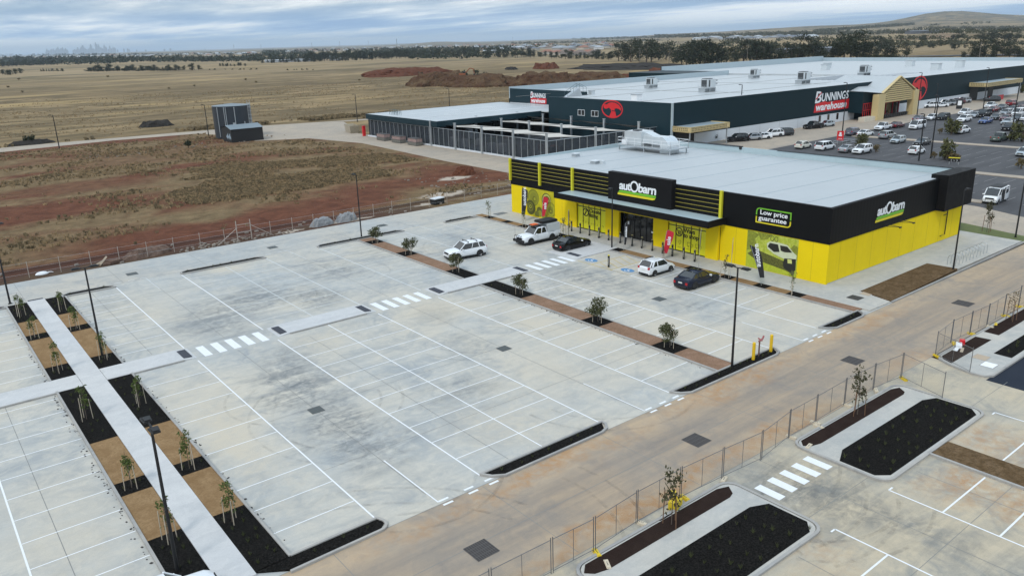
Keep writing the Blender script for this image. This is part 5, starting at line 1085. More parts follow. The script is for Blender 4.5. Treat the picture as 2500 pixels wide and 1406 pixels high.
ute, c_, hd_ = by_wheels('UTE', (1294.5, 599.3), (1350.8, 586.7), 'white', 'white four wheel drive ute with bull bar, rooftop tent and orange tray', s=1.04)
mb = MB(); mb.box(-2.68, -.93, 1.15, -.88, .93, 2.0); mb.box(-2.6, -.88, 2.0, -.92, .88, 2.06); mb.build('service_canopy', M('chequer_plate', (.62, .66, .68), .35, .3), ute)
mb = MB(); mb.box(-2.75, -.95, .75, -1.95, .95, 1.14); mb.box(-1.1, -.95, .75, -.85, .95, 1.14); mb.build('canopy_skirt', COLS['white'], ute)
mb = MB(); mb.box(-2.5, -.75, 2.14, -.2, .75, 2.34); mb.box(-2.45, -.7, 2.34, -.25, .7, 2.4); mb.build('roof_tent', m_black, ute)
mb = MB(); mb.box(-.25, -.62, 1.92, .75, .62, 1.99); mb.build('roof_rack', m_trim, ute)
mb = MB(); mb.cbox(.3, -.35, 1.995, .8, .3, .08); mb.cbox(.3, .02, 1.995, .8, .3, .08); mb.build('recovery_board', M('orange_plastic', (.75, .13, .02), .5), ute)
mb = MB(); mb.box(2.62, -.9, .4, 2.85, .9, .68)
for y in (-.6, -.2, .2, .6): mb.tube([(2.78, y, .6), (2.84, y*.95, 1.12), (2.74, y*.9, 1.2)], .03, 5)
mb.tube([(2.78, -.62, 1.1), (2.82, 0, 1.16), (2.78, .62, 1.1)], .03, 5); mb.tube([(2.6, -.8, 1.2), (2.6, -.8, 2.1)], .012, 4); mb.build('bull_bar', m_black, ute)
for c in kids(ute):
    if c.name.startswith('wheel'):
        for r_ in kids(c): r_.material_slots[0].link = 'OBJECT'; r_.material_slots[0].material = m_rimk
s1, c_, hd_ = by_wheels('SEDAN', (1431.5, 603.5), (1386.9, 614.4), 'black', 'black sedan with silver wheels parked at the crossing, left of the bollards')
mb = MB(); mb.box(-2.35, -.62, 1.1, -2.15, .62, 1.14); mb.build('spoiler', COLS['black'], s1)
h1, c_, hd_ = by_wheels('HATCH', (1637.7, 663.5), (1598.3, 675.3), 'white', 'white hatchback parked beside the blue accessible bays')
s2, c_, hd_ = by_wheels('SEDAN', (1744.4, 691.2), (1696.5, 707.2), 'navy', 'big black luxury sedan with red tail lamps nearest the right', s=1.06)
for c in kids(s2):
    if c.name.startswith('wheel'):
        for r_ in kids(c): r_.material_slots[0].link = 'OBJECT'; r_.material_slots[0].material = m_rimk
v1 = car2('VAN', *G(2436, 497)[:2], 184, 'white', 'white van with roof rack and open side door behind the store'); v1.location.y += .75; v1.location.x += 1.0
mb = MB(); mb.box(-2.0, -.75, 2.14, .6, .75, 2.2); mb.build('roof_rack', m_trim, v1); mb = MB(); mb.box(-.3, .93, .4, .75, .975, 1.85); mb.build('side_door_opening', m_black, v1)
mb = MB(); mb.box(-1.6, .98, .35, -.35, 1.03, 1.9); mb.build('sliding_door', COLS['white'], v1); mb = MB(); mb.box(-1.5, 1.031, 1.2, -.5, 1.036, 1.75); mb.build('door_glass', m_cglass, v1)
mb = MB(); mb.tube([(2.55, -.5, .5), (2.62, -.5, .9), (2.62, .5, .9), (2.55, .5, .5)], .04, 6); mb.build('nudge_bar', m_black, v1)
g_ = G(372, 1400, 1.62); car2('SUV', g_.x, g_.y-1.1, 0, 'white', 'white car cut off by the bottom edge below the left planted walkway')
# hardware lot: (model, px, py of the footprint centre, heading, colour, label)
cp = lambda x, y: (1900+x/4.167, 130+y/4.167)
cq = lambda x, y: (1700+x/6.25, 220+y/6.25)
LOT = [('HATCH', cp(252, 968), 0, 'cream', 'cream hatchback with black roof, leftmost of the front parked row'),
 ('MPV', cp(475, 982), 0, 'white', 'white people mover second from left in the front row'),
 ('SEDAN', cp(708, 1005), 0, 'silver', 'silver sedan half behind the white wagon by the front bush'),
 ('SUV', cp(850, 1020), 180, 'white', 'white wagon facing the camera between silver sedan and low shrubs'),
 ('SUV', cp(768, 835), 0, 'lilac', 'silver grey wagon beside the white sedan above the red sign'),
 ('SEDAN', cp(885, 845), 0, 'white', 'white sedan beside the silver grey wagon above the red sign'),
 ('UTE', cp(1062, 782), 180, 'white', 'white ute parked beside the dark red sedan near the entrance'),
 ('SEDAN', cp(1208, 757), 0, 'maroon', 'dark red sedan between the white ute and the white van'),
 ('VAN', cp(1410, 772), 180, 'white', 'white passenger van behind the near lamp post'),
 ('SUV', cp(1108, 868), 0, 'silver', 'older silver and grey wagon seen from behind below the white ute'),
 ('HATCH', cp(1215, 915), 180, 'ice', 'pale silver hatchback facing the camera in the middle of the asphalt'),
 ('SEDAN', cp(1462, 935), 180, 'dgrey', 'dark grey sedan behind the lamp post above the white hatchback'),
 ('HATCH', cp(1405, 1025), 0, 'white', 'white hatchback seen from behind at the foot of the lamp post'),
 ('SUV', cp(1868, 815), 0, 'white', 'white coupe-backed wagon beside the round bush'),
 ('UTE', cp(2248, 895), 0, 'green', 'pale green grey ute alone at the right edge lot'),
 ('SEDAN', cp(2105, 715), 180, 'blue', 'bright blue sedan by the yellow hatched line'),
 ('SUV', cp(1888, 700), 180, 'white', 'white four wheel drive left of the blue sedan'),
 ('SUV', cp(2345, 785), 180, 'black', 'black wagon in front of the lamp post at right'),
 ('SEDAN', cp(2335, 725), 180, 'ice', 'pale blue grey sedan just behind the black wagon'),
 ('SEDAN', cp(1435, 690), 0, 'lilac', 'lilac grey sedan behind the small lamp head'),
 ('HATCH', cp(1560, 680), 180, 'white', 'white hatchback between the two tall lamp posts'),
 ('SUV', cp(1672, 678), 180, 'black', 'black four wheel drive right of the tall lamp post'),
 ('UTE', cp(1900, 632), 180, 'white', 'white ute with ladder rack behind the white four wheel drive'),
 ('SEDAN', cp(2000, 655), 180, 'silver', 'silver sedan between the white four wheel drive and black van'),
 ('VAN', cp(2095, 650), 180, 'black', 'black high-roofed wagon behind the blue sedan'),
 ('SEDAN', cp(2218, 675), 180, 'dgrey', 'dark green grey sedan left of the maroon one'),
 ('SEDAN', cp(2318, 685), 180, 'maroon', 'maroon sedan in the crowded row at right'),
 ('SUV', cp(2432, 688), 180, 'dgrey', 'dark wagon right of the maroon sedan by the far lamp post'),
 ('HATCH', cp(2510, 690), 180, 'white', 'white hatchback cut by the right edge of the picture'),
 ('UTE', cp(2160, 562), 180, 'white', 'white ute behind the red sedan in the far row'),
 ('SEDAN', cp(2275, 572), 180, 'dgrey', 'dark grey sedan right of the far white ute'),
 ('SEDAN', cp(2180, 597), 180, 'red', 'red sedan in front of the far white ute'),
 ('SUV', cp(2372, 535), 0, 'red', 'red wagon in the farthest row near the right edge'),
 ('VAN', cp(2440, 640), 180, 'white', 'white van in the crowded row at the right'),
 ('SUV', cp(2312, 635), 180, 'silver', 'silver wagon behind the maroon sedan'),
 ('HATCH', cp(2482, 590), 180, 'red', 'red hatchback at the right edge behind the white van'),
 ('SEDAN', cp(2385, 590), 180, 'dgrey', 'charcoal sedan behind the white van at right'),
 ('SUV', cp(2170, 492), 120, 'dgrey', 'dark wagon under the far cream canopy'),
 ('SUV', cp(1540, 555), 150, 'white', 'white wagon leftmost of the cars angled to the wall past the gable'),
 ('SEDAN', cp(1645, 552), 150, 'white', 'white sedan second of the cars angled to the wall past the gable'),
 ('UTE', cp(1702, 538), 150, 'silver', 'silver ute third of the cars angled to the wall past the gable'),
 ('SUV', cp(1762, 530), 150, 'grey', 'grey wagon fourth of the cars angled to the wall past the gable'),
 ('SUV', cp(1812, 520), 150, 'maroon', 'maroon wagon fifth of the cars angled to the wall past the gable'),
 ('SUV', cp(1875, 508), 150, 'silver', 'silver wagon last of the cars angled to the wall past the gable'),
 ('UTE', cp(355, 768), 165, 'black', 'matt black ute parked by the white wall under the shop name'),
 ('HATCH', cp(492, 748), 165, 'ice', 'pale blue hatchback behind the matt black ute'),
 ('SUV', cq(625, 785), 150, 'black', 'black wagon leftmost of the cars along the near white wall'),
 ('HATCH', cq(858, 765), 150, 'silver', 'silver hatchback between black wagon and white sedan by the wall'),
 ('SEDAN', cq(985, 748), 150, 'white', 'white sedan between silver hatchback and white four wheel drive'),
 ('SUV', cq(1165, 715), 155, 'white', 'white four wheel drive with spare wheel by the near wall'),
 ('SUV', cq(1320, 698), 155, 'dgrey', 'dark wagon behind the white four wheel drive by the wall'),
 ('HATCH', cp(2497, 1045), 180, 'ice', 'pale car nosing in at the right edge of the asphalt')]
for k, p, hd, col, lb in LOT:
    g_ = G(p[0], p[1], .0); car2(k, g_.x, g_.y, hd, col, lb, 'cars parked in the hardware store lot', s=1.02)
for i, (px_, py_, hd, k, col, lb) in enumerate([(2207, 137, 160, 'UTE', 'white', 'white ute on the distant road left of the lone tree'), (2226, 137, 160, 'SUV', 'white', 'white wagon on the distant road right of the lone tree'), (2297, 136, -20, 'SEDAN', 'black', 'dark car on the distant road behind the warehouse'), (2311, 136.5, -20, 'SEDAN', 'white', 'white sedan on the distant road behind the warehouse'), (2368, 131, 160, 'VAN', 'white', 'white van on the distant road among roadside bushes')]):
    g_ = G(px_, py_, .4); car2(k, g_.x, g_.y, hd+20, col, lb, 'vehicles on the distant road', s=1.25)
for T_ in protos.values(): kill(T_)
# ---------------------------------------------------------------- lamp posts
def lamp(h, two, ang, pr=.075):
    e = empty('lamp_post', (0, 0, 0), 'x', 'lamp post'); mb = MB(); mb.tube([(0, 0, 0), (0, 0, h)], pr*1.25, 8, pr*.8); mb.cbox(0, 0, 0, .34, .34, .05); mb.build('pole', m_black, e)
    for s in ((-1, 1) if two else (1,)):
        mb = MB(); mb.tube([(0, 0, h), (s*.38, 0, h+.04)], .04, 6); ar = mb.build('lamp_arm', m_black, e)
        mb = MB(); x0, x1 = sorted((s*.35, s*.95)); mb.prism([(x0, -.17), (x1, -.22), (x1, .22), (x0, .17)], h+.0, h+.09); mb.prism([(x0+.05, -.12), (x1-.1, -.15), (x1-.1, .15), (x0+.05, .12)], h+.09, h+.14)
        mb.build('lamp_head', m_trim, e)
    e.rotation_euler.z = radians(ang); return e
def put_lamp(x, y, h, two, ang, lab, grp='tall black lamp posts', pr=.075):
    e = lamp(h, two, ang, pr); e.location = (x, y, 0); e['label'] = lab; e['group'] = grp
put_lamp(-9.3, 27.96, 7.9, False, 0, 'black lamp post at the left picture edge beside the service road')
put_lamp(-5.55, 6.5, 7.35, True, 90-90, 'black twin-headed lamp post in the left walkway planting')
put_lamp(-9.2, -25.9, 7.6, True, 90, 'black twin-headed lamp post nearest the camera at lower left')
put_lamp(29.3, -28.6, 7.6, True, -90, 'black twin-headed lamp post in the island by the yellow posts')
put_lamp(65.4, -28.5, 8.1, False, 0, 'black lamp post by the bicycle hoops')
put_lamp(29.1, 27.5, 7.9, False, 90, 'black lamp post in the island before the red dirt')
put_lamp(47.6, 1.6, 7.0, False, 200, 'black lamp post in front of the store door')
put_lamp(83.6, -27.5, 8.0, False, 200, 'black lamp post on the grass verge at the right edge')
for x, y, h, lb in ((19.4, 171.1, 8.4, 'lamp post by the dirt track at far left'), (56.2, 167.5, 8.5, 'lamp post just left of the water tank'), (102.5, 167.0, 8.4, 'lamp post on the field edge above the pale skip'), (152, 188.2, 6.6, 'lamp post in the dry field behind the nursery roof')): put_lamp(x, y, h, False, 180, lb, pr=.11)
for px_, py_, h, lb in ((2056, 329, 11.7, 'tall lamp post in front of the shop name on the warehouse'), (2243, 393, 8.4, 'lamp post nearest the store roof in the asphalt lot'), (2272, 387, 11.4, 'tall leaning-looking lamp post by the front bush'), (2400, 268, 11.7, 'tall lamp post before the far cream canopy'), (2467, 343.6, 11.7, 'tall lamp post at the right side of the asphalt lot'), (2238, 287, 11.7, 'tall lamp post in front of the second red emblem'), (2281, 283, 8.5, 'lamp post right of the gabled entrance'), (1805, 331, 11.7, 'taller of two lamp posts by the cream canopy'), (1801, 331, 8.4, 'shorter of two lamp posts by the cream canopy')):
    g_ = G(px_, py_); put_lamp(g_.x, g_.y, h, False, 170, lb, 'lamp posts of the hardware store lot', .11)
# ---------------------------------------------------------------- bollards, flags, small street things
def bollard(x, y, lb, yellow=False, z=.1):
    e = empty('bollard', (x, y, z), lb, 'bollard', group='black bollards with pale lettering'); mb = MB(); mb.tube([(0, 0, 0), (0, 0, 1.25)], .11, 12); mb.build('shaft', m_black, e)
    mb = MB(); mb.tube([(0, 0, 1.26), (0, 0, 1.33)], .112, 12); mb.build('cap', m_yell if yellow else M('olive_cap', (.25, .22, .10), .5), e)
    for i, zz in enumerate((.28, .42, .55, .68, .80, .92)):
        mb = MB(); P = PL((Vector((.35, -.94, 0)), Vector((0, 0, 1)), Vector((-.94, -.35, 0))), (0, 0, 0)); P.rect(mb, -.035-.012*(i % 2), zz, .035, zz+.085, .10, .114); mb.build('lettering', M('pale_lettering', (.45, .44, .38), .6), e)
for x, y, lb in [(49.74, 10.77, 'black bollard farthest left before the store front'), (49.7, 9.14, 'black bollard second from the left before the store'), (49.7, 7.5, 'black bollard third from the left, before the left window'), (49.7, 5.85, 'black bollard fourth from the left, before the left window'), (49.7, 4.22, 'black bollard fifth from the left, by the yellow pier'), (49.7, 2.3, 'black bollard at the left side of the glass entrance'), (49.7, .4, 'black bollard just left of the lamp post at the entrance'), (49.7, -1.1, 'black bollard just right of the lamp post at the entrance'), (49.7, -2.68, 'black bollard at the right side of the glass entrance'), (49.6, -4.3, 'black bollard behind the red sale flag at right'), (49.5, -5.78, 'black bollard at the left edge of the right window'), (49.5, -7.36, 'black bollard before the middle of the right window'), (49.5, -8.85, 'black bollard farthest right before the store front')]: bollard(x, y, lb)
bollard(41.75, -3.68, 'single black bollard with yellow cap between the accessible bays', True, 0)
def flag(px_, py_, h, mat, ang, txt, lb, lean=0, wd=.62, tcol=None):
    g_ = G(px_, py_, .1); e = empty('feather_flag', (g_.x, g_.y, .1), lb, 'flag', group='feather flags before the store')
    e.rotation_euler.z = radians(ang)
    mb = MB(); top = [(0, 0, 0), (lean*.4, 0, h*.5), (lean*.85, 0, h*.93), (lean+.18, 0, h)]; mb.tube(top, .02, 5); mb.build('pole', m_galv, e)
    mb = MB(); n = 12; z0 = h*.20; pts = []
    for i in range(n+1):
        u = i/n; z = z0+(h-z0)*u; xl = lean*(z/h)**1.2; wv = wd*(.28+.72*sin(pi*min(1, u*1.02+.0))**.0*min(1, .35+u*1.0)) if u < .86 else wd*math.sqrt(max(0, 1-((u-.86)/.14)**2))
        mb.v += [(xl, .008, z), (xl+wv, .012+.03*sin(u*7), z)]
    for i in range(n): a = 2*i; mb.f.append((a, a+1, a+3, a+2)); mb.m.append(0)
    b = mb.build('banner', mat, e)
    if txt:
        P = PL((Vector((.12, 0, 1)).normalized(), Vector((-1, 0, .12)).normalized(), Vector((0, -1, 0))), (0, 0, 0))
        c = bpy.data.curves.new('banner_lettering', 'FONT'); c.body = txt; c.size = wd*.8; c.offset = .012; c.extrude = .002; c.materials.append(tcol or m_txtw)
        o = bpy.data.objects.new('banner_lettering', c); COL.objects.link(o); o.parent = e
        X, Y, Z = Vector((lean*.25, 0, h*.5)).normalized(), Vector((-1, 0, lean*.25/(h*.5))).normalized(), Vector((0, -1, 0))
        Pp = Vector((lean*.55+wd*.72, -.05, h*.48)); o.matrix_local = Matrix(((X.x, Y.x, Z.x, Pp.x), (X.y, Y.y, Z.y, Pp.y), (X.z, Y.z, Z.z, Pp.z), (0, 0, 0, 1)))
    return e
m_fb = M('flag_black', (.012, .011, .014), .7); m_fr = M('flag_red', (.50, .012, .03), .7)
FA = -65
flag(1273.5, 541, 4.6, m_fb, FA, 'autobarn', 'black feather flag at the far left of the store front', .2, .85)
flag(1322, 540, 3.4, m_fr, FA, 'sale', 'red sale feather flag left of the white ute', .35, .75)
flag(1388, 577, 3.3, m_fb, 25, '', 'edge-on black feather flag beside the left sapling', 0, .3)
flag(1523, 611, 3.3, m_fb, -80, 'autobarn', 'narrow black feather flag before the glass entrance', .15, .42)
flag(1617, 632, 3.3, m_fr, FA, 'sale', 'red sale feather flag beside the white hatchback', .45, .8)
flag(1705, 657, 4.2, m_fb, 22, '', 'edge-on black feather flag behind the big black sedan', .35, .22)
flag(1783, 678, 4.0, m_fr, 22, '', 'edge-on red feather flag behind the twin lamp heads', .25, .14)
ff = flag(1859, 697, 3.9, m_fb, FA, 'autobarn', 'black feather flag leaning left before the off-road print', -1.35, .78)
# bicycle hoops
for i in range(10):
    e = empty('bicycle_hoop', (66.7+i*.83, -27.75, .1), 'thin grey bicycle hoop number %s counted from the lamp post' % ('one two three four five six seven eight nine ten'.split()[i]), 'bicycle rack', group='row of bicycle hoops'); mb = MB()
    mb.tube([(0, -.4, 0), (0, -.4, .7)]+[(0, -.4*cos(radians(t)), .7+.4*sin(radians(t))) for t in range(15, 180, 15)]+[(0, .4, .7), (0, .4, 0)], .028, 6); mb.build('hoop', m_galv, e)
# yellow posts and fire hydrant
for x, y, lb in ((31.6, -28.8, 'yellow steel post left of the standpipe'), (33.9, -28.75, 'yellow steel post right of the standpipe')):
    e = empty('yellow_post', (x, y, .05), lb, 'bollard'); mb = MB(); mb.tube([(0, 0, 0), (0, 0, 1.35)], .12, 12); mb.build('shaft', M('safety_yellow', (.72, .46, .01), .5), e); mb = MB(); mb.tube([(0, 0, 1.35), (0, 0, 1.39)], .122, 12, .06); mb.build('cap', MATS['safety_yellow'], e)
e = empty('fire_standpipe', (32.5, -28.65, .05), 'red pipe standpipe between the two yellow posts', 'hydrant'); mb = MB(); mb.tube([(0, 0, 0), (0, 0, 1.2)], .06, 8); mb.build('pipe', M('rusty_pipe', (.14, .08, .06), .6), e); mb = MB(); mb.tube([(-.1, 0, 1.2), (.35, 0, 1.3), (.5, 0, 1.5)], .07, 8); mb.tube([(.1, -.15, 1.25), (.1, .2, 1.35)], .06, 8); mb.build('outlet', M('faded_red_paint', (.30, .09, .09), .6), e)
# grates, pits and tactile mats
m_grate = M('grate_dark', (.020, .022, .020), .8); m_grate2 = M('grate_brown', (.045, .038, .036), .8); m_grate3 = M('grate_green_grey', (.085, .11, .112), .7)
def grate(x, y, s, m, lb, z=.008, ly=None):
    ly = ly or s; e = empty('drain_grate', (x, y, 0), lb, 'drain grate', group='square drain grates'); mb = MB(); mb.box(-s/2, -ly/2, z-.006, s/2, ly/2, z); mb.build('pit', m, e)
    mb = MB(); n = 10
    for i in range(n+1): mb.cbox(-s/2+s*i/n, 0, z+.001, .03, ly, .006)
    for j in range(5): mb.cbox(0, -ly/2+ly*j/4, z+.0015, s, .03, .006)
    mb.build('bars', M('grate_bar', (.085, .078, .074), .7), e)
for x, y, s, m, lb in [(3.2, -14.4, 1.05, m_grate3, 'grey grate in the left aisle of pale concrete'), (19.3, -14.3, 1.1, m_grate3, 'grey grate in the middle aisle'), (37.5, -14.45, 1.2, m_grate3, 'grey grate in the aisle nearest the store'), (2.6, -33.9, 1.5, m_grate2, 'brown grate nearest the camera in the main road'), (18.8, -33.8, 1.5, m_grate2, 'brown grate second along the main road'), (36.9, -33.7, 1.5, m_grate2, 'brown grate third along the main road'), (55.8, -33.5, 1.7, m_grate2, 'brown grate farthest along the main road'), (18.7, 30.8, 1.3, m_grate3, 'grey grate in the middle of the service road'), (2.6, 30.7, 1.3, m_grate3, 'grey grate in the service road at left'), (34.4, 31.6, 1.4, m_grate3, 'grey grate in the service road near the dirt'), (50.3, -26.5, 1.35, m_grate, 'black grate in the footpath by the bark bed')]: grate(x, y, s*.84, m, lb, .112 if x == 50.3 else .008)
grate(49.9, 25.6, 1.8, M('pit_lid', (.20, .22, .22), .7), 'grey pit lid on the footpath beside the left garden', .112, 1.2)
for p0, p1, lb in (((44.0, -39.7), (.95, .9), 'tan pit lid in the lower right footpath'), ((42.95, -40.65), (.95, .85), 'white painted pit lid in the lower right footpath'), ((52.2, -26.6), (1.1, .9), 'tan pit lid by the bark bed')):
    e = empty('pit_lid', (*p0, .1), lb, 'pit lid'); mb = MB(); mb.cbox(0, 0, 0, *p1, .012); mb.build('lid', m_txtw if 'white' in lb else M('tan_lid', (.42, .33, .24), .8), e); mb = MB(); mb.cbox(0, 0, -.005, p1[0]+.12, p1[1]+.12, .012); mb.build('frame', m_kerb, e)
for x, y, lb in ((-.45, 2.05, 'first dark tactile mat from the left walkway'), (7.5, 2.05, 'second dark tactile mat, at the raised island'), (15.6, 2.05, 'third dark tactile mat, right end of the raised island'), (23.7, 2.05, 'fourth dark tactile mat, at the brown strip island'), (34.3, 2.05, 'fifth dark tactile mat, before the store crossing'), (42.4, 2.4, 'sixth dark tactile mat, at the store footpath')):
    e = empty('tactile_mat', (x, y, .06), lb, 'tactile paving', group='dark tactile mats at the crossings'); mb = MB(); z = .052 if 0 < 1 else 0
    mb.box(-.32, -.95, .0, .32, .95, .055); mb.build('mat', M('tactile_slate', (.042, .045, .058), .7), e); mb = MB()
    for i in range(6):
        for j in range(16): mb.cbox(-.25+i*.1, -.87+j*.116, .055, .04, .04, .012)
    mb.build('studs', M('tactile_stud', (.06, .064, .08), .7), e)
e = empty('tactile_mat', (-7.2, 27.35, .06), 'thin dark tactile strip at the top of the walkway', 'tactile paving'); mb = MB(); mb.cbox(0, 0, 0, 1.3, .3, .06); mb.build('mat', MATS['tactile_slate'], e)
# accessible symbols
for x, y, lb in ((42.3, -.45, 'blue wheelchair symbol left of the hatched bay'), (42.3, -5.9, 'blue wheelchair symbol beside the white hatchback')):
    e = empty('accessible_symbol', (x, y, .004), lb, 'ground symbol', group='blue wheelchair symbols'); P = PL('TW', (0, 0, 0)); mb = MB(); P.disc(mb, 0, 0, .85, .55, .002, .006, 20); mb.build('symbol_ground', M('accessible_blue', (.09, .23, .42), .75, var=.25, scale=5), e)
    mb = MB(); P.ring(mb, .02, -.14, .28, .26, .06, .007, .011, 14, -200, 40); P.disc(mb, -.08, .36, .08, .08, .007, .011, 10); P.plate(mb, [(-.12, .26), (-.03, .26), (.02, .02), (.3, .02), (.42, -.25), (.34, -.28), (.24, -.05), (-.06, -.05)], .007, .011); mb.build('symbol_figure', m_paint, e)
# signs
def lotsign(px_, py_, w_, h_, z0, mat, txts, lb, name='lot_sign', ang=-70):
    g_ = G(px_, py_); e = empty(name, (g_.x, g_.y, 0), lb, 'sign'); e.rotation_euler.z = radians(ang); mb = MB()
    for s in (-1, 1): mb.cbox(s*w_*.4, .02, 0, .08, .08, z0+h_)
    mb.build('post', m_galv, e); mb = MB(); mb.box(-w_/2, -.06, z0, w_/2, -.03, z0+h_); mb.build('panel', mat, e)
    for t, x, z, s, m in txts:
        c = bpy.data.curves.new('sign_lettering', 'FONT'); c.body = t; c.size = s; c.align_x = 'CENTER'; c.extrude = .005; c.materials.append(m); o = bpy.data.objects.new('sign_lettering', c); COL.objects.link(o); o.parent = e; o.location = (x, -.07, z); o.rotation_euler = (radians(90), 0, 0)
    return e
es = lotsign(2050, 350, 1.35, 2.0, .6, m_red, [], 'red trolley return sign with white figure in the front row')
mb = MB(); P = PL('S', (0, -.06, 0)); P.disc(mb, 0, 2.1, .24, .24, .005, .02, 14); P.rect(mb, -.33, 1.5, .33, 1.85, .005, .02); P.rect(mb, -.4, .95, .4, 1.03, .005, .02); mb.build('sign_figure', m_txtw, es)
es = lotsign(2328, 402, 1.8, .6, .5, m_black, [('(', -.45, .6, .5, m_txtw), (')', .45, .6, .5, m_txtw), ('~', 0, .6, .5, m_txtw)], 'small black sign with yellow top behind the store corner'); mb = MB(); mb.box(-.9, -.1, 1.11, .9, .1, 1.25); mb.build('sign_top', m_yell, es)
e = empty('stop_sign', (83.8, -28.9, 0), 'red stop sign cut by the right picture edge', 'sign'); mb = MB(); mb.tube([(0, 0, 0), (0, 0, 2.4)], .035, 6); mb.build('post', m_galv, e); P = PL('W', (0, 0, 0)); mb = MB(); P.disc(mb, 0, 2.3, .4, .4, .04, .06, 8); mb.build('panel', m_red, e)
o = P.text('STOP', -.3, 2.2, .07, .25, m_txtw, 'sign_lettering', None); o.parent = e
es = lotsign(2341, 268, 1.6, 2.6, .2, m_black, [], 'black advertising board near the crowded parked row', 'advert_board'); mb = MB(); mb.box(-.5, -.07, 1.2, .5, -.065, 2.5); mb.build('poster', m_txtw, es)
# trolley bay, skip, red bin, barrier blocks
e = empty('trolley_bay', (*G(2056, 358)[:2], 0), 'grey trolley bay railing behind the red sign', 'trolley bay'); mb = MB(); railing(mb, 0, 0, 5, 0, 0, 1.0); railing(mb, 0, 2, 5, 2, 0, 1.0); railing(mb, 5, 0, 5, 2, 0, 1.0); mb.build('rail', m_galv, e); mb = MB(); [mb.box(.4+i*.5, .4, .4, .8+i*.5, 1.0, .9) for i in range(7)]; mb.build('trolleys', M('trolley_mesh', (.12, .13, .13), .6), e)
e = empty('trolley_bay', (*G(2330, 285)[:2], 0), 'long row of dark trolleys outside the gabled entrance', 'trolley bay'); e.location = (197.5, 47.2, 0); mb = MB(); [mb.box(i*1.2, -.9, .2, .8+i*1.2, -.2, 1.0) for i in range(11)]; mb.build('trolleys', M('trolley_black', (.02, .02, .02), .6), e); mb = MB(); railing(mb, 0, -1.0, 13, -1.0, 0, 1.0); mb.build('rail', m_black, e)
e = empty('concrete_barrier', (189.5, 47.0, 0), 'low white barrier block left of the gabled entrance', 'barrier'); mb = MB(); mb.prism([(-3, -.9), (3, -.9), (2.7, .9), (-2.7, .9)], 0, 1.1); mb.build('block', M('cream_plastic', (.62, .56, .46), .6), e)
e = empty('skip_bin', (87.2, 141.5, 0), 'pale rusty skip bin behind the nursery building', 'skip'); mb = MB(); b = [(-3.4, -1.1, 0), (2.6, -1.1, 0), (2.6, 1.1, 0), (-3.4, 1.1, 0), (-4.2, -1.3, 2.0), (3.2, -1.3, 2.0), (3.2, 1.3, 2.0), (-4.2, 1.3, 2.0)]; mb.v = b; mb.f = [(0, 1, 5, 4), (1, 2, 6, 5), (2, 3, 7, 6), (3, 0, 4, 7), (3, 2, 1, 0)]; mb.m = [0]*5; mb.build('hull', M('skip_cream', (.38, .33, .25), .8, var=.35, scale=2), e); mb = MB(); [mb.box(-3+i*1.1, -1.34, .1, -2.9+i*1.1, -1.1, 1.95) for i in range(6)]; mb.build('ribs', MATS['skip_cream'], e); e.rotation_euler.z = radians(75)
e = empty('red_bin', (84.7, 129.6, 0), 'narrow red cabinet at the far end of the screen fence', 'cabinet'); mb = MB(); mb.cbox(0, 0, 0, .7, .6, 2.6); mb.build('cabinet', m_red, e); mb = MB(); mb.cbox(0, 0, 2.6, .8, .7, .1); mb.build('top', m_redst, e)
e = empty('crate_box', (47.9, 38.6, 0), 'black crate with white lid on the dirt verge', 'crate'); mb = MB(); mb.cbox(0, 0, 0, 1.9, 1.1, .8); mb.build('box', m_black, e); mb = MB(); mb.cbox(0, 0, .8, 2.0, 1.2, .1); mb.build('lid', m_ww, e); e.rotation_euler.z = radians(10)
e = empty('white_sack', (-5.0, 37.9, 0), 'white plastic sack on the dark verge at left', 'sack'); e.scale = (.62, .62, .62); mb = MB(); n = 10
for j in range(6):
    for i in range(n): t = 2*pi*i/n; ph = j/5*pi/2; mb.v.append((1.1*cos(t)*cos(ph)*(1+.15*sin(3*t)), .55*sin(t)*cos(ph), .5*sin(ph)))
for j in range(5):
    for i in range(n): k = (i+1) % n; mb.f.append((j*n+i, j*n+k, (j+1)*n+k, (j+1)*n+i)); mb.m.append(0)
mb.build('sack', m_white, e, smooth=True); mb = MB(); mb.tube([(1.0, 0, .2), (1.5, .1, .15), (1.8, 0, .05)], .12, 6, .05); mb.build('neck', m_white, e)
def mound(name, x, y, rx, ry, h, m, lb, rz=0, cat='mound', n=26, rough=.35, z=-.1):
    rr = random.Random(hash((round(x), round(y))) & 0xffff); mb = MB(); k = max(6, n//3)
    for j in range(k+1):
        for i in range(n):
            t = 2*pi*i/n; u = j/k; r0 = 1-u; nz = mathutils.noise.fractal((x+cos(t)*r0*3, y+sin(t)*r0*3, 1.7), 1, 2, 4)
            hh = h*min(1, (1-r0**2)*1.7)*(1+rough*nz) if j else 0
            mb.v.append((rx*r0*cos(t)*(1+.22*nz), ry*r0*sin(t)*(1+.22*nz), hh+(z if j == 0 else 0)))
    for j in range(k):
        for i in range(n): a = (i+1) % n; mb.f.append((j*n+i, j*n+a, (j+1)*n+a, (j+1)*n+i)); mb.m.append(0)
    o = mb.build(name, m, loc=(x, y, .0), rz=radians(rz)); tag(o, lb, cat); return o
m_rub = soil('rubble', (.14, .09, .07), (.21, .15, .12), (.07, .045, .035), 2, .8, 9); m_gm = soil('grey_gravel', (.27, .28, .29), (.34, .34, .34), (.15, .15, .16), 2, .6, 9)
m_rm = soil('red_soil_mound', (.11, .042, .026), (.15, .062, .036), (.05, .02, .013), .25, .9, 3); m_bm = soil('brown_soil_mound', (.085, .042, .026), (.135, .09, .052), (.035, .02, .013), .12, .9, 1.2); m_dm = soil('dark_soil_mound', (.04, .035, .033), (.055, .05, .045), (.02, .018, .016), .5, .8, 3)
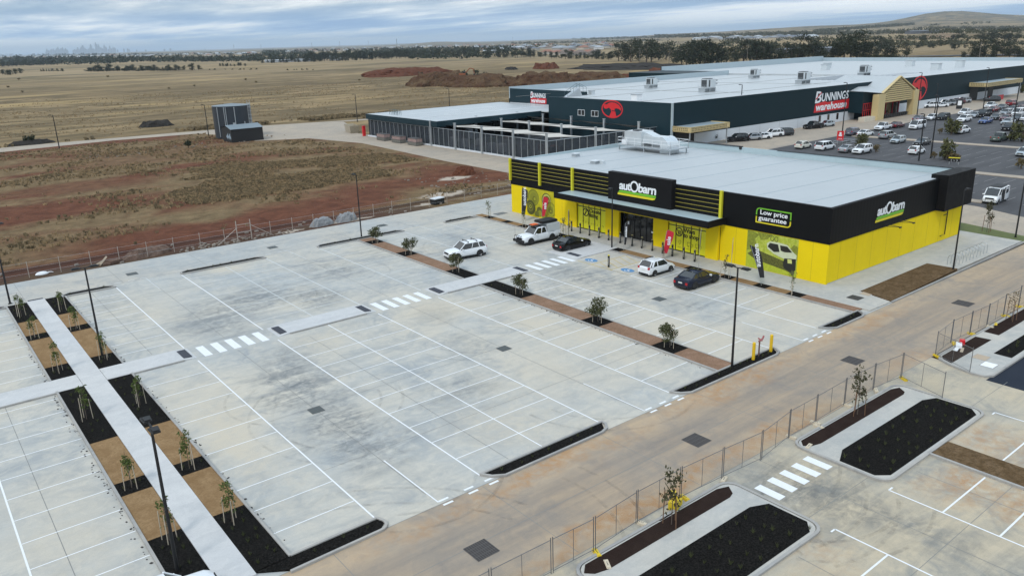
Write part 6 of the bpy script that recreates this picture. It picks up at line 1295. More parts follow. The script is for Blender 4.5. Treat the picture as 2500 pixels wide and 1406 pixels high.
mound('rubble_heap', 6.2, 38.5, 3.1, 1.3, .75, m_rub, 'pinkish rubble heap on the verge beside the service road', 12, 'rubble heap')
mound('gravel_heap', 28.8, 38.2, 2.0, .9, .8, m_gm, 'grey gravel heap left of the lamp post on the verge', 10, 'gravel heap'); mound('gravel_heap', 32.5, 38.2, 1.8, .9, .9, m_gm, 'grey gravel heap right of the lamp post on the verge', 10, 'gravel heap')
mound('soil_mound', 67.0, 58.5, 2.8, 2.0, 1.0, m_rm, 'brown soil mound beside the service lane bend', 30)
mound('soil_mound', 54.3, 213, 5.5, 3, 1.6, m_dm, 'small dark soil mound in the dry field', 0); mound('soil_mound', 15.8, 190.5, 6, 2.6, .9, m_dm, 'low dark soil mound at the field edge on the left')
for i, (px0, py0, px1, py1, h, w_, mt, lb) in enumerate([(922, 190, 1060, 176, 8, 26, m_rm, 'red soil bank behind the field at left of the diggings'), (1010, 208, 1130, 206, 11, 20, m_bm, 'big brown overgrown soil bank nearest the field'), (1110, 207, 1250, 209, 9, 22, m_bm, 'brown scrubby soil bank right of the tall bushes'), (1240, 210, 1400, 206, 10, 22, m_bm, 'broad brown soil bank left of the warehouse roof'), (1380, 200, 1500, 192, 7, 24, m_bm, 'olive brown soil bank behind the warehouse parapet'), (1440, 165, 1640, 168, 5, 40, m_dm, 'long dark soil ridge farther back'), (1610, 182, 1690, 184, 7, 20, m_rm, 'red soil mound behind the warehouse parapet'), (1500, 192, 1590, 190, 4, 14, m_rm, 'dark red churned soil in front of the red mound'), (1235, 172, 1262, 171, 4, 12, m_dm, 'tiny dark soil heap on the far field'), (1300, 170, 1360, 168, 8, 16, m_rm, 'pointed red brown soil heap behind the banks')]):
    a, b = G(px0, py0), G(px1, py1); d = b-a; L_ = d.length; c = (a+b)/2; mound('soil_bank', c.x, c.y, L_/2*1.12, w_, h*.52, mt, lb, math.degrees(math.atan2(d.y, d.x)), 'soil bank', 60, .38, -1)
# excavator on the bank
g_ = G(1130, 176, 7); e = empty('excavator', (g_.x, g_.y, 4.2), 'small orange excavator working on top of the soil bank', 'excavator'); mo = M('digger_orange', (.26, .08, .03), .8); e.scale = (.7, .7, .7)
mb = MB(); mb.box(-3, -2, 0, 3, -1, 1.2); mb.box(-3, 1, 0, 3, 2, 1.2); mb.build('tracks', m_black, e); mb = MB(); mb.box(-3, -1.5, 1.3, 2, 1.5, 3.0); mb.build('body', mo, e); mb = MB(); mb.box(.2, -1.4, 3.0, 2.0, .2, 4.4); mb.build('cab', m_dglass, e); mb = MB(); mb.tube([(1.5, .8, 2.6), (5.5, .8, 6.6), (8.5, .8, 6.0)], .4, 6); mb.tube([(8.5, .8, 6.0), (9.0, .8, 2.2)], .3, 6); mb.build('boom', mo, e); mb = MB(); mb.box(8.2, .2, 1.2, 9.6, 1.4, 2.3); mb.build('bucket', m_black, e); e.rotation_euler.z = radians(-40)
# fallen timber, braced gate frame on the verge
g_ = G(601, 571); e = empty('braced_gate_frame', (17.6, 36.9, 0), 'pale braced pipe gate frame standing on the verge', 'gate frame'); mb = MB(); mb.tube([(-.9, 0, 0), (-.9, 0, 2.6)], .06, 6); mb.tube([(.9, 0, 0), (.9, 0, 2.6)], .06, 6); mb.build('post', M('weathered_pipe', (.34, .29, .25), .7), e); mb = MB(); mb.tube([(-.9, 0, 2.1), (.9, 0, 2.1)], .04, 5); mb.tube([(-.9, 0, 1.1), (.9, 0, 1.1)], .04, 5); mb.tube([(-.9, 0, 1.7), (-3.6, -.3, 0)], .04, 5); mb.tube([(.9, 0, 1.9), (3.8, .1, 0)], .04, 5); mb.build('brace', MATS['weathered_pipe'], e)
e = empty('timber_pile', (1.3, 37.3, 0), 'pale broken timber and slab pile on the verge', 'timber pile'); mb = MB(); mb.tube([(-.6, -.3, .1), (.4, .7, .7)], .14, 4); mb.tube([(-1, 0, .1), (.1, .5, .35)], .12, 4); mb.build('timber', M('pale_timber', (.42, .34, .25), .9), e); mb = MB(); mb.cbox(1.1, 0, 0, 1.4, .8, .35, .4); mb.cbox(.2, -.3, 0, .8, .5, .2, -.5); mb.build('slab', m_rub, e)
# ---------------------------------------------------------------- wire fence on the verge
vf = empty('verge_wire_fence', (0, 37.4, 0), 'thin wire fence with pale posts along the dirt verge', 'fence')
for x in [-13, -9.6, -6.3, -3.2, -.1, 2.9, 6.0, 9.05, 12.2, 15.2, 21.2, 24.2, 27.2, 30.2, 33.2, 36.3, 39.3, 42.4, 45.6, 48.8, 52, 55.2, 58.4, 61.6, 64.8, 68.0, 71.0]: mb = MB(); mb.tube([(x, 37.3, 0), (x, 37.3, 1.85)], .035, 5); part(mb, 'post', M('pale_post', (.34, .30, .26), .8), vf)
for z in (.5, 1.1, 1.7): mb = MB(); mb.tube([(-14, 37.3, z), (71, 37.3, z)], .008, 3); part(mb, 'wire', m_galv, vf)
# ---------------------------------------------------------------- temporary fence panels, feet
m_cream2 = M('foot_block_cream', (.58, .50, .38), .8, var=.15, scale=5); m_fy = M('foot_block_yellow', (.66, .47, .02), .6, var=.15, scale=5)
def tpanel(x0, y0, x1, y1, lb, h=2.0):
    L_ = math.hypot(x1-x0, y1-y0); e = empty('temporary_fence_panel', (x0, y0, 0), lb, 'fence panel', math.atan2(y1-y0, x1-x0), 'temporary wire fence panels'); L_ -= .1
    mb = MB(); mb.tube([(.02, 0, .1), (.02, 0, h)], .024, 5); mb.tube([(L_, 0, .1), (L_, 0, h)], .024, 5); mb.tube([(L_/2, 0, .2), (L_/2, 0, h-.1)], .014, 5); mb.tube([(0, 0, h-.12), (L_, 0, h-.12)], .018, 5); mb.tube([(0, 0, .2), (L_, 0, .2)], .018, 5); mb.build('frame', M('fence_tube', (.16, .16, .165), .5, .5), e)
    mb = MB(); mb.poly([(0, 0, .2), (L_, 0, .2), (L_, 0, h-.12), (0, 0, h-.12)]); mb.build('wire_mesh', m_scr3, e)
m_scr3 = meshmat('fine_wire', (.22, .21, .19), .12)
FP = [(-3, -37.3), (.6, -37.4), (4.0, -37.5), (6.58, -37.6), (9.76, -37.35), (13.1, -37.35), (16.37, -37.55), (19.58, -37.8), (23.0, -37.35), (26.0, -37.3), (29.54, -37.2), (33.13, -37.25), (36.27, -37.6)]
wds = 'first second third fourth fifth sixth seventh eighth ninth tenth eleventh twelfth'.split()
for i, (a, b) in enumerate(zip(FP, FP[1:])): tpanel(*a, *b, 'grey wire fence panel, %s along the near run from the bottom edge' % wds[i])
tpanel(36.27, -37.6, 35.0, -41.0, 'grey wire fence panel turned back at the end of the near run')
FP2 = [(42.02, -37.3), (45.42, -36.95), (48.42, -37.1), (51.2, -37.25), (54.72, -37.15), (58.0, -37.1), (61.4, -37.1), (64.8, -37.1), (68.3, -37.1)]
for i, (a, b) in enumerate(zip(FP2, FP2[1:])): tpanel(*a, *b, 'grey wire fence panel, %s along the far run past the gateway' % wds[i])
tpanel(42.02, -37.3, 40.56, -40.4, 'grey wire fence panel swung open across the gateway')
def foot(x, y, m, rz, lb):
    e = empty('fence_foot', (x, y, 0), lb, 'fence foot', radians(rz), 'blocks holding the temporary fence'); mb = MB(); mb.prism([(-.33, -.11), (.33, -.11), (.33, .11), (-.33, .11)], 0, .13); mb.prism([(-.28, -.08), (.28, -.08), (.28, .08), (-.28, .08)], .13, .16); mb.build('block', m, e); mb = MB(); [mb.cbox(a_, 0, .1601, .05, .05, .004) for a_ in (-.1, 0, .1)]; mb.build('sockets', m_black, e)
for i, (x, y, m, rz, lb) in enumerate([(6.55, -37.75, m_fy, 70, 'yellow fence foot at the lower left end of the near island'), (6.3, -38.7, m_cream2, 60, 'cream fence foot lying loose below the yellow one'), (9.9, -37.5, m_cream2, 100, 'cream fence foot on the near island kerb'), (13.3, -37.45, m_fy, 80, 'yellow fence foot behind the staked tree'), (16.3, -37.7, m_cream2, 20, 'cream fence foot at the zebra end of the near island'), (22.95, -38.7, m_cream2, 10, 'cream fence foot lying on the upper island corner'), (23.2, -37.4, m_cream2, 95, 'cream fence foot below the upper island corner'), (25.9, -37.35, m_cream2, 95, 'lower of two cream fence feet stacked by the kerb'), (25.6, -37.75, m_cream2, 85, 'upper of two cream fence feet stacked by the kerb'), (29.6, -37.35, m_cream2, 90, 'cream fence foot beside the leafy staked tree'), (33.1, -37.45, m_cream2, 40, 'cream fence foot at the top of the upper island'), (36.3, -37.75, m_fy, 60, 'pale yellow fence foot at the corner of the near run'), (42.0, -37.45, m_fy, 60, 'yellow fence foot at the gateway end of the far run'), (45.4, -37.2, m_fy, 30, 'yellow fence foot under the rubbish'), (48.5, -37.2, m_fy, 80, 'yellow fence foot past the red and white rubbish'), (51.1, -37.5, m_cream2, 70, 'cream fence foot next to a yellow block'), (52.0, -37.6, m_fy, 20, 'yellow block lying next to the cream fence foot'), (54.75, -37.3, m_fy, 85, 'yellow fence foot before the dark tree pit'), (58.1, -37.2, m_fy, 85, 'yellow fence foot behind the far staked tree')]): foot(x, y, m, rz, lb)
e = empty('rubbish_pile', (44.9, -37.75, .0), 'red and white rubbish pile against the fence', 'rubbish'); mb = MB(); mb.cbox(0, 0, .1, .8, .4, .25, .4); mb.cbox(-.7, -.1, .02, .7, .3, .12, .2); mb.build('white_wrap', m_white, e); mb = MB(); mb.cbox(.65, .05, .1, .35, .35, .4, .5); mb.build('red_drum', m_red, e); mb = MB(); mb.cbox(-.5, -.45, .02, 1.0, .2, .12, .3); mb.build('timber', MATS['pale_timber'], e)
e = empty('yellow_machine', (12.6, -37.45, .0), 'yellow block stack beside the staked tree on the near island', 'block'); mb = MB(); mb.cbox(-.3, -.2, .02, .7, .5, .45, .3); mb.cbox(-.1, .1, .47, .5, .3, .2, .8); mb.build('stack', m_fy, e)
mound('soil_crumbs', 11.3, -37.85, .9, .22, .10, m_mulch, 'dark spilled soil between kerb and fence', 3, 'soil', 16, .6, 0)
# ---------------------------------------------------------------- plants
def leafmat(name, a, b, c, rough=.75):
    m = new_mat(name); q = N(m); v = q.pos(obj=True); n = q.noise(v, 1.6, 4, .7); n2 = q.noise(v, .4, 3)
    col = q.mix(q.ramp(n, [(.35, 0.0), (.65, 1.0)]), a, b); col = q.mix(q.ramp(n2, [(.45, 0.0), (.65, .6)]), col, c); q.out(col, rough, spec=.25); return m
lf_y = leafmat('sapling_leaf', (.055, .085, .018), (.095, .125, .028), (.05, .06, .02)); lf_o = leafmat('olive_leaf', (.050, .052, .024), (.085, .080, .038), (.035, .032, .018)); lf_g = leafmat('gum_leaf', (.022, .028, .013), (.038, .044, .020), (.015, .018, .010))
lf_b = leafmat('bush_leaf', (.060, .062, .022), (.10, .10, .035), (.04, .045, .016)); lf_p = leafmat('pale_leaf', (.10, .115, .045), (.15, .165, .07), (.07, .08, .03)); lf_d = leafmat('dark_pine_leaf', (.018, .024, .013), (.030, .037, .018), (.012, .015, .009)); lf_m = leafmat('median_leaf', (.055, .062, .024), (.085, .088, .036), (.035, .040, .018)); lf_t = leafmat('tussock_blade', (.055, .070, .026), (.10, .105, .042), (.04, .048, .02)); lf_s = leafmat('dry_scrub', (.11, .085, .04), (.17, .13, .06), (.07, .05, .025)); m_bark_ = M('tree_bark', (.10, .075, .055), .9, var=.3, scale=2); m_stake = M('timber_stake', (.42, .36, .28), .85, var=.2, scale=3); m_stakeb = M('brown_stake', (.16, .085, .045), .85)
def leaf(mb, p, s, rr):
    d = Vector((rr.gauss(0, 1), rr.gauss(0, 1), rr.gauss(0, .7))).normalized(); u = d.orthogonal().normalized(); a = rr.uniform(0, 2*pi); u = (u*cos(a)+d.cross(u)*sin(a)); w = d.cross(u)
    mb.poly([p-u*s, p-w*s*.45, p+u*s, p+w*s*.45])
def crown(mb, blobs, n, s, rr, shell=.35):
    tot = sum(b[3]**2 for b in blobs)
    for cx_, cy_, cz, r, *sq in blobs:
        sz = sq[0] if sq else .8
        for i in range(int(n*r*r/tot)):
            d = Vector((rr.gauss(0, 1), rr.gauss(0, 1), rr.gauss(0, 1))).normalized(); k = r*(1-shell*rr.random()**1.5)
            leaf(mb, Vector((cx_+d.x*k, cy_+d.y*k, cz+d.z*k*sz)), s*rr.uniform(.6, 1.4), rr)
def sapling(seed, h, leafm, stakes=3, wide=.3, dens=110, sm=m_stake, thin=False, name='staked_sapling', ls=.075):
    rr = random.Random(seed); e = empty(name, (0, 0, 0), 'x', 'sapling'); mb = MB()
    stem = [(0, 0, 0), (rr.uniform(-.04, .04), .02, h*.5), (rr.uniform(-.08, .08), rr.uniform(-.05, .05), h*.95)]; mb.tube(stem, .022, 5, .008)
    bl = []
    for i in range(9):
        z = h*rr.uniform(.42, .95); a = rr.uniform(0, 2*pi); r = wide*rr.uniform(.4, 1); p = (r*cos(a), r*sin(a), z+.12); mb.tube([(0, 0, z-.15), p], .008, 3); bl.append((p[0]*.8, p[1]*.8, p[2], wide*rr.uniform(.4, .85), 1.1))
    mb.build('trunk', m_bark_, e); mb = MB(); crown(mb, bl, dens, ls, rr, .9)
    for i in range(dens//4): z = rr.uniform(.25, .7)*h; a = rr.uniform(0, 6.28); r = wide*rr.uniform(.2, .9); leaf(mb, Vector((r*cos(a), r*sin(a), z)), ls, rr)
    mb.build('crown', leafm, e)
    for i in range(stakes):
        a = 2*pi*i/stakes+rr.random()*.5; mb = MB(); mb.tube([(.38*cos(a), .38*sin(a), 0), (.33*cos(a), .33*sin(a), h*rr.uniform(.55, .7))], .024, 4); mb.build('stake', sm, e)
    return tree_of(e)
S = [sapling(11+i, 2.35, lf_y, 3, .32, 210) for i in range(3)]
SL = [(52.8, 772.8, 0, 'first sapling beside the top left of the walkway'), (152, 758.4, 0, 'sapling in the black bed at the top right of the walkway'), (85, 826, 0, 'sapling left of the walkway in the second black pit'), (185.6, 804.8, 0, 'sapling right of the walkway beside the first tan panel'), (256, 876, 1, 'sapling partly hidden behind the walkway lamp post'), (142, 908, 2, 'sapling left of the walkway just before the cross path'), (342, 988, 0, 'sapling right of the walkway in the big black bed'), (212, 1023, 1, 'sapling left of the walkway in the big black bed'), (322, 1190, 0, 'sapling left of the walkway in the narrow black pit'), (463, 1143, 1, 'sapling right of the walkway in the narrow black pit'), (567, 1273, 2, 'sapling right of the walkway at the lowest black bed'), (413, 1318, 1, 'sapling behind the nearest lamp post')]
for i, (px_, py_, v, lb) in enumerate(SL): g_ = G(px_, py_, .07); place(S[v], (g_.x, g_.y, .07), i*1.7, 'slender green staked '+lb, 'staked saplings along the walkway', s=rnd(.95, 1.06))
for t in S: kill(t)
def shrubtree(seed, h, wd, leafm, n=420, name='young_tree'):
    rr = random.Random(seed); e = empty(name, (0, 0, 0), 'x', 'young tree'); mb = MB(); mb.tube([(0, 0, 0), (.03, .02, h*.45), (0, 0, h*.8)], .035, 6, .012); bl = []
    for i in range(12):
        z = h*rr.uniform(.42, .86); a = rr.uniform(0, 2*pi); r = wd*rr.uniform(.25, .8)*(1.1-abs(z/h-.6)); p = (r*cos(a), r*sin(a), z); mb.tube([(0, 0, z-.35), p], .012, 4); bl.append((*p, wd*rr.uniform(.3, .5), .9))
    mb.build('trunk', m_bark_, e); mb = MB(); crown(mb, bl, n, .085, rr, .85); mb.build('crown', leafm, e)
    for i in range(3): a = 2*pi*i/3+.4; mb = MB(); mb.tube([(.42*cos(a), .42*sin(a), 0), (.40*cos(a), .40*sin(a), h*.72)], .024, 4); mb.build('stake', m_stake, e)
    return tree_of(e)
S = [shrubtree(31+i, 2.0, .95, lf_m, 950) for i in range(3)]
for i, (px_, py_, v, lb) in enumerate([(910, 594, 0, 'round olive tree farthest up the brown strip'), (993, 623, 1, 'olive tree second down the brown strip'), (1114, 663, 2, 'olive tree in front of the white wagon'), (1272, 717, 1, 'olive tree below the cross path in the long black pit'), (1457, 786, 0, 'olive tree in the middle pit of the lower brown strip'), (1630, 849, 2, 'olive tree nearest the camera on the brown strip')]): g_ = G(px_, py_, .07); place(S[v], (28.95, g_.y, .07), i*2.1, lb, 'young olive trees on the brown strip', s=rnd(.98, 1.12))
for t in S: kill(t)
S = [sapling(51, 2.3, lf_p, 2, .30, 130), sapling(52, 2.3, lf_o, 2, .26, 90), sapling(53, 2.6, lf_o, 3, .5, 170, m_stakeb, ls=.10), sapling(54, 2.4, lf_s, 3, .4, 70, m_stakeb)]
for i, (px_, py_, v, s, lb) in enumerate([(1193.7, 535, 0, 1.1, 'slender sapling at the far left of the store garden'), (1279.4, 556, 0, .95, 'sapling behind the white ute'), (1375, 576, 0, 1.0, 'dense sapling right of the white ute'), (1620, 635.8, 1, .75, 'sapling at the foot of the right sale flag'), (1768.8, 679.5, 1, 1.1, 'sapling behind the twin lamp heads'), (1932, 722, 0, 1.05, 'sapling in the garden below the store corner'), (2409, 566, 2, 1.3, 'thin staked tree on the grass verge behind the store'), (2093, 1012, 2, 1.12, 'leafy staked tree in the upper brown mulch island'), (1639, 1280, 2, 1.12, 'leafy staked tree in the near brown mulch island'), (2469, 782, 3, 1.05, 'sparse staked tree far along the fence at right'), (1388, 577, 1, .9, 'bare stake sapling beside the edge-on black flag')]): g_ = G(px_, py_, .1); place(S[v], (g_.x, g_.y, .1), i*1.3, lb, None, s=s)
for t in S: kill(t)
# tussocks in the beds
def tussock(seed, n=14, h=.42):
    rr = random.Random(seed); mb = MB()
    for i in range(n):
        a = rr.uniform(0, 2*pi); l = rr.uniform(.08, .22); hh = h*rr.uniform(.5, 1.1); w_ = .010; p = Vector((.02*cos(a), .02*sin(a), 0)); q_ = Vector((l*cos(a), l*sin(a), hh)); m_ = (p+q_)/2+Vector((0, 0, hh*.12)); s_ = Vector((-sin(a), cos(a), 0))*w_
        mb.poly([p-s_, p+s_, m_+s_, q_, m_-s_])
    return mb.build('tussock_plant', lf_t)
TS = [tussock(61+i) for i in range(3)]
def put_tuss(x, y, z, lb, grp, s=1): o = TS[R.randrange(3)].copy(); COL.objects.link(o); o.location = (x, y, z); o.rotation_euler.z = rnd(0, 6); o.scale = (s*.78,)*3; tag(o, lb, 'grass plant', grp)
def fill(x0, x1, y0, y1, nx, ny, z, lb, s=1, j=.28):
    for i in range(nx):
        for k in range(ny): put_tuss(x0+(x1-x0)*(i+.5+rnd(-j, j))/nx, y0+(y1-y0)*(k+.5+rnd(-j, j))/ny, z, lb+(', '+ORD[i]+' from the left' if nx > 1 else '')+(', '+ORD[k]+' row up' if ny > 1 else ''), lb, s*rnd(.75, 1.15))
fill(22.9, 34.8, -43.4, -40.5, 9, 4, .1, 'tussock in the upper black mulch island', .95); fill(5.2, 16.1, -43.4, -40.5, 9, 4, .1, 'tussock in the near black mulch island', .95)
fill(-9.5, -8.1, -8.9, .4, 2, 6, .06, 'tussock in the big bed left of the walkway', .9); fill(-6.3, -4.9, -8.9, .4, 2, 6, .06, 'tussock in the big bed right of the walkway', .9)
fill(-9.5, -8.1, -28.2, -22.9, 2, 5, .06, 'tussock in the lowest bed left of the walkway', .95); fill(-6.3, -4.9, -28.2, -22.9, 2, 6, .06, 'tussock in the lowest bed right of the walkway', .95)
fill(-9.5, -8.1, 20.8, 26.6, 2, 4, .06, 'tussock in the top bed left of the walkway', .9); fill(-6.3, -4.9, 20.8, 26.6, 2, 4, .06, 'tussock in the top bed right of the walkway', .9)
for y0, y1, w1 in ((14.4, 15.8, 'upper'), (3.7, 6.4, 'fourth'), (-17.1, -15.7, 'narrow lower')): fill(-9.5, -8.1, y0, y1, 3, 1, .06, 'tussock in the %s black pit left of the walkway' % w1, .9); fill(-6.3, -4.9, y0, y1, 3, 1, .06, 'tussock in the %s black pit right of the walkway' % w1, .9)
for x0, x1, w1 in ((-4, -.3, 'first'), (7.2, 15.8, 'second'), (23.3, 34.3, 'third'), (41.8, 46.6, 'fourth')):
    fill(x0, x1, -29.15, -28.6, int((x1-x0)/1.1), 1, .06, 'small tussock in the %s kerb island along the main road' % w1, .85)
for x0, x1, w1 in ((-4.6, -.6, 'first'), (7.0, 15.8, 'second'), (23.3, 34.3, 'third'), (41.6, 46.0, 'fourth')):
    fill(x0, x1, 26.7, 27.2, int((x1-x0)/1.2), 1, .06, 'small tussock in the %s kerb island along the service road' % w1, .9)
fill(46, 60, -41.0, -40.2, 12, 1, .1, 'small tussock in the black bed of the far right island', 1.2)
fill(28.2, 29.8, .1-5.2, .4, 1, 4, .06, 'dark tussock in the long pit below the cross path', .6)
for t in TS: bpy.data.objects.remove(t)
# lot shrubs
def bush(seed, r, leafm, n=500, s=.16, flat=.75): 
    rr = random.Random(seed); mb = MB(); mb.tube([(0, 0, 0), (0, 0, r*.7)], r*.08, 5); e = empty('bush', (0, 0, 0), 'x', 'bush'); mb.build('stem', m_bark_, e); mb = MB()
    bl = [(rr.uniform(-.45, .45)*r, rr.uniform(-.45, .45)*r, r*rr.uniform(.45, 1.15), r*rr.uniform(.35, .6), flat) for i in range(8)]; crown(mb, bl, n, s, rr, .8); mb.build('foliage', leafm, e); return tree_of(e)
Bq = [bush(71, 1.0, lf_b, 420, .13), bush(72, 1.0, lf_s, 300, .13), bush(73, 1.0, lf_g, 420, .13)]
for x, y, s, v, lb in [(*cp(860, 945), 2.0, 0, 'round olive bush above the silver sedan in the front row'), (*cp(1690, 1085), 2.6, 0, 'large olive bush at the end of the front island'), (*cp(1760, 830), 2.6, 0, 'large olive bush beside the white coupe-backed wagon'), (*cp(2480, 900), 3.0, 0, 'large olive bush at the right edge of the asphalt lot'), (*cp(990, 1010), 1.1, 1, 'low dry shrub right of the front white wagon'), (*cp(1640, 820), .9, 1, 'small dry shrub left of the large olive bush'), (*cp(2470, 1178), 1.3, 1, 'reddish dry shrub at the right edge island'), (*cp(1745, 1095), 1.3, 1, 'yellow green shrub right of the front olive bush'), (*cp(1820, 1100), 1.0, 1, 'small yellow shrub by the black P sign'), (*cp(1585, 1072), .9, 1, 'small shrub at the foot of the tall lamp post'), (*cp(2400, 892), 1.1, 1, 'small shrub left of the right edge bush'), (*cq(245, 775), 1.3, 2, 'dark green shrub under the near cream canopy'), (*cp(2380, 405), 2.0, 2, 'green shrub line by the wall past the far canopy'), (*cp(2470, 405), 2.2, 0, 'yellow green shrub at the wall by the right edge'), (76, 352, 2.0, 2, 'dark bush beside the dirt track at far left'), (460, 361, 1.5, 2, 'green bush standing in the weeds left of the shed'), (1132, 200, 5.2, 2, 'tall dark bush on the big soil bank, left one'), (1178, 203, 4.8, 2, 'tall dark bush on the big soil bank, right one'), (1026, 186, 2.4, 2, 'small dark bush at the left end of the soil bank'), (1161, 183, 3.0, 2, 'dark bush on top of the soil bank')]:
    g_ = G(x, y); place(Bq[v], (g_.x, g_.y, -.05), R.random()*6, lb, None, s=s)
def GT(px_, py_):
    d = FW+RT*((px_-1250)/FPX)-UP*((py_-703)/FPX); h = math.hypot(d.x, d.y); t = 100.0
    while t < 30000:
        x, y, z = CAM[0]+d.x*t/h, CAM[1]+d.y*t/h, CAM[2]+d.z*t/h
        if z <= terrain_h(x, y): return Vector((x, y, terrain_h(x, y))), t
        t *= 1.006
    p = AZ(px_, py_, 9000); return Vector((p.x, p.y, terrain_h(p.x, p.y))), 9000
for i, (px_, py_) in enumerate([(56, 227), (20, 215), (412, 219), (474, 212), (600, 197), (878, 198), (626, 203), (264, 190), (46, 196)]):
    g_, t = GT(px_, py_); place(Bq[1], (g_.x, g_.y, g_.z), i, 'small brown bush alone in the field, '+('below the left windbreak', 'at the far left edge', 'above the dark soil mound', 'above the water tank', 'left of the distant line of bushes', 'left of the red soil bank', 'upper one above the water tank', 'upper one under the windbreak', 'upper one at far left')[i], 'small brown bushes scattered in the dry field', s=(.75*t/300, .75*t/300, .45*t/300))
for t in Bq: kill(t)
# weeds over the waste ground and rough grass beside it: nobody could count these
def scrub(name, polys, n, hs, ms, lab, seed, dens=None):
    rr = random.Random(seed); mb = MB()
    for k in range(n):
        x0, y0, x1, y1 = polys[rr.randrange(len(polys))]; x, y = rr.uniform(x0, x1), rr.uniform(y0, y1)
        v = mathutils.noise.fractal((x*.055, y*.09, 3.3), 1, 2, 4)
        if v < rr.uniform(-.15, .35): continue
        if dens and not dens(x, y, rr): continue
        h = hs*rr.uniform(.4, 1.25); mb.mi = 0 if rr.random() < .6 else 1
        for j in range(4):
            a = rr.uniform(0, 2*pi); w_ = h*rr.uniform(.25, .6); c, s_ = cos(a)*w_, sin(a)*w_; ox, oy = rr.uniform(-.25, .25), rr.uniform(-.25, .25)
            mb.poly([(x+ox-c*.4, y+oy-s_*.4, -.06), (x+ox+c*.4, y+oy+s_*.4, -.06), (x+ox+c+rr.uniform(-.1, .1), y+oy+s_, h*rr.uniform(.5, 1)), (x+ox-c, y+oy-s_+rr.uniform(-.1, .1), h*rr.uniform(.5, 1))])
    o = mb.build(name, ms); tag(o, lab, 'grass', kind='stuff')
def in_lot(x, y, rr):
    if x > 71 or y > 174: return False
    if x > 58 and y > 136: return rr.random() < .1
    if y < 43: return rr.random() < .10
    bare = [(20, 47, 24, 6), (38, 50, 16, 7), (52, 58, 17, 9), (66, 62, 10, 16), (8, 100, 24, 12), (-5, 80, 16, 11)]
    for cx_, cy_, rx, ry in bare:
        if ((x-cx_)/rx)**2+((y-cy_)/ry)**2 < 1: return rr.random() < .07
    return True
m_wd1 = M('weed_straw', (.27, .19, .10), .95, var=.4, scale=.15, obj=False); m_wd2 = M('weed_olive', (.145, .108, .056), .95, var=.5, scale=.15, obj=False); m_wd3 = M('verge_straw', (.25, .185, .10), .95, var=.4, scale=.2, obj=False)
scrub('weeds', [(-40, 40, 72, 175), (20, 66, 72, 110)], 44000, .36, [m_wd1, m_wd2], 'dry weeds growing over the red waste ground', 5, in_lot)
scrub('rough_grass', [(-60, 187, 120, 192), (110, 172, 180, 178), (66, 184, 125, 187)], 9000, .9, [m_wd3, m_wd2], 'rough dry grass along the edge of the dirt track', 6)
scrub('field_tufts', [(-60, 190, 280, 420)], 16000, .32, [m_wd3, m_wd1], 'dry grass clumps over the open field', 8)
def debris(name, boxes, n, sz, m, lab, seed):
    rr = random.Random(seed); mb = MB()
    for i in range(n):
        x0, y0, x1, y1 = boxes[rr.randrange(len(boxes))]; x, y = rr.uniform(x0, x1), rr.uniform(y0, y1); s_ = sz*rr.uniform(.3, 1.2); mb.cbox(x, y, -.04, s_, s_*rr.uniform(.3, .9), .05+s_*rr.uniform(.05, .4), rr.uniform(0, 3))
    o = mb.build(name, m); tag(o, lab, 'debris', kind='stuff')
debris('rubble_scatter', [(-14, 36.3, 70, 41.5), (55, 40, 72, 62), (20, 140, 60, 150), (10, 36.5, 24, 38.5)], 260, .45, M('pale_rubble', (.24, .20, .165), .9, var=.4, scale=1, obj=False), 'scattered stones and litter over the dirt', 3)
debris('leaf_litter', [(-10.25, -28, -9.86, 0), (-4.55, -27, -4.35, 24), (-10.1, -28, -9.86, 20), (27.6, -28, 27.8, 0)], 260, .10, M('leaf_litter', (.045, .040, .038), .95), 'dark mulch crumbs spilled along the kerbs', 4)
# ---------------------------------------------------------------- distant trees
def gum(seed, leafm, kind=0):
    rr = random.Random(seed); e = empty('gum_tree' if kind < 2 else 'pine_tree', (0, 0, 0), 'x', 'tree'); H = 1.0; mb = MB(); bl = []
    nb = 11 if kind == 0 else 14
    mb.tube([(0, 0, -.04), (.01, .01, .3), (.02, 0, .55)], .028, 6, .012)
    for i in range(nb):
        a = rr.uniform(0, 2*pi)
        if kind == 0: z = rr.uniform(.28, .84); r = .38*rr.uniform(.1, 1)*(1.15-abs(z-.55)*1.2)
        elif kind == 1: z = rr.uniform(.12, .84); r = .40*rr.uniform(.05, 1)*(1.15-z*.6)
        else: z = .12+.78*i/nb; r = .16*(1-z)
        p = (r*cos(a), r*sin(a), z); mb.tube([(0, 0, max(.1, z-.22)), p], .010, 4, .004); bl.append((*p, (rr.uniform(.15, .23) if kind < 2 else .22*(1.1-z)), .75))
    mb.build('trunk', m_bark_, e); mb = MB(); crown(mb, bl, 900 if kind < 2 else 560, .036, rr, .8); mb.build('crown', leafm, e); return tree_of(e)
GT_ = [gum(81, lf_g), gum(82, lf_g), gum(83, lf_g, 1), gum(84, lf_d, 1), gum(85, lf_d, 2), gum(86, lf_o, 0), gum(87, lf_g, 1)]
def tree(px_, py_, hpx, v, lb, grp, wide=1.0):
    g_, t = GT(px_, py_)
    if g_ is None: return
    h = hpx/FPX*t*1.02; o = place(GT_[v], (g_.x, g_.y, g_.z-.02*h), R.random()*6.28, lb, grp); o.scale = (h*wide, h*wide, h)
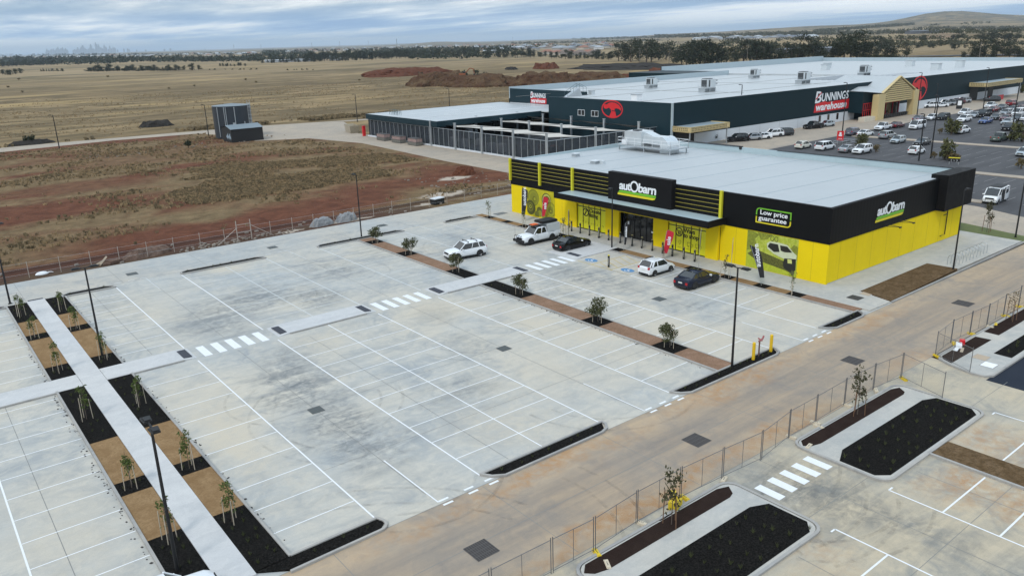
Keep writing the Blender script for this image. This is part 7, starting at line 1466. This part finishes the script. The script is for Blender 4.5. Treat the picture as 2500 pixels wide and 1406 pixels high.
BIG = [(1510, 150, 40, 0), (1527, 150, 46, 2), (1540, 152, 50, 0), (1560, 150, 46, 6), (1578, 153, 52, 1), (1590, 152, 50, 3), (1608, 148, 40, 0), (1626, 147, 42, 1), (1634, 145, 28, 5), (1652, 155, 30, 2), (1664, 158, 42, 3), (1676, 162, 54, 0), (1692, 161, 58, 2), (1708, 162, 58, 3), (1722, 163, 60, 2), (1736, 163, 60, 3), (1751, 162, 52, 3), (1773, 156, 36, 5), (1793, 160, 24, 2), (1800, 152, 34, 0), (1815, 158, 52, 0), (1830, 157, 50, 1), (1846, 158, 54, 3), (1862, 157, 52, 0), (1878, 156, 46, 3), (1890, 140, 28, 5), (1905, 153, 30, 3), (1918, 153, 42, 0), (1932, 154, 40, 3), (1948, 153, 28, 6), (1960, 152, 42, 1), (1972, 152, 58, 0), (1985, 152, 46, 3), (2003, 150, 34, 0), (2012, 150, 26, 2), (2030, 151, 30, 3), (2046, 151, 48, 0), (2060, 151, 60, 1), (2076, 151, 62, 0), (2092, 151, 54, 1), (2108, 151, 40, 3), (2124, 151, 36, 6), (2140, 148, 28, 3), (2150, 130, 34, 0), (2162, 152, 34, 3), (2176, 152, 32, 3), (2166, 128, 28, 5), (2213, 143, 25, 0), (2255, 104, 14, 0), (2330, 122, 12, 3), (2382, 143, 36, 0), (2400, 146, 28, 3), (2352, 146, 16, 3), (2370, 147, 16, 3), (2420, 146, 18, 3), (2432, 138, 34, 0), (2446, 140, 28, 1), (2463, 146, 32, 0), (2478, 130, 14, 5), (2488, 146, 20, 3), (2498, 148, 22, 3), (2451, 104, 26, 0), (2462, 106, 20, 3), (2340, 100, 18, 0), (2326, 100, 12, 3), (2401, 104, 20, 0), (2421, 102, 22, 2), (2481, 100, 16, 0)]
CL = [(1640, 'in the clump left of the tallest gums'), (1785, 'in the tall clump above the rear rooftop unit'), (1895, 'in the clump above the parapet step'), (2020, 'in the clump above the shop name'), (2190, 'in the broad clump above the gable'), (2360, 'on the open slope at right'), (2440, 'beside the distant road at right'), (2600, 'at the right picture edge')]
def gname(x):
    k = next(i for i, c in enumerate(CL) if x < c[0]); lo = CL[k-1][0] if k else 0; xs_ = sorted(b[0] for b in BIG if lo <= b[0] < CL[k][0])
    return CL[k][1]+', '+ORD[xs_.index(x)]+' from left'
for i, (x, y, h, v) in enumerate(BIG): tree(x, y, h*1.1, v, 'dark spreading gum tree '+gname(x) if x != 2213 else 'lone umbrella-shaped tree by the distant road', 'gum trees beyond the warehouse' if x != 2213 else None, 1.35 if h < 40 else 1.15)
def row(x0, x1, ya, yb, n, h0, h1, vs, lb, grp, wide=1.2, jy=1.5):
    for i in range(n):
        u = (i+.5+rnd(-.4, .4))/n; x = x0+(x1-x0)*u; tree(x, ya+(yb-ya)*u+rnd(-jy, jy), rnd(h0, h1), R.choice(vs), lb+', '+ORD[i]+' from the left', grp, wide)
row(1210, 1335, 141, 140, 15, 12, 27, (0, 2, 3), 'dark tree in the clump above the middle of the soil banks', 'trees above the soil banks')
row(1345, 1500, 143, 147, 16, 12, 26, (0, 2, 3), 'dark tree in the row left of the tallest gums', 'trees left of the tall gums')
row(1140, 1205, 138, 139, 8, 12, 22, (0, 2), 'dark tree behind the excavator', 'trees behind the excavator')
row(640, 790, 155, 150, 18, 9, 20, (2, 3, 4), 'dark tree at the left of the long plantation', 'trees at the left of the long plantation')
row(740, 1000, 151, 144, 34, 16, 27, (2, 3, 3, 0), 'dark tree in the long plantation beyond the field', 'trees of the long plantation')
row(1000, 1135, 143, 139, 18, 12, 24, (0, 2, 3), 'tree at the right end of the long plantation', 'trees at the right end of the plantation')
row(215, 440, 175.5, 173.5, 34, 6, 12, (3, 3, 4), 'small dark conifer in the windbreak on the left', 'windbreak conifers on the left', 2.0, .6)
row(235, 495, 175, 171, 13, 10, 18, (3, 2), 'rounded dark tree in the windbreak on the left', 'rounded trees of the left windbreak', 1.5, .8)
row(100, 158, 175, 175, 10, 6, 8, (4, 3), 'low dark tree in the small far left hedge', 'low trees in the far left hedge', 1.2, .4)
row(0, 52, 184, 181, 5, 11, 15, (3, 2), 'round dark tree at the left picture edge', 'round trees at the left edge', 1.5)
row(530, 600, 163, 162, 9, 5, 9, (3, 2), 'dark tree in the short row beyond the field', 'short row of trees beyond the field', 1.4, .5)
row(505, 640, 171.5, 171, 8, 2.5, 4.5, (3,), 'low dark bush in line across the field', 'low bushes in line across the field', 2.2, .4)
row(700, 770, 172.5, 171.5, 6, 2.5, 5.5, (3,), 'low dark bush right of the line across the field', 'low bushes right of the line', 2, .4)
row(0, 130, 164, 158, 14, 8, 15, (2, 3, 0), 'blue green tree in the far left belt', 'trees of the far left belt', 1.4)
row(1880, 2180, 118, 116, 16, 8, 14, (0, 3, 2), 'distant tree behind the warehouse gums', 'distant trees behind the gums', 1.3, 4)
row(2190, 2500, 118, 112, 18, 6, 13, (0, 3, 2), 'distant tree on the rising ground at right', 'distant trees on the rising ground', 1.4, 5)
for t in GT_: kill(t)
# far woods that read as one mass
def belt(name, segs, lab, seed, m=lf_g):
    rr = random.Random(seed); mb = MB(); n = 0
    for x0, x1, ya, yb, cnt, h0, h1 in segs:
        for i in range(cnt):
            u = rr.random(); g_, t = GT(x0+(x1-x0)*u, ya+(yb-ya)*u+rr.uniform(-1, 1)*abs(h1)*.25)
            if g_ is None: continue
            h = rr.uniform(h0, h1)/FPX*t; w_ = h*rr.uniform(.6, 1.3)
            for k in range(11):
                d = Vector((rr.gauss(0, .42), rr.gauss(0, .42), rr.uniform(.05, 1))); s_ = h*rr.uniform(.20, .42)
                leaf(mb, Vector((g_.x+d.x*w_, g_.y+d.y*w_, g_.z+d.z*h*.85)), s_, rr)
    o = mb.build(name, m); tag(o, lab, 'woodland', kind='stuff')
belt('woodland', [(0, 640, 152, 148, 520, 6, 12), (0, 300, 160, 153, 130, 6, 11), (560, 1000, 148, 134, 260, 6, 12), (640, 760, 135, 133, 80, 6, 10), (880, 1250, 132, 124, 300, 5, 12), (1000, 1200, 142, 139, 90, 8, 16), (0, 640, 137, 134, 240, 2, 5), (640, 1250, 128, 116, 300, 2, 6)], 'far dark woodland belts across the plain on the left', 15)
belt('woodland', [(1250, 1900, 118, 112, 200, 4, 9), (1250, 1620, 108, 100, 260, 2, 5), (1600, 2010, 93, 84, 520, 3, 8), (1900, 2500, 86, 78, 520, 4, 9), (1990, 2230, 78, 62, 420, 3, 6), (2230, 2500, 72, 71, 260, 3, 6), (1900, 2500, 100, 94, 220, 4, 9), (1760, 1900, 104, 116, 60, 6, 14), (1850, 2200, 128, 112, 120, 8, 14), (2200, 2500, 112, 108, 100, 4, 8), (1400, 1650, 98, 92, 200, 2, 5), (2230, 2420, 66, 58, 25, 3, 6), (2185, 2360, 114, 108, 60, 7, 12)], 'far dark woodland on the slopes at right', 16, lf_o)
# suburbs
def house(seed, roofc):
    rr = random.Random(seed); e = empty('house', (0, 0, 0), 'x', 'house'); w_, d_ = rr.uniform(12, 20), rr.uniform(9, 14); mb = MB(); mb.box(-w_/2, -d_/2, 0, w_/2, d_/2, 3.2); mb.build('wall', M('house_wall_%d' % (seed % 3), ((.50, .46, .40), (.36, .33, .31), (.60, .60, .60))[seed % 3], .8), e)
    mb = MB(); a, b = w_/2+.6, d_/2+.6; mb.v = [(-a, -b, 3.0), (a, -b, 3.0), (a, b, 3.0), (-a, b, 3.0), (-a+b*.8, 0, 5.6), (a-b*.8, 0, 5.6)]; mb.f = [(0, 1, 5, 4), (1, 2, 5), (2, 3, 4, 5), (3, 0, 4)]; mb.m = [0]*4; mb.build('roof', roofc, e); return tree_of(e)
rc = [M('roof_slate', (.11, .12, .14), .6), M('roof_grey', (.24, .26, .28), .6), M('roof_pale', (.36, .38, .40), .5), M('roof_terracotta', (.26, .12, .08), .8), M('roof_brown', (.16, .12, .10), .8)]
HS_ = [house(i, rc[i]) for i in range(5)]
def houses(x0, x1, ya, yb, n, lb, grp, jy=3, vs=(0, 1, 1, 2, 3, 4)):
    for i in range(n):
        u = (i+R.random())/n; g_, t = GT(x0+(x1-x0)*u, ya+(yb-ya)*u+rnd(-jy, jy))
        if g_ is not None: place(HS_[R.choice(vs)], (g_.x, g_.y, g_.z), rnd(0, 3), lb+', '+ORD[i]+' from the left', grp, s=1.25)
houses(1150, 1500, 119, 114, 66, 'distant house in the grey suburb above the soil banks', 'houses of the grey suburb', 7)
houses(1700, 1990, 97, 92, 44, 'distant house in the suburb above the gums', 'houses of the suburb above the gums', 3, (0, 1, 2))
houses(700, 1150, 126, 112, 50, 'tiny house in the suburb at the middle horizon', 'houses of the middle suburb', 4)
houses(0, 620, 142, 133, 56, 'tiny house in the suburb below the skyline', 'houses below the skyline', 3, (1, 2, 2, 3))
houses(1330, 1460, 134, 135, 7, 'cream house with terracotta roof among trees right of centre', 'cream houses among the trees', 1.5, (3, 4))
for t in HS_: kill(t)
for px_, py_, L_, W_, h, lb in ((540, 125.5, 260, 60, 9, 'long white distribution shed below the horizon'), (640, 117, 420, 60, 10, 'white shed at the far horizon left of centre'), (696, 152, 60, 12, 4, 'low pale shed roof among the plantation trees, left'), (722, 151.5, 55, 12, 4, 'low pale shed roof among the plantation trees, right'), (820, 148, 18, 10, 7, 'small white two-storey farmhouse by the plantation'), (1965, 131, 60, 20, 6, 'long white shed behind the dark gums'), (2250, 83, 45, 18, 5, 'long dark shed on the rising ground at right'), (1200, 131, 30, 18, 6, 'pale block building behind the tree clump'), (578, 145, 40, 12, 4, 'small white shed in the far paddock left of centre')):
    g_, t = GT(px_, py_); e = empty('farm_shed', g_, lb, 'shed', YAW-pi/2+rnd(-.2, .2)); mb = MB(); mb.box(-L_/2, -W_/2, 0, L_/2, W_/2, h*.8); mb.build('wall', MATS['roof_pale'] if 'dark' not in lb else MATS['roof_slate'], e); mb = MB(); mb.v = [(-L_/2-.5, -W_/2-.5, h*.78), (L_/2+.5, -W_/2-.5, h*.78), (L_/2+.5, 0, h), (-L_/2-.5, 0, h), (L_/2+.5, W_/2+.5, h*.78), (-L_/2-.5, W_/2+.5, h*.78)]; mb.f = [(0, 1, 2, 3), (3, 2, 4, 5)]; mb.m = [0, 0]; mb.build('roof', MATS['roof_pale'] if 'dark' not in lb else MATS['roof_slate'], e)
# pylons, masts and poles far away
def pylon(px_, py_, hpx, lb):
    g_, t = GT(px_, py_)
    if g_ is None: return
    h = hpx/FPX*t; w_ = h*.09; e = empty('power_pylon', g_, lb, 'pylon'); mb = MB()
    for s in (-1, 1):
        for k in (-1, 1): mb.tube([(s*w_, k*w_, 0), (s*w_*.15, k*w_*.15, h)], h*.006, 4)
    mb.build('mast', M('far_steel', (.25, .27, .29), .6), e); mb = MB(); [mb.tube([(0, -h*.14, z*h), (0, h*.14, z*h)], h*.006, 4) for z in (.7, .82, .94)]; mb.build('cross_arm', MATS['far_steel'], e)
for i, (x, y, h) in enumerate([(502, 130, 10), (572, 126, 14), (638, 123, 12), (762, 118, 12), (830, 116, 13), (900, 113, 12), (1252, 101, 9), (1316, 99, 8)]): pylon(x, y, h, 'tiny distant power pylon, number %s from the left on the horizon' % wds[i])
g_, t = GT(969, 110); e = empty('chimney_stack', g_, 'thin distant tower standing on the horizon left of centre', 'tower'); h = 12/FPX*t; mb = MB(); mb.tube([(0, 0, 0), (0, 0, h)], h*.05, 8); mb.build('shaft', MATS['roof_slate'], e); mb = MB(); mb.tube([(0, 0, h), (0, 0, h*1.06)], h*.09, 8); mb.build('top', MATS['roof_slate'], e)
for x, y, h, lb in ((2287, 49, 8, 'thin mast on top of the bald hill, left one'), (2311, 48, 7, 'thin mast on top of the bald hill, right one')):
    g_, t = GT(x, y+2.5)
    if g_ is not None: h_ = h/FPX*t; e = empty('radio_mast', g_, lb, 'mast'); mb = MB(); mb.tube([(0, 0, 0), (0, 0, h_)], h_*.03, 5, h_*.01); mb.build('pole', MATS['far_steel'], e); mb = MB(); mb.tube([(0, 0, h_*.75), (0, 0, h_*.9)], h_*.06, 6); mb.build('antenna', MATS['far_steel'], e)
for x, y, h, lb in ((1561, 157, 36, 'pale power pole before the tall gums, leftmost'), (1633, 158, 34, 'power pole between the two tall gum clumps'), (1714, 162, 44, 'power pole in front of the second gum clump'), (1823, 160, 45, 'power pole in front of the third gum clump'), (1957, 152, 30, 'power pole by the fourth gum clump'), (2389, 152, 38, 'power pole before the right roadside trees'), (2217, 152, 12, 'short pole below the umbrella tree')):
    g_, t = GT(x, y); h_ = h/FPX*t; e = empty('power_pole', g_, lb, 'pole'); mb = MB(); mb.tube([(0, 0, 0), (0, 0, h_)], .22, 5, .15); mb.build('pole', M('grey_pole', (.16, .14, .12), .8), e); mb = MB(); mb.tube([(-1.2, .8, h_*.95), (1.2, -.8, h_*.95)], .12, 4); mb.build('cross_arm', MATS['grey_pole'], e)
# distant road strip behind the warehouse
a, b = GT(2180, 140)[0], GT(2520, 137)[0]
mb = MB(); nseg = 12; mb.v = []
for i in range(nseg+1):
    p = a+(b-a)*(i/nseg); d = (b-a).normalized(); n_ = Vector((-d.y, d.x, 0))*5
    for q_ in (p-n_, p+n_): mb.v.append((q_.x, q_.y, terrain_h(q_.x, q_.y)+.5))
for i in range(nseg): mb.f.append((2*i, 2*i+2, 2*i+3, 2*i+1)); mb.m.append(0)
struct(recalc(mb.build('distant_road', m_asph)))
# city skyline, about 24 km away
m_city = M('city_glass_concrete', (.16, .18, .21), .6)
sk = [(107, 3, 6), (110, 4, 11), (114, 3, 8), (118, 3, 9), (121, 4, 11), (126, 3, 12), (130, 3, 8), (134, 4, 12), (138, 3, 15), (142, 3, 10), (145, 4, 12), (149, 3, 14), (152, 3, 9), (156, 4, 12), (160, 3, 8), (174, 3, 7), (178, 4, 9), (182, 3, 8), (186, 4, 13), (191, 3, 9), (195, 4, 14), (199, 5, 17), (204, 4, 11), (208, 3, 8), (212, 3, 9), (216, 3, 12), (219, 4, 19), (224, 3, 10), (228, 3, 8), (232, 4, 22), (235, 3, 13), (238, 4, 18), (243, 4, 12), (247, 3, 9), (252, 4, 16), (256, 3, 12), (261, 3, 8), (265, 3, 14), (269, 3, 9), (273, 3, 11), (277, 4, 10), (283, 3, 6), (299, 3, 7), (308, 4, 7), (312, 3, 5), (330, 3, 4), (352, 4, 3), (398, 4, 4), (413, 4, 5)]
for i, (x, w_, h) in enumerate(sk):
    base = 134.5-.03*x+.5; D = 22000+R.random()*2500; p = AZ(x, 100, D); k = D/FPX; e = empty('office_tower', (p.x, p.y, terrain_h(p.x, p.y)-30), 'pale blue distant skyscraper in the far left skyline, '+ORD[i]+' from the left', 'skyscraper', YAW, 'towers of the distant city skyline')
    H_ = (h+1.5)*k*.92+30; mb = MB(); mb.cbox(0, 0, 0, w_*k*.8, w_*k*.8, H_*.86); mb.build('tower', m_city, e); mb = MB(); mb.cbox(0, 0, H_*.86, w_*k*.42, w_*k*.42, H_*.14); mb.build('crown', m_city, e)
# ---------------------------------------------------------------- haze
def make_haze():
    mb = MB(); mb.box(-52000, -52000, -60, 52000, 52000, 330); o = mb.build('haze', None if 0 else bpy.data.materials.new('haze_air')); m = o.data.materials[0]; m.use_nodes = True; t = m.node_tree; t.nodes.clear()
    v = t.nodes.new('ShaderNodeVolumePrincipled'); v.inputs['Color'].default_value = (.74, .87, 1.0, 1); v.inputs['Density'].default_value = HAZE; v.inputs['Anisotropy'].default_value = 0
    u = t.nodes.new('ShaderNodeOutputMaterial'); t.links.new(v.outputs[0], u.inputs['Volume']); o['kind'] = 'stuff'; o['label'] = 'thin blue haze over the far plain'; o['category'] = 'haze'
HAZE = 5.6e-5
make_haze()

# lettering becomes plain mesh
dg = bpy.context.evaluated_depsgraph_get()
for o in [o for o in bpy.data.objects if o.type == 'FONT']:
    me = bpy.data.meshes.new_from_object(o.evaluated_get(dg)); 
    if not me.materials: me.materials.append(o.data.materials[0])
    n = bpy.data.objects.new(o.name, me); COL.objects.link(n); n.parent = o.parent; n.matrix_parent_inverse = o.matrix_parent_inverse.copy(); n.matrix_basis = o.matrix_basis.copy(); nm = o.name
    ft = o.get('fit')
    if ft:
        xs_ = [v.co.x for v in me.vertices]; k_ = ft/(max(xs_)-min(xs_))
        for v in me.vertices: v.co.x = (v.co.x-min(xs_))*k_
    bpy.data.objects.remove(o); n.name = nm
